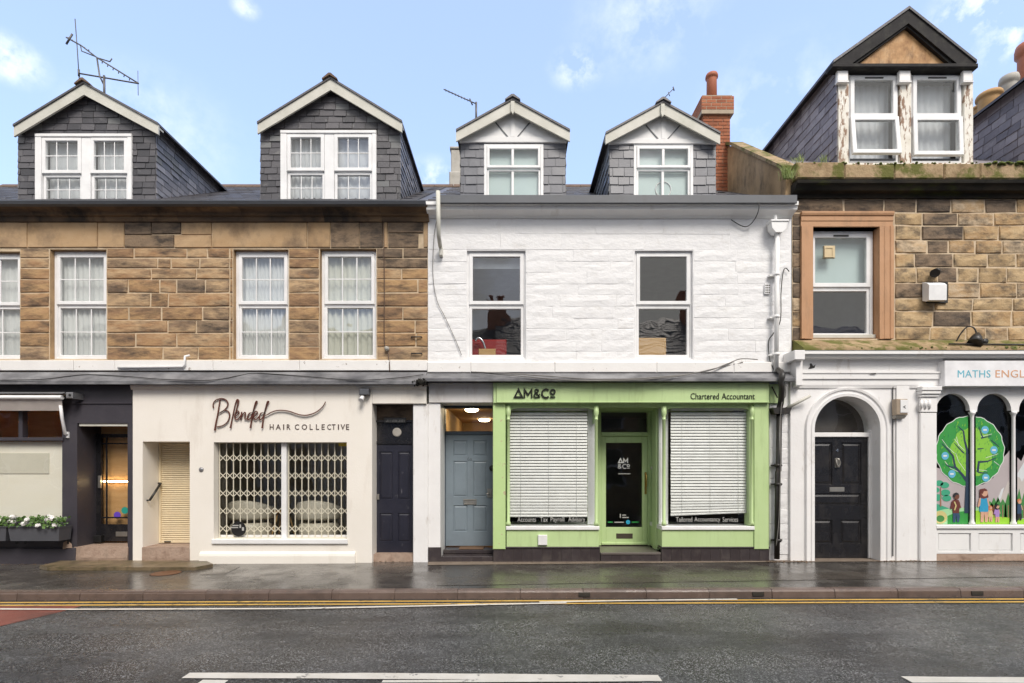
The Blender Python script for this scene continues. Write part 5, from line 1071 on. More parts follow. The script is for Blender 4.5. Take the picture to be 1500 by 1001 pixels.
def arc(cx, cy, rx, ry, a0, a1, n=14): return [(cx+rx*cos(R(a0+(a1-a0)*k/n)), cy-ry*sin(R(a0+(a1-a0)*k/n))) for k in range(n+1)]
def logo(x, y, s, sx=1.0):
    """the five characters of the sign: an A drawn as a closed triangle, M, ampersand, C and a small underlined o, cap height 13*s"""
    q = lambda pts: [(x+a*s*sx, y+b*s) for a, b in pts]
    A = [(1,13),(7,1.2),(13,13),(1,13)]
    Mm = [(16.5,14),(16.5,1.5),(22.3,9.5),(28,1.5),(28,14)]
    amp = catmull([(41,13.4),(34,5.2),(33.2,2.6),(36,1),(38.6,2.6),(37.5,5.2),(33,8),(31.6,11),(34.6,13.3),(38.3,12.2),(40.6,8)], 4)
    Cc = arc(50.5,7.5,6.4,6.4,48,312)
    o = arc(61.2,5.2,3.5,3.5,0,360)
    return q(A), q(Mm), q([(p.x,p.y) for p in amp] if hasattr(amp[0],'x') else amp), q(Cc), q(o), q([(57.2,12.8),(65.2,12.8)])
st = logo(0, 0, 1)
A_, Mm_, am_, C_, o_, u_ = logo(905.5, 671.5, .80*.62); 
yl = yD+.006
strokes_to(lo, [A_, Mm_], yl, 1.5, .0015, M['white_vinyl'], 'letter')
mv = lambda pts, dx, dy, s=1: [((a-905.5)*s+905.5+dx, (b-671.5)*s+671.5+dy) for a, b in pts]
strokes_to(lo, [mv(am_,-15.8,8.2), mv(C_,-15.3,8.2), mv(o_,-15.5,8.2), mv(u_,-15.5,8.2)], yl, .85, .0015, M['white_vinyl'], 'letter')
mb = MB(); mb.box(X(905.5,yl), X(923.5,yl), yl, yl+.0015, Z(694.8,yl), Z(693.6,yl)); mb.box(X(908,yl), X(909.5,yl), yl, yl+.0015, Z(759,yl), Z(753,yl)); mb.box(X(911.5,yl), X(917,yl), yl, yl+.0015, Z(755.5,yl), Z(754,yl)); mb.box(X(911.5,yl), X(921,yl), yl, yl+.0015, Z(759,yl), Z(757.5,yl)); mb.box(X(900,yl), X(914,yl), yl, yl+.0015, Z(766,yl), Z(764.5,yl)); mb.build('small_print', M['grey_vinyl'], lo)
mb = MB(); mb.lathe([(.04,0),(.04,.0015)], (X(920,yl), yl, Z(765,yl)), 18, 0, 'y'); mb.build('blue_roundel', surf('sky_blue_vinyl', [(.03,.38,.62)], .5), lo)
mb = MB(); mb.box(X(890.5,yl), X(897.5,yl), yl, yl+.0015, Z(766,yl), Z(764.2,yl)); mb.box(X(925.5,yl), X(936,yl), yl, yl+.0015, Z(766,yl), Z(764.2,yl)); mb.build('green_print', surf('green_vinyl', [(.03,.35,.08)], .5), lo)
sg = thing('shop_sign', 'black raised AM&CO lettering at the left end of the green fascia', 'sign', (X(784,YF), YF, Z(584,YF)))
lg = logo(753.0, 569.3, .96, .965); strokes_to(sg, [lg[0], lg[1], lg[3], lg[4]], YF-.022, 2.3, .02, M['letter_black'], 'letter'); strokes_to(sg, [lg[2], lg[5]], YF-.0265, 1.55, .02, M['letter_black'], 'letter')
sg = thing('shop_sign', 'thin black Chartered Accountant lettering at the right end of the green fascia', 'sign', (X(1058,YF), YF, Z(586,YF)))
fit_text('Chartered', (1011.5,576.2,1053,585.2), YF-.001, .008, M['letter_black'], 'word', sg); fit_text('Accountant', (1057,576.2,1105.5,585.2), YF-.001, .008, M['letter_black'], 'word', sg)
mb = MB(); mb.box(X(788,YG-.02), X(801.5,YG-.02), YG-.055, YG-.016, Z(799,YG-.05), Z(784,YG-.05), 0, .008); mb.build('meter_box', M['white_vinyl'], label='small square white box on the green riser under the left shop window', category='box')
mb = MB(); mb.lathe([(.0,0),(.025,0),(.03,.01),(.03,.02)], (X(954,.5), .42, Z(686,.5)), 10, 0, 'y'); mb.build('door_bell', M['barge'], label='small pale bell push beside the green glazed door', category='bell push')
# plinth of dark tiles and the door step
rows = [(-.06, .045), (.045, zt1)]
tile_run(green, X(722,-.12)+.006, X(879,-.12), -.12, [(-.06, zt1-.02)], .17); tile_run(green, X(969,-.12), X(1127,-.12), -.12, [(-.06, zt1-.02)], .17); tile_run(green, X(880,-.12), X(968,-.12), -.115, [(-.06, .12)], .17)
for a, b in ((722,879),(969,1128)):
    mb = MB(); mb.box(X(a,-.13), X(b,-.13), -.135, .1, zt1-.02, zt1+.012, 0, .01); mb.build('plinth_cap', M['tile_dark'], green)
mb = MB(); mb.box(X(880,-.12), X(968,-.12), -.125, yD+.08, .121, .16, 0, .008); mb.build('door_step', surf('grey_step', [(.105,.09,.082),(.14,.12,.11)], .35, 3, dirt=(.06,.05,.045), damt=.5, dscale=3), green)
# white return wall with the drainpipes
mb = MB(); mb.box(X(1127,-.06), X(1158,-.06), -.06, .2, -.3, Z(563,-.06)); mb.build('return_wall', M['white_wall'], white)
for i in range(9):
    z_ = .12 + i*.26
    stone(white, X(1127.5,-.06), X(1158,-.06), z_+.002, z_+.256, -.068, M['white_wall'], ch=.005, dep=.01, amp=.006)
dp = thing('drainpipe', 'black cast-iron drainpipe down the white strip beside the green shopfront', 'drainpipe', (X(1139,-.15), -.15, 0))
yq = -.16
mb = MB(); mb.tube(catmull([(X(1139,-.12),-.10,Z(541,-.12)),(X(1143,-.3),-.36,Z(548,-.36)),(X(1144,-.37),-.37,Z(560,-.37)),(X(1143.5,-.3),-.34,Z(570,-.34)),(X(1142,yq),yq-.04,Z(590,yq)),(X(1141,yq),yq,Z(600,yq))],5), .048, 10); mb.build('swan_neck', M['black_cast'], dp)
mb = MB(); mb.tube([(X(1141.5,yq),yq,Z(600,yq)),(X(1140.5,yq),yq,Z(690,yq)),(X(1139.5,yq),yq,Z(691,yq)),(X(1138,yq),yq,.06)], .045, 10); mb.build('pipe', M['black_cast'], dp)
mb = MB(); mb.extrude([(X(1129,yq),yq-.07,Z(598,yq)),(X(1157,yq),yq-.07,Z(598,yq)),(X(1153,yq),yq-.07,Z(607,yq)),(X(1132,yq),yq-.07,Z(607,yq))], (0,.14,0)); mb.build('hopper', M['black_cast'], dp)
for z_ in (.35, 1.3, 1.62):
    mb = MB(); mb.lathe([(.055,0),(.055,.05)], (X(1139.5,yq), yq, z_), 10); mb.box(X(1139.5,yq)-.09, X(1139.5,yq)+.09, yq+.03, yq+.07, z_+.01, z_+.04); mb.build('collar', M['black_cast'], dp)
mb = MB(); mb.tube([(X(1152,yq),yq+.02,Z(599,yq)),(X(1187,yq-.1),yq-.1,Z(580,yq-.1))], .026, 8); mb.build('branch_pipe', M['barge'], dp)
mb = MB(); mb.tube([(X(1128,yq+.1),yq+.04,Z(566,yq)),(X(1139,yq),yq,Z(583,yq))], .012, 6); mb.build('stay', M['black_cast'], dp)
wp = thing('drainpipe', 'white drainpipe with a square hopper at the right end of the white upper wall', 'drainpipe', (X(1138,-.1), -.1, Z(545)))
yq = -.13
mb = MB(); mb.extrude([(X(1126.5,yq),yq-.08,Z(328,yq)),(X(1151,yq),yq-.08,Z(328,yq)),(X(1149,yq),yq-.08,Z(337,yq)),(X(1143,yq),yq-.08,Z(343,yq)),(X(1133,yq),yq-.08,Z(343,yq)),(X(1128,yq),yq-.08,Z(337,yq))], (0,.15,0)); mb.box(X(1125.5,yq), X(1152,yq), yq-.095, yq+.08, Z(328,yq)+.001, Z(325,yq), 0, .006); mb.build('hopper', M['white_smooth'], wp)
mb = MB(); mb.tube([(X(1136,yq),yq,Z(327,yq)),(X(1135.5,yq),yq,Z(316,yq))], .03, 8); mb.build('outlet', M['white_smooth'], wp)
mb = MB(); mb.tube([(X(1138.5,yq),yq,Z(342,yq)),(X(1137,yq),yq,Z(545,yq))], .038, 10); mb.build('pipe', M['white_smooth'], wp)
for py in (404, 466, 521):
    mb = MB(); mb.lathe([(.047,0),(.047,.045)], (X(1137.7,yq), yq, Z(py,yq)), 10); mb.box(X(1137.7,yq)-.1, X(1137.7,yq)+.06, yq+.04, -YW-.02, Z(py,yq)+.01, Z(py,yq)+.035); mb.build('collar', M['white_smooth'], wp)
sp_ = thing('drainpipe', 'short pale overflow pipe beside the joint of the brown and white houses, under the gutter', 'drainpipe', (X(643,-.35), -.3, Z(372)))
mb = MB(); mb.tube([(X(641.5,-.35),-.34,Z(280,-.35)),(X(642.5,-.35),-.34,Z(345,-.35)),(X(645,-.1),-.09,Z(362,-.1))], [.036,.034,.034], 10); mb.build('pipe', M['barge'], sp_)
mb = MB(); mb.box(X(643,-.1), X(648,-.1), -.11, -.02, Z(374,-.1), Z(362,-.1), 0, .006); mb.build('shoe', M['barge'], sp_)
mb = MB(); mb.box(X(1118.5), X(1126.5), -.042, -.02, Z(432), Z(417), 0, .004)
for i in range(3):
    for j in range(4): mb.box(X(1119.6+2.4*i), X(1121.2+2.4*i), -.0435, -.0405, Z(420.6+3.4*j), Z(418.6+3.4*j), 1)
mb.build('air_brick', [M['white_wall'], M['room_dark']], white)

# ================================================================== buff stone house on the right
RX0, RX1 = X(1160)+.01, X(1760)
right = thing('stone_house', 'buff stone house with terracotta window surround and tall peeling dormer above the arched shopfront', 'house', (X(1400), 3, 0))
hR = [(X(1190), X(1287), Z(496), Z(333))]
mb = MB(); cells_wall(mb, RX0, RX1, Z(515), Z(270), hR, .012, .16, 0, 1); mb.build('wall', [M['mortar'], M['orange_stone']], right)
cz = [291,312,330.5,352,371.5,392,414.5,437,455.5,479,499]
for i in range(10):
    zt, zb = Z(cz[i]), Z(cz[i+1]); x = 1160.5
    if i: stone(right, RX0+.004, X(1173.5), zb+.004, zt-.004, 0, M['stone_dark'] if rnd.random() < .6 else M['stone_buff'], amp=.01); x = 1311 if i else x
    first = True
    while x < 1750:
        e = x + rnd.uniform(28, 62)
        if i == 0 and first: e = 1236
        mt = M['stone_dark'] if (i == 0 and x < 1300) or rnd.random() < (.04 if i < 8 else .2) or (i < 5 and 1345 < (x+e)/2 < 1388) else M['stone_buff']
        stone(right, X(x)+.006, X(e)-.006, zb+.006, zt-.006, rnd.uniform(-.004,.004), mt, ch=.016, amp=.012, jit=.009); x = e; first = False
# terracotta surround: three moulded steps each side and over the head
def jamb(parts):
    mb = MB()
    for a, b, c, d, y in parts: mb.box(a, b, y, .16, c, d, 0, .006)
    return mb
xo0, xi0, xi1, xo1, zo, zi, zb = X(1174.5,-.05), X(1190), X(1287), X(1309.5,-.05), Z(310,-.05), Z(333), Z(497)
for a, b in ((xo0, xi0), (xi1, xo1)):
    wd_ = b-a; s = 1 if a == xo0 else -1; o = a if s > 0 else b
    mb = MB(); pr = [(0,.02),(0,-.05),(.05,-.052),(.065,-.038),(wd_*.62,-.036),(wd_*.68,-.026),(wd_-.002,-.026),(wd_-.002,.02)]
    mb.extrude([(o+s*t, y, zb) for t, y in pr], (0,0,zi-zb-.001)); mb.build('window_jamb', M['orange_stone'], right)
mb = MB(); hh = zo-zi; mb.profx(xo0, xo1, [(.16,zi),(-.026,zi),(-.026,zi+hh*.34),(-.036,zi+hh*.40),(-.038,zi+hh-.07),(-.055,zi+hh-.06),(-.065,zi+hh-.03),(-.065,zi+hh),(.02,zi+hh)]); mb.build('window_lintel', M['orange_stone'], right)
sash_window(right, *behind(1189, 334, 1286, 494, .12), HY-(HY-418)*CAM_D/(CAM_D+.12), .12, None, fo=.05, fu=.075, fl=.05, vent=True)
mb = MB(); mb.box(hR[0][0], hR[0][1], .06, .2, Z(495.5,.06), Z(490,.06), 0, .006); mb.build('window_sill', M['barge'], right)
mb = MB(); mb.box(X(1192,.26), X(1285,.26), .255, .26, Z(418,.26), Z(335,.26)); mb.build('window_screen', M['frost'], label='aqua frosted screen behind the upper light of the terracotta framed window', category='screen')
mb = MB(); mb.box(X(1206,.13), X(1222,.13), .10, .135, Z(379,.13), Z(361,.13), 0, .006); mb.ring(X(1207.5,.1), X(1220.5,.1), Z(377.5,.1), Z(362.5,.1), .02, .092, .0995, 0, .003); mb.build('window_vent', surf('yellowed_vent', [(.62,.50,.30)], .5), label='square yellowed ventilator on the glass of the terracotta framed window', category='ventilator')
room(right, RX0+.1, RX1-.1, .28, 3.2, Z(505), Z(300), M['room_mid'])
# cornice: black moulded gutter under a mossy blocking course
x = RX0-.05
for e in (1290, 1425, 1560, 1755):
    mb = MB(); mb.profx(x+.002, X(e)-.002, [(.02,Z(291)),(-.05,Z(290,-.05)),(-.06,Z(284,-.06)),(-.16,Z(279,-.16)),(-.2,Z(272,-.2)),(-.24,Z(268,-.24)),(-.25,Z(263,-.25)),(.02,Z(262,-.25))]); mb.build('cornice_stone', M['black_stone'], right); x = X(e)
mb = MB(); vs = []; n = 60
x = RX0-.1
for a, b in ((1158,1228),(1228,1300),(1300,1372),(1372,1424),(1424,1500),(1500,1600),(1600,1755)):
    mb = MB(); mb.box(X(a)+.003, X(b)-.003, -.17+rnd.uniform(-.01,.01), .6, Z(262,-.17)+.004, Z(239+rnd.uniform(-2.5,1.5),-.17), 0, .02); mb.build('blocking_stone', M['moss_stone'], right)
def moss_run(x0, x1, y, z, dens, h, name, parent=None, **pr):
    mb = MB()
    for i in range(int((x1-x0)*dens)):
        cx_, cy_ = rnd.uniform(x0, x1), y+rnd.uniform(-.03,.04); r = rnd.uniform(.4, 1)*h
        mb.lathe([(r*1.1,-.01),(r*.9,r*.4),(r*.4,r*.75),(0.002,r*.8)], (cx_, cy_, z+rnd.uniform(-.02,.02)), 6)
    return mb.build(name, M['moss'], parent, **pr)
moss_run(X(1424), X(1620), -.15, Z(241,-.15), 60, .05, 'moss', right, kind='stuff')
moss_run(X(1165), X(1424), -.15, Z(240,-.15), 16, .025, 'moss', right, kind='stuff')
# ledge over the shop cornice
mb = MB(); mb.profx(RX0+.004, RX1, [(.02,Z(498)),(-.04,Z(499,-.04)),(-.33,Z(509.5,-.33)),(-.34,Z(513,-.34)),(.02,Z(513,-.3))]); mb.build('mossy_ledge', M['moss_stone'], right)
moss_run(X(1250,-.3), X(1700,-.3), -.30, Z(510.5,-.3), 26, .022, 'moss', right, kind='stuff')
# main roof behind and its side
zr0, kr = 6.82, .66
main_roof(right, 4.9, RX1, zr0, kr, .45, 4.3, M['slate_purple'], rows=14)
mb = MB(); mb.face([(RX0,.0,-.3),(RX0,8,-.3),(RX0,8,6.9),(RX0,4.3,9.5),(RX0,.2,6.8)]); mb.face([(RX1,.0,-.3),(RX1,8,-.3),(RX1,8,6.9),(RX1,4.3,9.5),(RX1,.2,6.8)]); mb.face([(RX0,8,-.3),(RX1,8,-.3),(RX1,8,6.9),(RX0,8,6.9)]); mb.build('side_wall', M['stone_dark'], right)
# tall dormers: one in view, the cheek of its twin at the edge of the picture
def tall_dormer(x0, full, slate_mat):
    Yd = .18; dx = x0 - X(1226,Yd)
    u = lambda px, y=Yd: X(px,y)+dx
    a, b, zb, ze = u(1226), u(1424), Z(245,Yd), Z(96,Yd); Yb = (ze-zr0)/kr; xm, zm = u(1331), Z(20,Yd)
    mb = MB()
    for x in (a+.02, b-.02): mb.face([(x,Yd,zb),(x,Yb,ze),(x,Yd,ze)])
    mb.face([(a,Yd+.9,zb),(b,Yd+.9,zb),(b,Yd+.9,ze),(a,Yd+.9,ze)], 1); mb.face([(a+.03,Yd+.1,ze-.01),(b-.03,Yd+.1,ze-.01),(b-.03,Yd+.9,ze-.01),(a+.03,Yd+.9,ze-.01)], 1)
    mb.face([(a,Yd+.01,ze),(b,Yd+.01,ze),(xm,Yd+.01,zm)]); d = mb.build('dormer', [M['room_dark'], M['room_mid']], right)
    slate_field(d, [(Yd-.02,max(zb,zr0+kr*Yd)),(Yb,ze),(Yd-.02,ze)], [], lambda p, q, e: (a-.004-e, p, q), .157, .27, [slate_mat])
    # roof: two slopes over a boxed eaves board
    oh = .14; ex0, ex1, ez = u(1220,Yd-oh), u(1430,Yd-oh), Z(93,Yd-oh); tz, tx = Z(14,Yd-oh), u(1331,Yd-oh)
    for ex in (ex0, ex1):
        mb = MB(); pts = [(ex,Yd-oh-.02,ez),(tx,Yd-oh-.02,tz),(tx,(tz-zr0)/kr,tz),(ex,(ez-zr0)/kr,ez)]; mb.extrude(pts, (0,0,.05)); mb.build('dormer_roof', M['slate'], d)
        mb = MB(); q = [(ex,ez),(tx,tz),(tx,tz-.235),(ex+(.33 if ex == ex0 else -.33),ez)]; mb.extrude([(x,Yd-oh,z-.003) for x, z in q], (0,.035,0)); mb.build('barge_board', M['barge_black'], d)
        mb = MB(); q = [(ex+(.25 if ex == ex0 else -.25),ez+.002),(tx,tz-.2),(tx,tz-.27),(ex+(.40 if ex == ex0 else -.40),ez+.002)]; mb.extrude([(x,Yd-oh+.036,z-.003) for x, z in q], (0,.05,0)); mb.build('barge_board', M['barge_black'], d)
    mb = MB(); mb.box(ex0-.02, ex1+.03, Yd-oh-.015, Yd+.03, ez-.075, ez-.004, 0, .012); mb.build('eaves_board', M['barge_black'], d)
    mb = MB(); mb.extrude([(u(1253,Yd-.06),Yd-.045,ez),(u(1398,Yd-.06),Yd-.045,ez),(tx,Yd-.045,tz-.24)], (0,.03,0)); mb.build('gable_board', M['ply'], d)
    if not full: return
    posts = [(1227,1242.5),(1317.5,1334),(1411,1424.5)]
    win = part('dormer_window', (xm, Yd, zb), right)
    for p, q in posts:
        mb = MB(); mb.box(u(p), u(q), Yd-.02, Yd+.16, zb, ez-.076, 0, .008); mb.build('post', M['peeling'], win)
        mb = MB(); mb.box(u(p,Yd-.08), u(q,Yd-.08), Yd-.085, Yd-.021, Z(119,Yd-.08), ez-.078, 0, .01); mb.box(u(p,Yd-.08)-.01, u(q,Yd-.08)+.012, Yd-.095, Yd-.0211, Z(121.5,Yd-.08), Z(119,Yd-.08)-.001, 0, .006); mb.build('bracket', M['white_old'], win)
    mb = MB(); mb.box(u(1226), u(1424), Yd-.06, Yd+.15, Z(244,Yd-.06), Z(238.5,Yd-.06), 0, .008); mb.build('window_sill', M['peeling'], win)
    for k, (p, q) in enumerate(((1243,1317),(1334.5,1410.5))):
        x0_, x1_ = u(p)+.002, u(q)-.002; zt, zs, z0 = ez-.078, Z(171.5,Yd), Z(238,Yd)
        mb = MB(); mb.ring(x0_, x1_, z0, zt, .04, Yd+.02, Yd+.1, 0, .006); mb.build('frame', M['upvc'], win)
        mb = MB(); f = .075; p0, p1, r0, r1 = x0_+.03, x1_-.03, zs+.006, zt-.035; mb.ring(p0, p1, r0, r1, f, Yd-.005, Yd+.05, 0, .008, wb=.06); mb.box((p0+p1)/2-.16, (p0+p1)/2+.16, Yd-.015, Yd-.004, r1-.05, r1-.028, 1); mb.build('sash', [M['upvc'], M['black_plastic']], win)
        mb = MB(); mb.box(p0+f-.005, p1-f+.005, Yd+.028, Yd+.034, r0+.055, r1-f+.005); mb.build('pane', M['glass'], win)
        r0, r1 = z0+.10, zs-.004; tilt = .10 if k == 0 else .035; org = ((p0+p1)/2, Yd-.01, r1)
        mb = MB(); mb.ring(p0-.012, p1+.012, r0, r1, f, Yd-.03, Yd+.025, 0, .008); s_ = mb.build('sash', M['upvc'], win, origin=org); s_.rotation_euler.x = -tilt
        mb = MB(); mb.box(p0+f-.017, p1-f+.017, Yd+.0, Yd+.006, r0+f-.005, r1-f+.005); o = mb.build('pane', M['glass'], win, origin=org); o.rotation_euler.x = -tilt
        mb = MB(); mb.box(x0_+.04, x1_-.04, Yd+.04, Yd+.07, z0+.04, z0+.09); mb.build('sash_foot', M['gutter'], win)
        curtain(x0_+.03, x1_-.03, z0+.05, zt-.05, Yd+.22, M['net_grey'], 'pale curtain behind the ' + ('tilted-open left casements' if k == 0 else 'right-hand casements') + ' of the peeling dormer', folds=7, amp=.014, group='curtains in the peeling dormer')
tall_dormer(X(1226,.18), True, M['slate_purple']); tall_dormer(X(1533,.18), False, M['slate_purple'])
# chimney pots behind the far cheek
st_ = part('chimney', (X(1470,5.2), 5.2, 8.5), right); mb = MB(); mb.box(X(1425,5.2), X(1600,5.2), 5.2, 5.9, 8.2, Z(168,5.2), 0, .02); mb.build('stack', M['stone_dark'], st_)
for px, r, py, mt, yy in ((1437,.22,157,'pot_buff',5.3),(1449,.265,138,'pot_buff',4.7),(1478,.20,113,'pot_grey',4.9),(1506,.255,66,'terracotta',5.0)):
    mb = MB(); zt = Z(py,yy); pot(mb, X(px,yy), yy, Z(190,yy), r, zt-Z(190,yy), n=18); mb.build('chimney_pot', M[mt], st_)
# things on the stone wall
ev = thing('extractor_cover', 'white square extractor cover on the buff stone wall under the small black cowl', 'vent cover', (X(1372,-.1), -.1, Z(440)))
ye = -.15; mb = MB(); mb.extrude([(X(1360,ye),y,z) for y, z in ((-.02,Z(441,-.02)),(-.10,Z(442,-.1)),(-.16,Z(440,ye)),(-.165,Z(418,ye)),(-.12,Z(415,-.12)),(-.02,Z(414,-.02)))], (X(1386,ye)-X(1360,ye),0,0)); mb.build('hood', M['white_vinyl'], ev)
mb = MB(); mb.box(X(1357.5,-.03), X(1387.5,-.03), -.045, -.015, Z(444,-.03), Z(413.5,-.03)); mb.build('back_plate', M['black_plastic'], ev)
cw = MB(); cw.tube([(X(1372,-.02),-.0,Z(399,-.02)),(X(1370,-.06),-.09,Z(399,-.06)),(X(1366,-.1),-.15,Z(402,-.1))], [.05,.06,.075], 10); cw.build('cowl', M['black_cast'], label='small black pipe cowl on the buff stone wall above the white extractor cover', category='cowl')
fl = thing('spotlight', 'old dark spotlight on a curved arm lying on the mossy ledge', 'lamp', (X(1432,-.2), -.2, Z(505)))
yf = -.2; mb = MB(); mb.tube(catmull([(X(1409,yf),-.06,Z(502,yf)),(X(1414,yf),-.1,Z(488,yf)),(X(1421,yf),-.14,Z(478,yf)),(X(1428,yf),-.18,Z(480,yf)),(X(1431,yf),-.2,Z(490,yf))],5), .012, 6); mb.build('arm', M['black_cast'], fl)
mb = MB(); mb.tube([(X(1432,yf),yf,Z(489,yf)),(X(1430,yf-.03),yf-.03,Z(496,yf)),(X(1427,yf-.08),yf-.09,Z(506,yf))], [.035,.08,.11], 12); mb.build('shade', M['black_cast'], fl)
mb = MB(); mb.lathe([(0,0),(.05,.0),(.05,.05)], (X(1444,yf), yf, Z(500,yf)), 10, 0, 'y'); mb.build('bracket', M['black_cast'], fl)
pi_ = MB(); pi_.tube([(X(1390,-.27),-.27,Z(504.2,-.27)),(X(1760,-.27),-.27,Z(507,-.27))], .014, 6); pi_ = pi_.build('conduit', M['black_cast'], label='thin dark conduit lying along the mossy ledge over the white sign', category='conduit')

# ------------------------------------------------------------------ white arched shopfront on the right
YR = -.12
rs = thing('shopfront', 'grubby white shopfront with arched black door, carved pilaster and round-headed mural windows', 'shopfront', (X(1320), YR, 0))
xa0, xa1, zs_, = X(1192,YR), X(1288,YR), Z(629,YR); xc, ra = (xa0+xa1)/2, (xa1-xa0)/2
wx0, wx1, wz0, wz1 = X(1158,YR), X(1345,YR), -.3, Z(560,YR); n = 20
mb = MB(); mb.face([(wx0,YR,wz0),(xa0,YR,wz0),(xa0,YR,wz1),(wx0,YR,wz1)]); mb.face([(xa1,YR,wz0),(wx1,YR,wz0),(wx1,YR,wz1),(xa1,YR,wz1)])
for k in range(n):
    q0, q1 = pi-pi*k/n, pi-pi*(k+1)/n; p0 = (xc+ra*cos(q0), zs_+ra*sin(q0)); p1 = (xc+ra*cos(q1), zs_+ra*sin(q1))
    mb.face([(p0[0],YR,p0[1]),(p1[0],YR,p1[1]),(p1[0],YR,wz1),(p0[0],YR,wz1)]); mb.face([(p0[0],YR,p0[1]),(p0[0],YR+.42,p0[1]),(p1[0],YR+.42,p1[1]),(p1[0],YR,p1[1])])
for x in (xa0, xa1): mb.face([(x,YR,wz0),(x,YR+.42,wz0),(x,YR+.42,zs_),(x,YR,zs_)])
mb.face([(wx0,YR,wz0),(wx0,.3,wz0),(wx0,.3,wz1),(wx0,YR,wz1)]); mb.build('wall', M['white_old'], rs)
# archivolt: stepped moulding swept round the head and down the jambs
mb = MB(); prof = [(0.0,0),(.0,-.03),(.05,-.035),(.06,-.018),(.10,-.018),(.11,-.04),(.145,-.045),(.155,0)]
path = [(xa0-t, None, t) for t in ()]; vs = []; cols_ = []
angs = [pi-pi*k/28 for k in range(29)]
def ring_pt(q, t): return (xc+(ra+t)*cos(q), zs_+(ra+t)*sin(q))
secs = [[(xa0-t, YR-.0005+y, .02) for t, y in prof]] + [[(ring_pt(q,t)[0], YR-.0005+y, ring_pt(q,t)[1]) for t, y in prof] for q in angs] + [[(xa1+t, YR-.0005+y, .02) for t, y in prof]]
k = len(prof); vs = [p for s in secs for p in s]; mb.add(vs, [(i*k+j, i*k+j+1, (i+1)*k+j+1, (i+1)*k+j) for i in range(len(secs)-1) for j in range(k-1)]); mb.build('archivolt', M['white_old'], rs)
# entablature
mb = MB(); mb.profx(X(1160,YR), X(1384,YR)+.3*6, [(.0,Z(513.5,-.33)),(-.33,Z(513.5,-.33)),(-.33,Z(518.5,-.33)),(-.30,Z(519,-.3)),(-.28,Z(523,-.28)),(-.18,Z(525.5,-.18)),(.0,Z(526,-.18))]); mb.build('cornice', M['white_smooth'], rs)
mb = MB(); mb.box(X(1163.5,-.35), X(1179,-.35), -.36, -.0, Z(527,-.36), Z(513,-.36), 0, .008); mb.box(X(1166,-.25), X(1176,-.25), -.25, -.0, Z(565,-.25), Z(527.5,-.25), 0, .008); mb.build('console', M['white_old'], rs)
mb = MB(); mb.profx(X(1160,YR), X(1380,YR), [(YR+.1,Z(569,YR)),(YR-.02,Z(569,YR)),(YR-.035,Z(564.5,YR)),(YR-.035,Z(556.5,YR)),(YR-.06,Z(556,YR)),(YR-.06,Z(548.5,YR)),(YR-.075,Z(548,YR)),(YR-.075,Z(545.5,YR)),(YR-.02,Z(545,YR)),(YR-.02,Z(523,YR)),(YR+.1,Z(523,YR))]); mb.build('entablature', M['white_old'], rs)
mb = MB(); mb.extrude([(X(x_,YR-.022),YR-.026,Z(y_,YR-.022)) for x_, y_ in ((1183.5,541),(1186.5,537),(1186,533),(1188.5,532.5),(1191,536.5),(1194.5,534.5),(1193,539),(1188,540.5))], (0,.002,0)); mb.extrude([(X(x_,YR-.08),YR-.079,Z(y_,YR-.08)) for x_, y_ in ((1275,547),(1283,546.5),(1283.5,548.5),(1276,548.2))], (0,.002,0)); mb.build('bare_patch', M['room_dark'], rs)
mb = MB(); mb.box(X(1311.5,YR), X(1330.5,YR), YR-.03, YR-.001, .0, Z(560,YR), 0, .006); mb.build('pilaster', M['white_old'], rs)
mb = MB(); mb.box(X(1345,YR)+.001, X(1369,YR), YR-.05, YR+.2, -.3, Z(605,YR-.05), 0, .008); mb.build('pilaster', M['white_old'], rs)
cp = MB(); 
for py0, py1, g in ((573,567,.075),(578,573.5,.06),(582,578.5,.035)): cp.box(X(1345,YR)-g*.4, X(1369,YR)+g*.4, YR-.05-g, YR+.2, Z(py0,YR-.05), Z(py1,YR-.05), 0, .008)
cp.box(X(1345,YR)+.002, X(1369,YR)-.001, YR-.06, YR+.2, Z(604,YR-.05), Z(582.5,YR-.05), 0, .006)
for i in range(3): cp.tube([(X(1349.5+6*i,YR-.07), YR-.066, Z(599,YR-.06)), (X(1349.5+6*i,YR-.07), YR-.07, Z(592,YR-.06)), (X(1350+6*i,YR-.07), YR-.066, Z(586,YR-.06))], [.016,.028,.012], 8)
cp.build('capital', M['white_old'], rs)
# door under the arch
yd = YR+.22; za = .03; dx0, dx1 = X(1181,yd), X(1271,yd); zt_ = Z(641,yd)
mb = MB(); mb.box(dx1+.002, xa1+.05, yd-.03, yd+.08, za, zs_-.0, 0, .006); mb.box(dx0-.1, xa1+.02, yd-.035, yd+.08, zt_+.005, Z(634,yd), 0, .008); mb.build('door_frame', M['white_old'], rs)
mb = MB(); mb.box(dx0-.05, xa1+.05, yd+.04, yd+.046, Z(634,yd), zs_+ra+.05); mb.build('fanlight_pane', M['glass_old'], rs)
mb = MB(); mb.box(dx0-.1, xa1+.1, yd+.16, yd+.18, Z(640,yd), zs_+ra+.1); mb.build('fanlight_backing', surf('brown_hall', [(.07,.058,.05),(.10,.085,.075)], .9), rs)
Q = lambda a, b, c, d: (X(a,yd), X(b,yd), Z(d,yd), Z(c,yd))
ad = panel_door(rs, dx0, dx1, za, zt_, yd, [Q(1189.5,1219.5,648.5,710.5), Q(1232.5,1262,648.5,710.5), Q(1189.5,1262,723,741), Q(1189.5,1219.5,761.5,797), Q(1231,1262,761.5,797)], M['black_gloss'], dep=.022, slope=.03, field=.03)
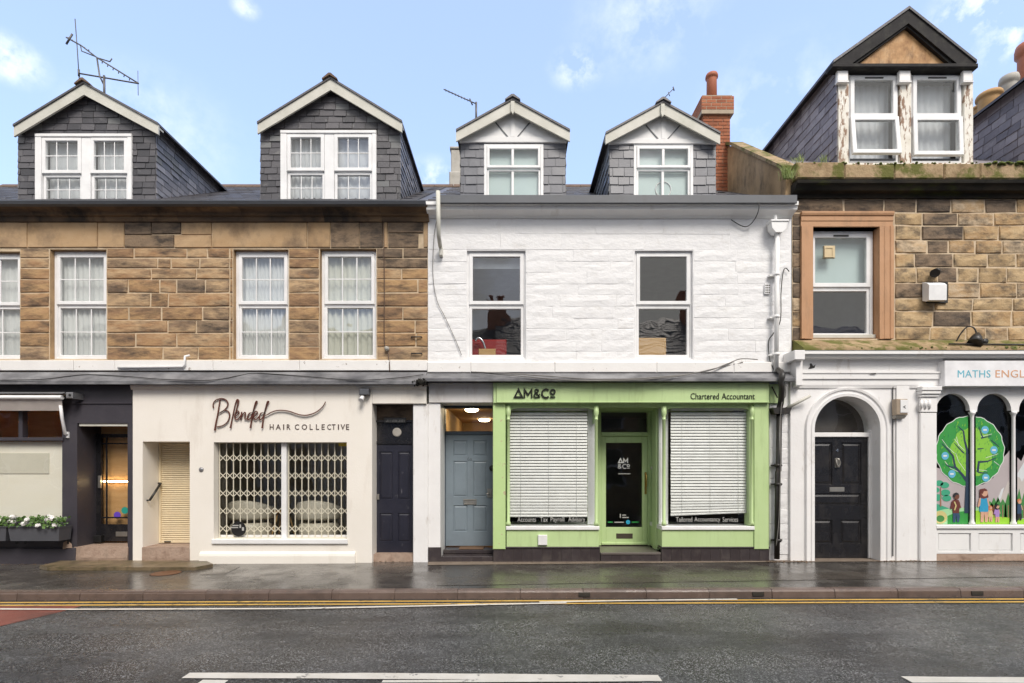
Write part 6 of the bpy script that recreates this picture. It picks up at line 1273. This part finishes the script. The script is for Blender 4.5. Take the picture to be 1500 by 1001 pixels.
mb = MB(); mb.box(X(1215,yd), X(1236.5,yd), yd-.012, yd-.0005, Z(720.5,yd), Z(714,yd), 0, .004); mb.build('letterbox', M['steel'], ad)
mb = MB(); mb.tube(catmull([(X(1224,yd),yd-.02,Z(672,yd)),(X(1226,yd),yd-.05,Z(673.5,yd)),(X(1228,yd),yd-.045,Z(679,yd)),(X(1226,yd),yd-.04,Z(684,yd)),(X(1223.8,yd),yd-.035,Z(679,yd)),(X(1224,yd),yd-.02,Z(673,yd))],4), .014, 6); mb.box(X(1222.5,yd), X(1229.5,yd), yd-.014, yd-.0005, Z(685,yd), Z(671.5,yd), 0, .004); mb.build('knocker', M['steel'], ad)
fit_text('4', (1224,657.5,1227.6,662.5), yd, .012, M['chrome'], 'numeral', ad)
rough_step(rs, xa0, xa1, YR-.06, yd+.08, -.1, .022)
# shop window with round-headed lights and the print on its glass
yw = YR+.04; lights = [(1369,1418.5),(1429,1479),(1490,1540),(1551,1601)]; zt0 = Z(567,YR); zsill = Z(768.5,yw)
mb = MB()
for i, (a, b) in enumerate(lights):
    p, q = X(a,yw), X(b,yw); r = (q-p)/2; c_ = (p+q)/2; zsp = Z(577,yw)-r*1.0; nn = 16; e0 = p if i == 0 else (X(lights[i-1][1],yw)+p)/2; e1 = (q+X(lights[i+1][0],yw))/2 if i+1 < len(lights) else q+.05
    if i == 0: e0 = p-.003
    pts = [(c_+r*cos(pi-pi*k/nn), zsp+r*sin(pi-pi*k/nn)) for k in range(nn+1)]
    for (x0, z0), (x1, z1) in zip(pts, pts[1:]):
        mb.face([(x0,yw-.03,z0),(x1,yw-.03,z1),(x1,yw-.03,zt0),(x0,yw-.03,zt0)]); mb.face([(x0,yw-.03,z0),(x0,yw+.05,z0),(x1,yw+.05,z1),(x1,yw-.03,z1)])
    for ea, eb in ((e0, p), (q, e1)):
        if eb-ea > .004:
            zl = zsp-.02; mb.face([(ea,yw-.03,zl),(eb,yw-.03,zl),(eb,yw-.03,zt0),(ea,yw-.03,zt0)]); mb.face([(ea,yw-.03,zl),(ea,yw+.05,zl),(eb,yw+.05,zl),(eb,yw-.03,zl)])
mb.build('arcade', M['white_old'], rs)
zc_ = Z(577,yw)-(X(1418.5,yw)-X(1369,yw))/2
for (a, b), (c, d) in zip(lights, lights[1:]):
    m_ = (b+c)/2; mb = MB(); xx = X(m_,yw); mb.lathe([(.045,0),(.045,.03),(.032,.05),(.028,.1),(.026,zc_-zsill-.12),(.034,zc_-zsill-.07),(.05,zc_-zsill-.05),(.05,zc_-zsill-.021)], (xx, yw, zsill), 12); mb.build('colonnette', M['white_old'], rs)
mb = MB(); mb.box(X(1369,yw), X(1640,yw), yw+.035, yw+.041, zsill, zt0); mb.build('shop_pane', M['glass_old'], rs)
mb = MB(); mb.box(X(1367,YR), X(1660,YR), YR-.05, yw+.06, zsill-.065, zsill-.002, 0, .01); mb.build('sill', M['white_smooth'], rs)
mb = MB(); hp = [(X(a,YR), X(b,YR), Z(807.5,YR), Z(781,YR)) for a, b in ((1373,1421),(1432,1482),(1493,1543),(1554,1604))]
cells_wall(mb, X(1369,YR)+.002, X(1660,YR), Z(811,YR), zsill-.066, hp, YR-.02, .03); mb.face([(X(1369,YR),YR+.009,Z(811,YR)),(X(1660,YR),YR+.009,Z(811,YR)),(X(1660,YR),YR+.009,zsill-.07),(X(1369,YR),YR+.009,zsill-.07)]); mb.build('stall_riser', M['white_smooth'], rs)
for a, b, c, d in hp:
    mb = MB(); mb.box(a+.012, b-.012, YR-.006, YR+.0085, c+.012, d-.012, 0, .012); mb.build('panel', M['white_smooth'], rs)
rough_step(rs, X(1369,YR), X(1660,YR), YR-.03, YR+.2, -.1, Z(811.5,YR), 'plinth', M['step_stone'])
mb = MB(); mb.face([(X(1660,YR),YR-.02,-.3),(X(1760,YR),YR-.02,-.3),(X(1760,YR),YR-.02,Z(560,YR)),(X(1660,YR),YR-.02,Z(560,YR))]); mb.build('end_wall', M['white_old'], rs)
room(rs, X(1350), X(1700), yw+.1, 3.5, .3, Z(560), M['room_dark'])
sb = thing('shop_sign', 'white sign board reading MATHS ENGLISH in thin blue and orange capitals', 'sign', (X(1500,-.26), -.26, Z(566,-.26)))
yb_ = -.27; mb = MB(); mb.box(X(1384,yb_), X(1700,yb_), yb_, YR-.02, Z(566,yb_), Z(528.5,yb_), 0, .006); mb.build('board', M['board_white'], sb)
fit_text('MATHS', (1402.8,542.5,1450.8,553.3), yb_, .003, M['teal_vinyl'], 'word', sb, 1.05); fit_text('ENGLISH', (1458.2,542.3,1525.5,553.3), yb_, .003, M['orange_vinyl'], 'word', sb, 1.05)
al = thing('alarm_box', 'beige and white alarm box on the white pilaster beside the arched door', 'alarm box', (X(1321,-.2), -.2, Z(612)))
mb = MB(); y0 = -.25; mb.box(X(1313,y0), X(1330,y0), y0, YR-.03, Z(608,y0), Z(584.5,y0), 0, .008); mb.build('casing', surf('beige_plastic', [(.34,.27,.20)], .5), al)
mb = MB(); mb.box(X(1318.5,y0), X(1329.5,y0), y0-.012, y0-.0005, Z(605,y0), Z(586,y0), 0, .004); mb.build('face_plate', M['white_vinyl'], al)
mb = MB(); mb.extrude([(X(1313.5,y0),y0+.01,Z(608.5,y0)),(X(1329.5,y0),y0+.01,Z(608.5,y0)),(X(1328,y0),y0+.05,Z(613,y0)),(X(1314.5,y0),y0+.05,Z(613,y0))], (0,.08,0)); mb.build('lower_cover', M['pot_grey'], al)
mb = MB(); mb.ribbon(px2([(1326.5,594.5),(1323.6,596.3),(1326.8,598.4)], y0-.014), .012, y0-.014, .0015); mb.build('mark', M['black_plastic'], al)

# ------------------------------------------------------------------ print on the glass of the right shop window: flat vinyl cut-outs
mu = thing('window_print', 'printed scene of a round green tree and walking children on the arched shop window', 'window print', (X(1440,yw), yw, zsill))
ym0 = yw+.034; flat = {}
def vinyl(name, c): flat[name] = surf('vinyl_'+name, [tuple(x*.93 for x in c), c], .55, 4); return flat[name]
def flatp(name, pts, layer, mat, clip=True):
    y = ym0 - layer*.0009
    P = [(X(a,y), Z(b,y)) for a, b in pts]; mb = MB(); n = 0
    for a, b in lights[:3]:                         # the print is cut to the panes between the colonnettes
        pl = P
        e0, e1 = X(a+.3,y), X(b-.3,y)
        pl = clip_poly(pl, ((e0,9),(e0,-9))) if True else pl
        pl = [p for p in pl]; 
        if len(pl) > 2: pl = clip_poly(pl, ((e1,-9),(e1,9)))
        if len(pl) > 2: pl = clip_poly(pl, ((-99,zsill+.004),(99,zsill+.004)))
        if len(pl) > 2: mb.extrude([(x,y,z) for x, z in pl], (0,.0006,0)); n += 1
    if n: return mb.build(name, mat, mu)
def blob(cx, cy, rx, ry, n=26, wob=0.0, lob=9): return [(cx+(rx+wob*sin(lob*2*pi*k/n*1.0))*cos(2*pi*k/n), cy-(ry+wob*sin(lob*2*pi*k/n))*sin(2*pi*k/n)) for k in range(n)]
vg = vinyl('mauve_grey', (.46,.41,.42)); vm = vinyl('mountain', (.56,.52,.49)); vs_ = vinyl('snow', (.66,.70,.72)); vgr = vinyl('green', (.035,.30,.055)); vlg = vinyl('light_green', (.24,.55,.055)); vdg = vinyl('deep_green', (.02,.20,.08)); vlime = vinyl('lime', (.30,.60,.04)); vnavy = vinyl('navy', (.022,.045,.085)); vsky = vinyl('sky', (.13,.45,.66)); vteal = vinyl('teal_green', (.05,.36,.21)); vtrunk = vinyl('trunk', (.36,.17,.11)); vskin = vinyl('skin', (.62,.36,.25)); vbrown = vinyl('brown', (.14,.035,.028)); vblk = vinyl('black', (.02,.02,.025)); vdress = vinyl('blue_dress', (.03,.32,.55)); vpurple = vinyl('purple', (.40,.24,.56)); vginger = vinyl('ginger', (.55,.20,.07)); vyel = vinyl('straw', (.60,.52,.22)); vdsk = vinyl('dark_skin', (.16,.06,.035)); vjean = vinyl('denim', (.03,.07,.14)); vpine = vinyl('pine', (.06,.24,.06)); vmint = vinyl('mint', (.36,.66,.36)); vwht = vinyl('white', (.75,.78,.76))
flatp('backdrop_print', [(1360,690),(1368,684),(1378,687),(1390,700),(1405,708),(1422,712),(1440,710),(1455,700),(1468,672),(1476,664),(1482,655),(1490,670),(1496,676),(1502,662),(1545,640),(1545,768.4),(1360,768.4)], 0, vg)
flatp('mountain_print', [(1458,738),(1466,718),(1470,722),(1477,704),(1482,712),(1492,690),(1503,674),(1516,690),(1545,700),(1545,745),(1458,745)], 1, vm)
flatp('mountain_print', [(1459,738),(1467,717),(1471,714),(1466,731)], 2, vs_); flatp('mountain_print', [(1488,698),(1503,672),(1509,682),(1497,706),(1494,700)], 2, vs_)
flatp('hill_print', [(1360,739),(1372,738),(1388,744),(1400,750),(1400,768.4),(1360,768.4)], 1, vteal); flatp('hill_print', [(1360,752),(1384,746),(1412,744),(1440,742),(1440,768.4),(1360,768.4)], 2, vmint); flatp('hill_print', [(1388,768.4),(1388,756),(1402,750),(1419,748.5),(1438,750),(1438,768.4)], 3, vgr); flatp('hill_print', [(1419,768.4),(1419,748.8),(1432,748),(1446,751),(1462,757),(1545,764),(1545,768.4)], 4, vlime)
for x, t in ((1450,734),(1456,729),(1462,728),(1469,731),(1477,722),(1484,727),(1493,716),(1500,722)): flatp('pine_print', [(x-6,759),(x-5,740),(x,t),(x+5,740),(x+6,759)], 3 if x % 2 else 2, vpine); flatp('pine_print', [(x-.6,759),(x-.6,740),(x+.6,740),(x+.6,759)], 5, vtrunk)
flatp('tree_crown_print', blob(1421,661,50.5,52,60,.9,17), 5, vwht); flatp('tree_crown_print', blob(1421,661,49.5,51,60,.9,17), 6, vgr); flatp('tree_crown_print', blob(1424,662,31,36,40,1.6,9), 7, vlg)
for k in range(280):
    q, r = rnd.uniform(0, 6.28), math.sqrt(rnd.random()); x, y = 1421+46*r*cos(q), 661-48*r*sin(q); flatp('leaf_print', [(x-.5,y+1.3),(x+.3,y-1.4),(x+.7,y-1),(x,y+1.6)], 8, vdg if rnd.random() < .6 else vlime)
for pts, wd_ in (([(1417,752),(1418,720),(1417.5,690),(1416.8,660),(1413,645),(1411.5,632),(1404,625)],[9,7.5,5,3.5,2.6,2,1]),([(1417,706),(1410,696),(1399,684),(1396,668),(1388,658),(1380,650)],[4,3.6,3,2.6,2,1]),([(1399,685),(1391,684),(1385,680)],[2,1.6,.8]),([(1412,664),(1404,656),(1398,649)],[2,1.6,.8]),([(1424,752),(1423.5,704),(1432,692),(1434,677),(1447,676),(1459,671)],[7,5,3.4,3,2,1]),([(1433,692),(1440,693),(1447,693)],[2,1.6,.9]),([(1424,668),(1432,658),(1441,657)],[2.4,2,1]),([(1424,655),(1428,648),(1437,642),(1452,639)],[2.6,2.2,2,1]),([(1440,642),(1436,632),(1434,625)],[2,1.6,.8]),([(1452,645),(1458,650),(1464,655)],[1.4,1.2,.7])):
    y = ym0-.0009*9; 
    for (a, b) in lights[:2]:
        seg = [(p, w_) for p, w_ in zip(pts, wd_) if a-.5 < p[0] < b+.5]
        if len(seg) > 1: mb = MB(); mb.ribbon(px2([p for p, _ in seg], y), [w_*(CAM_D+y)/FPX for _, w_ in seg], y-.0003*rnd.random(), .0005); mb.build('branch_print', vnavy, mu)
for pts in ([(1401,640),(1404,652),(1413,660)],[(1398,643),(1407,655)],[(1380,644),(1388,655),(1398,664)],[(1384,676),(1392,686),(1405,692)],[(1414,690),(1404,676),(1400,664)],[(1428,672),(1444,671),(1462,665)],[(1430,688),(1446,690)],[(1437,640),(1453,636)],[(1429,664),(1444,655)],[(1456,676),(1464,682)],[(1418,628),(1421,640)]):
    y = ym0-.0009*8.6
    for (a, b) in lights[:2]:
        seg = [p for p in pts if a+.5 < p[0] < b-.5]
        if len(seg) > 1: mb = MB(); mb.ribbon(px2(seg, y), .6*(CAM_D+y)/FPX, y-.0003*rnd.random(), .0005); mb.build('twig_print', vwht, mu)
for x, y in ((1443,630),(1456,659.5),(1384.5,668),(1394.5,694.5),(1444,700)):
    flatp('bauble_print', blob(x,y,5.4,5.8,18), 11, vsky); flatp('bauble_print', [(x-2.6,y+1.2),(x-2.6,y-1.2),(x+2.6,y-1.2),(x+2.6,y+1.2)], 12, vwht)
for x, y, r in ((1376,708,6),(1384,711,6.5),(1371,718,5.5),(1385,722,7),(1373,729,7),(1387,730,6.5)): flatp('shrub_print', blob(x,y,r,r*.72,16), 4+(x % 2), vteal)
flatp('shrub_print', [(1377,742),(1377.5,714),(1378.6,714),(1379,742)], 7, vtrunk); flatp('shrub_print', blob(1377.5,758,10,9.5,20), 6, vyel); flatp('shrub_print', blob(1377.5,760,6,5,14), 7, vpine)
def figure(x, top, h, hair, skin, coat, legs, longhair=False, dress=False):
    hd_ = h*.2; q = lambda a, b: (x+a*h, top+b*h)
    flatp('figure_print', [q(-.10,.62),q(.02,.62),q(-.02,.98),q(-.10,.98)], 13, legs); flatp('figure_print', [q(.0,.62),q(.10,.62),q(.13,.80),q(.10,.98),q(.03,.98)], 13, legs)
    flatp('figure_print', [q(-.11,.24),q(.09,.24),q(.12,.45),q(.15 if dress else .10,.68),q(-.13 if dress else -.10,.68),q(-.13,.42)], 14, coat)
    flatp('figure_print', [q(-.14,.28),q(-.09,.27),q(-.11,.48),q(-.16,.55),q(-.19,.52)], 15, skin if dress else coat)
    flatp('figure_print', [q(.08,.28),q(.12,.30),q(.17,.50),q(.13,.52)], 15, skin)
    if longhair: flatp('figure_print', [q(-.13,.02),q(.02,-.01),q(.10,.05),q(.13,.26),q(-.02,.30),q(-.13,.26)], 15, hair)
    flatp('figure_print', blob(x+.02*h, top+.12*h, hd_*.46, hd_*.55, 16), 16, skin)
    flatp('figure_print', [q(-.09,.12),q(-.08,.03),q(.0,-.01),q(.08,.02),q(.09,.07),q(.0,.07),q(-.04,.16)], 17, hair)
figure(1400.5, 722, 44, vblk, vdsk, vbrown, vjean); figure(1441.5, 716, 50, vbrown, vskin, vdress, vskin, True, True); figure(1451, 741, 24, vginger, vskin, vyel, vskin, True, True); figure(1461, 739, 27, vblk, vskin, vpurple, vskin, True); figure(1493, 731, 32, vginger, vskin, vjean, vblk)
flatp('figure_print', [(1397,735),(1399,735),(1401.5,741),(1399,748),(1397.5,747.5),(1399.5,741)], 18, vyel)

# ------------------------------------------------------------------ aerials on the roofs
def aerial_rods(name, label, yy, masts, rods, loc=None, mat=None):
    t = thing(name, label, 'aerial', (X(masts[0][0][0][0],yy), yy, Z(masts[0][0][0][1],yy)))
    P = lambda p, dy=0: (X(p[0],yy+dy), yy+dy, Z(p[1],yy+dy))
    for pts, r in masts:
        mb = MB(); mb.tube([P(p) for p in pts], r, 6); mb.build('mast', M['aerial'], t)
    for pts, r, dy in rods:
        mb = MB(); mb.tube([P(pts[0])]+[P(p, dy) for p in pts[1:]], r, 5); mb.build('rod', M['aerial'], t)
    return t
a1 = aerial_rods('television_aerial', 'large old rooftop aerial with crossed booms on the leftmost dormer', 1.4, [([(153,150),(152.5,111)], .022), ([(152,124),(146,112),(142,85)], .016)],
    [([(115,107.5),(203,122.5)], .015, 0), ([(97,55),(119,67),(141,84),(203,122.5)], .014, 0), ([(118.5,69),(119.5,75),(141,83.5)], .011, 0), ([(143,85),(161,90.5),(164,86)], .012, 0), ([(110,28),(113,68),(116.5,122)], .009, 0), ([(202,104),(202.5,140)], .006, 0), ([(106,50),(97,65)], .018, 0), ([(115.5,102),(115.8,112)], .02, 0)]
    + [([(150+8*k,90+5*k),(150+8*k-.5,93+5*k)], .009, .0) for k in range(6)] + [([(100+6*k,57+3.6*k),(100+6*k,55+3.6*k)], .012, 0) for k in range(6)])
aerial_rods('television_aerial', 'slim angled aerial on a short mast between the brown and white houses', 1.2, [([(697.5,180),(697.5,150)], .02)],
    [([(698,152.5),(650,131)], .011, 0)] + [([(653+4.6*k,132.3+2.05*k-1.6),(653+4.6*k,132.3+2.05*k+2.0)], .006, 0) for k in range(9)] + [([(688,145),(692,154)], .014, 0)])
aerial_rods('television_aerial', 'tiny aerial tip showing over the ridge of the dormer beside the brick chimney', 2.6, [([(973,160),(973.5,143)], .016)], [([(973,144),(987,129.5)], .009, 0), ([(986,127.5),(987.5,133)], .014, 0), ([(979,135),(981,141)], .009, 0)])

# ------------------------------------------------------------------ cables and small wall fittings
def cable(label, pts, r, mat, name='cable', n=6):
    mb = MB(); mb.tube(catmull([(X(a,y),y,Z(b,y)) for a, b, y in pts], n), r, 5); return mb.build(name, mat, label=label, category='cable')
gc = surf('grey_cable', [(.20,.19,.18)], .6); bc = M['black_plastic']
cable('black cable sagging along the lead ledge of the brown house', [(0,557,-.31),(60,556,-.31),(95,552,-.22),(130,549,-.17),(190,552,-.24),(240,556,-.31),(310,557,-.32),(352,550,-.18),(375,547,-.13),(440,551,-.22),(520,557,-.32),(580,554,-.28),(620,549,-.2)], .007, bc)
cable('pale cable draped along the lead ledge of the white house', [(690,545,-.12),(740,547,-.3),(800,551,-.34),(880,556,-.36),(960,553,-.35),(1030,545,-.16),(1066,533,-.1),(1085,526,-.06),(1110,527,-.06)], .010, gc)
cable('second pale cable sagging across the lead ledge of the white house', [(690,545,-.12),(760,551,-.33),(860,558,-.37),(980,553,-.36),(1060,537,-.1),(1088,531,-.09)], .009, gc)
cable('thin black wire hanging in a loop under the right end of the white house gutter', [(1113,297,-.31),(1110,312,-.3),(1103,325,-.1),(1094,332,-.06),(1084,330,-.05),(1071,322,-.05)], .008, bc)
cable('thin dark wire looping down the white wall beside the white drainpipe', [(1156,398,-.05),(1151,393,-.05),(1147,400,-.05),(1144,430,-.06),(1143,470,-.06),(1132,490,-.05),(1126,500,-.04),(1127,525,-.05),(1134,543,-.12)], .008, bc)
cable('thin grey wire curving down the left edge of the white wall', [(641,318,-.06),(636,345,-.04),(634,400,-.04),(640,440,-.04),(652,465,-.04),(668,500,-.04),(676,520,-.04)], .006, gc)
cable('thin dark cable running down the brown stone wall left of the white house', [(562,322,-.03),(563,420,-.03),(563,500,-.03),(568,512,-.03),(571,545,-.09)], .008, surf('brown_cable', [(.10,.06,.04)], .6))
cable('pale cable running down the black drainpipe', [(1150,566,-.3),(1150.5,580,-.25),(1144,600,-.25),(1143,690,-.22),(1141,760,-.22),(1137,800,-.2)], .007, gc)
cable('thin dark cable down the white pilaster beside the arched door', [(1308,560,-.14),(1308,640,-.14),(1308.5,720,-.14),(1308,815,-.14)], .009, bc)
mb = MB(); mb.lathe([(.0,-.05),(.035,-.045),(.04,0),(.04,.02)], (X(567.5), -.03, Z(511.5)), 12, 0, 'y'); mb.build('wall_boss', M['pot_grey'], label='small round grey cable cap on the brown stone wall right of the last sash window', category='cable cap')
for py in (494.5, 518.5):
    mb = MB(); yb_ = -.035; mb.tube([(X(603),-.0,Z(py)),(X(603),yb_,Z(py)),(X(618),yb_,Z(py)),(X(618),0,Z(py))], .012, 6); mb.build('wall_cramp', M['black_cast'], label=('upper' if py < 500 else 'lower') + ' of two small iron cramps on the brown stone beside the white house', category='iron cramp', group='iron cramps on the brown stone')
tp = MB(); tp.tube([(X(172,-.1),-.09,Z(538.5,-.1)),(X(268,-.1),-.1,Z(537.5,-.1)),(X(270.5,-.1),-.1,Z(534,-.1)),(X(270.5,-.1),-.09,Z(522,-.1)),(X(278,-.05),-.05,Z(521,-.05))], .02, 8); tp.build('waste_pipe', M['white_vinyl'], label='white waste pipe along the painted sill band of the brown house', category='pipe')
mb = MB(); 
for k in range(260):
    x, z = X(616,-.3)+rnd.gauss(0,.045), Z(560,-.3)+rnd.gauss(0,.018); mb.lathe([(.012,-.01),(.016,.01),(.003,.02)], (x, -.29+rnd.uniform(-.05,.08), z), 5)
mb.build('moss_clump', surf('black_moss', [(.012,.011,.009),(.03,.027,.02)], .95), kind='stuff')
# leaf litter and grit along the foot of the walls and in the channel
mb = MB()
def litter(px0, px1, y0, y1, z, n_, s0, s1):
    for k in range(n_):
        x, y = X(rnd.uniform(px0,px1), y0), rnd.uniform(y0, y1); s = rnd.uniform(s0, s1); a = rnd.uniform(0, 6.28); t = rnd.uniform(-.4,.4); h = z+gz(x)+.006+rnd.random()*s*.5
        u = Vector((cos(a), sin(a), t))*s; v = Vector((-sin(a), cos(a), rnd.uniform(-.4,.4)))*s*.55; c = Vector((x, y, h)); mb.face([c-u, c+v, c+u*.9, c-v])
for a in ((545,606,-.12,.1,.0,60,.008,.022),(1128,1190,-.3,-.12,0,140,.008,.024),(1286,1370,-.3,-.14,0,120,.006,.02),(1370,1500,-.26,-.15,0,60,.006,.02),(0,108,-.28,-.16,0,90,.006,.02),(280,330,-.36,-.2,0,30,.006,.016),(630,1120,-.22,-.13,0,90,.005,.014),(-100,1600,-2.24,-2.16,RZ,160,.006,.018),(-100,1600,-2.05,-.3,0,90,.004,.011)): litter(*a)
mb.build('leaf_litter', surf('leaf_litter', [(.05,.03,.018),(.13,.075,.04),(.22,.15,.09)], .7, 40), kind='stuff')
# boundary slot between the brown and white ledges
# ------------------------------------------------------------------ flower boxes, weeds
def flower_box(x0, x1, label):
    yb0 = YS-.30; t = thing('flower_box', label, 'flower box', (X((x0+x1)/2,yb0), YS-.15, Z(793,yb0)), 'grey flower boxes under the frosted window')
    a, b, zt, zb = X(x0,yb0), X(x1,yb0), Z(771.5,yb0), Z(793,yb0); mb = MB()
    P = [(a+.03,yb0+.02,zb),(b-.03,yb0+.02,zb),(b-.03,YS-.052,zb),(a+.03,YS-.052,zb)]; Q_ = [(a,yb0,zt),(b,yb0,zt),(b,YS-.052,zt),(a,YS-.052,zt)]
    for k in range(4): mb.face([P[k], P[(k+1)%4], Q_[(k+1)%4], Q_[k]])
    mb.face(P); mb.face([(x, y, zt-.03) for x, y, z in Q_], 1); mb.box(a-.008, b+.008, yb0-.01, yb0+.012, zt-.018, zt, 0, .004); mb.build('trough', [M['planter'], M['soil']], t)
    mb = MB()
    for k in range(420):
        x, y = rnd.uniform(a, b), rnd.uniform(yb0-.04, YS-.06); h = rnd.uniform(-.02, .17)*(1-.3*abs((x-(a+b)/2)/(b-a))); c = Vector((x, y-.02, zt+h)); s = rnd.uniform(.016,.032)
        u = Vector((rnd.gauss(0,1), rnd.gauss(0,1), rnd.gauss(0,.6))).normalized(); v = u.cross(Vector((rnd.gauss(0,.5), -1, rnd.uniform(0,1)))).normalized()
        mb.face([c-u*s, c-u*s*.3+v*s*.8, c+u*s, c+u*s*.2-v*s*.8])
    mb.build('foliage', M['leaf'], t)
    for k in range(max(3, int((b-a)/.06))):
        c = Vector((rnd.uniform(a+.04,b-.03), yb0+rnd.uniform(-.05,.10), zt+rnd.uniform(.02,.17))); mb = MB()
        for j in range(9):
            d_ = Vector((rnd.gauss(0,1), rnd.gauss(-.6,.8), rnd.gauss(.2,.8))).normalized(); p = c+d_*.03; e = d_.orthogonal().normalized(); f = d_.cross(e)
            mb.face([p+e*.03, p+f*.027, p-e*.03, p-f*.027])
        mb.build('flower', M['petal'], t)
    mb = MB(); mb.box(a+.05, a+.08, YS-.06, YS-.051, zb-.08, zb); mb.box(b-.08, b-.05, YS-.06, YS-.051, zb-.08, zb); mb.build('bracket', M['black_plastic'], t)
flower_box(11, 87, 'grey flower box of white flowers wholly in view, nearest the charcoal shop door')
flower_box(-70, 9, 'grey flower box of white flowers cut off by the left edge of the photo')
def tuft(px, py, y, h, n, label, spread=.06):
    mb = MB(); x0, z0 = X(px,y), Z(py,y)
    for k in range(n):
        a = rnd.uniform(0, 2*pi); L = h*rnd.uniform(.5, 1.1); bx, by = x0+rnd.gauss(0,spread), y+rnd.gauss(0,.03); dx, dy = cos(a)*L*.45, sin(a)*L*.3; w_ = rnd.uniform(.002,.0045)
        p = [(bx-w_,by,z0),(bx+w_,by,z0),(bx+dx*.4+w_,by+dy*.4,z0+L*.6),(bx+dx*.4-w_,by+dy*.4,z0+L*.6)]; mb.face(p); mb.face([p[3],p[2],(bx+dx,by+dy,z0+L*.9)])
    return mb.build('weed_tuft', M['grass'], label=label, category='weed')
tuft(1154, 262, -.16, .30, 90, 'tall green weed tuft growing in the corner at the left end of the mossy parapet', .05)
tuft(1170, 238, -.1, .14, 30, 'small weed tuft on the mossy parapet beside the tall tuft', .05)
tuft(1206, 238, -.1, .15, 22, 'small weed tuft on the mossy parapet under the slate cheek of the peeling dormer', .03)
tuft(1482, 512, -.31, .07, 50, 'low green weed tuft on the mossy ledge above the white sign board', .035)
# ------------------------------------------------------------------ houses across the street, seen only in the window glass
def facing_house(x0, x1, wall, roof, label, ze, win_rows):
    t = thing('terraced_house', label, 'house', ((x0+x1)/2, -10.2, 0), 'houses reflected in the window glass')
    yf, ym, yb = -10.2, -14.2, -18.2; mb = MB()
    mb.box(x0, x1-.01, yb, yf, -.3, ze); zr = ze+2.85; mb.face([(x0,yf,ze),(x0,ym,zr-.1),(x0,yb,ze)]); mb.face([(x1-.01,yf,ze),(x1-.01,ym,zr-.1),(x1-.01,yb,ze)]); mb.build('wall', wall, t)
    mb = MB(); mb.extrude([(x0-.1,yf+.25,ze-.05),(x0-.1,ym,zr),(x0-.1,yb-.25,ze-.05),(x0-.1,yb-.25,ze-.17),(x0-.1,ym,zr-.12),(x0-.1,yf+.25,ze-.17)], (x1-x0+.15,0,0)); rf = mb.build('roof', roof, t)
    mb = MB(); nr = 15
    for j in range(nr):
        xa = x0-.1
        while xa < x1:
            xb = min(xa+rnd.uniform(.22,.36), x1+.04); f0, f1 = j/nr, (j+1)/nr; q = lambda f: (yf+.25+(ym-yf-.25)*f, ze-.05+(zr-ze+.05)*f); (y0_, z0_), (y1_, z1_) = q(f0), q(f1); e = rnd.uniform(.02,.05)
            mb.face([(xa,y0_,z0_+e),(xb-.012,y0_,z0_+e),(xb-.012,y1_,z1_+.008),(xa,y1_,z1_+.008)]); mb.face([(xa,y0_,z0_),(xb-.012,y0_,z0_),(xb-.012,y0_,z0_+e),(xa,y0_,z0_+e)]); xa = xb
    mb.build('roof_slate', roof, rf, kind='stuff')
    for zc in win_rows:
        n = max(2, int((x1-x0)/2.6))
        for k in range(n):
            xx = x0+(x1-x0)*(k+.5)/n; mb = MB(); mb.box(xx-.5, xx+.5, yf-.05, yf+.012, zc-.75, zc+.75, 1); mb.box(xx-.56, xx-.5, yf-.05, yf+.03, zc-.8, zc+.8); mb.box(xx+.5, xx+.56, yf-.05, yf+.03, zc-.8, zc+.8); mb.box(xx-.5, xx+.5, yf-.05, yf+.03, zc+.75, zc+.8); mb.box(xx-.5, xx+.5, yf-.05, yf+.03, zc-.8, zc-.75); mb.box(xx-.5, xx+.5, yf-.05, yf+.03, zc-.03, zc+.03); mb.build('window', [M['upvc'], M['room_dark']], t)
    mb = MB(); mb.box(x1-.6, x1+.4, ym-.35, ym+.35, zr-1, zr+1.1, 0, .02); mb.build('chimney', M['brick'], t)
    mb = MB()
    for k in (-.25, .1): pot(mb, x1+k, ym, zr+1.1, .13, .5, n=10)
    mb.build('chimney_pot', M['terracotta'], t)
facing_house(-26, -9.5, M['stone_buff'], M['slate'], 'buff house across the street mirrored in the leftmost panes', 5.1, (3.6, 1.6))
facing_house(-9.4, -.6, M['white_old'], M['slate'], 'pale house across the street mirrored in the brown house windows', 5.0, (3.6, 1.6,))
facing_house(-.5, 8.2, M['stone_buff'], M['slate'], 'buff house across the street mirrored in the white house windows', 5.4, (3.8, 1.6))
facing_house(8.3, 26, M['cream'], M['slate_purple'], 'cream house across the street mirrored in the rightmost panes', 5.1, (3.6, 1.6))
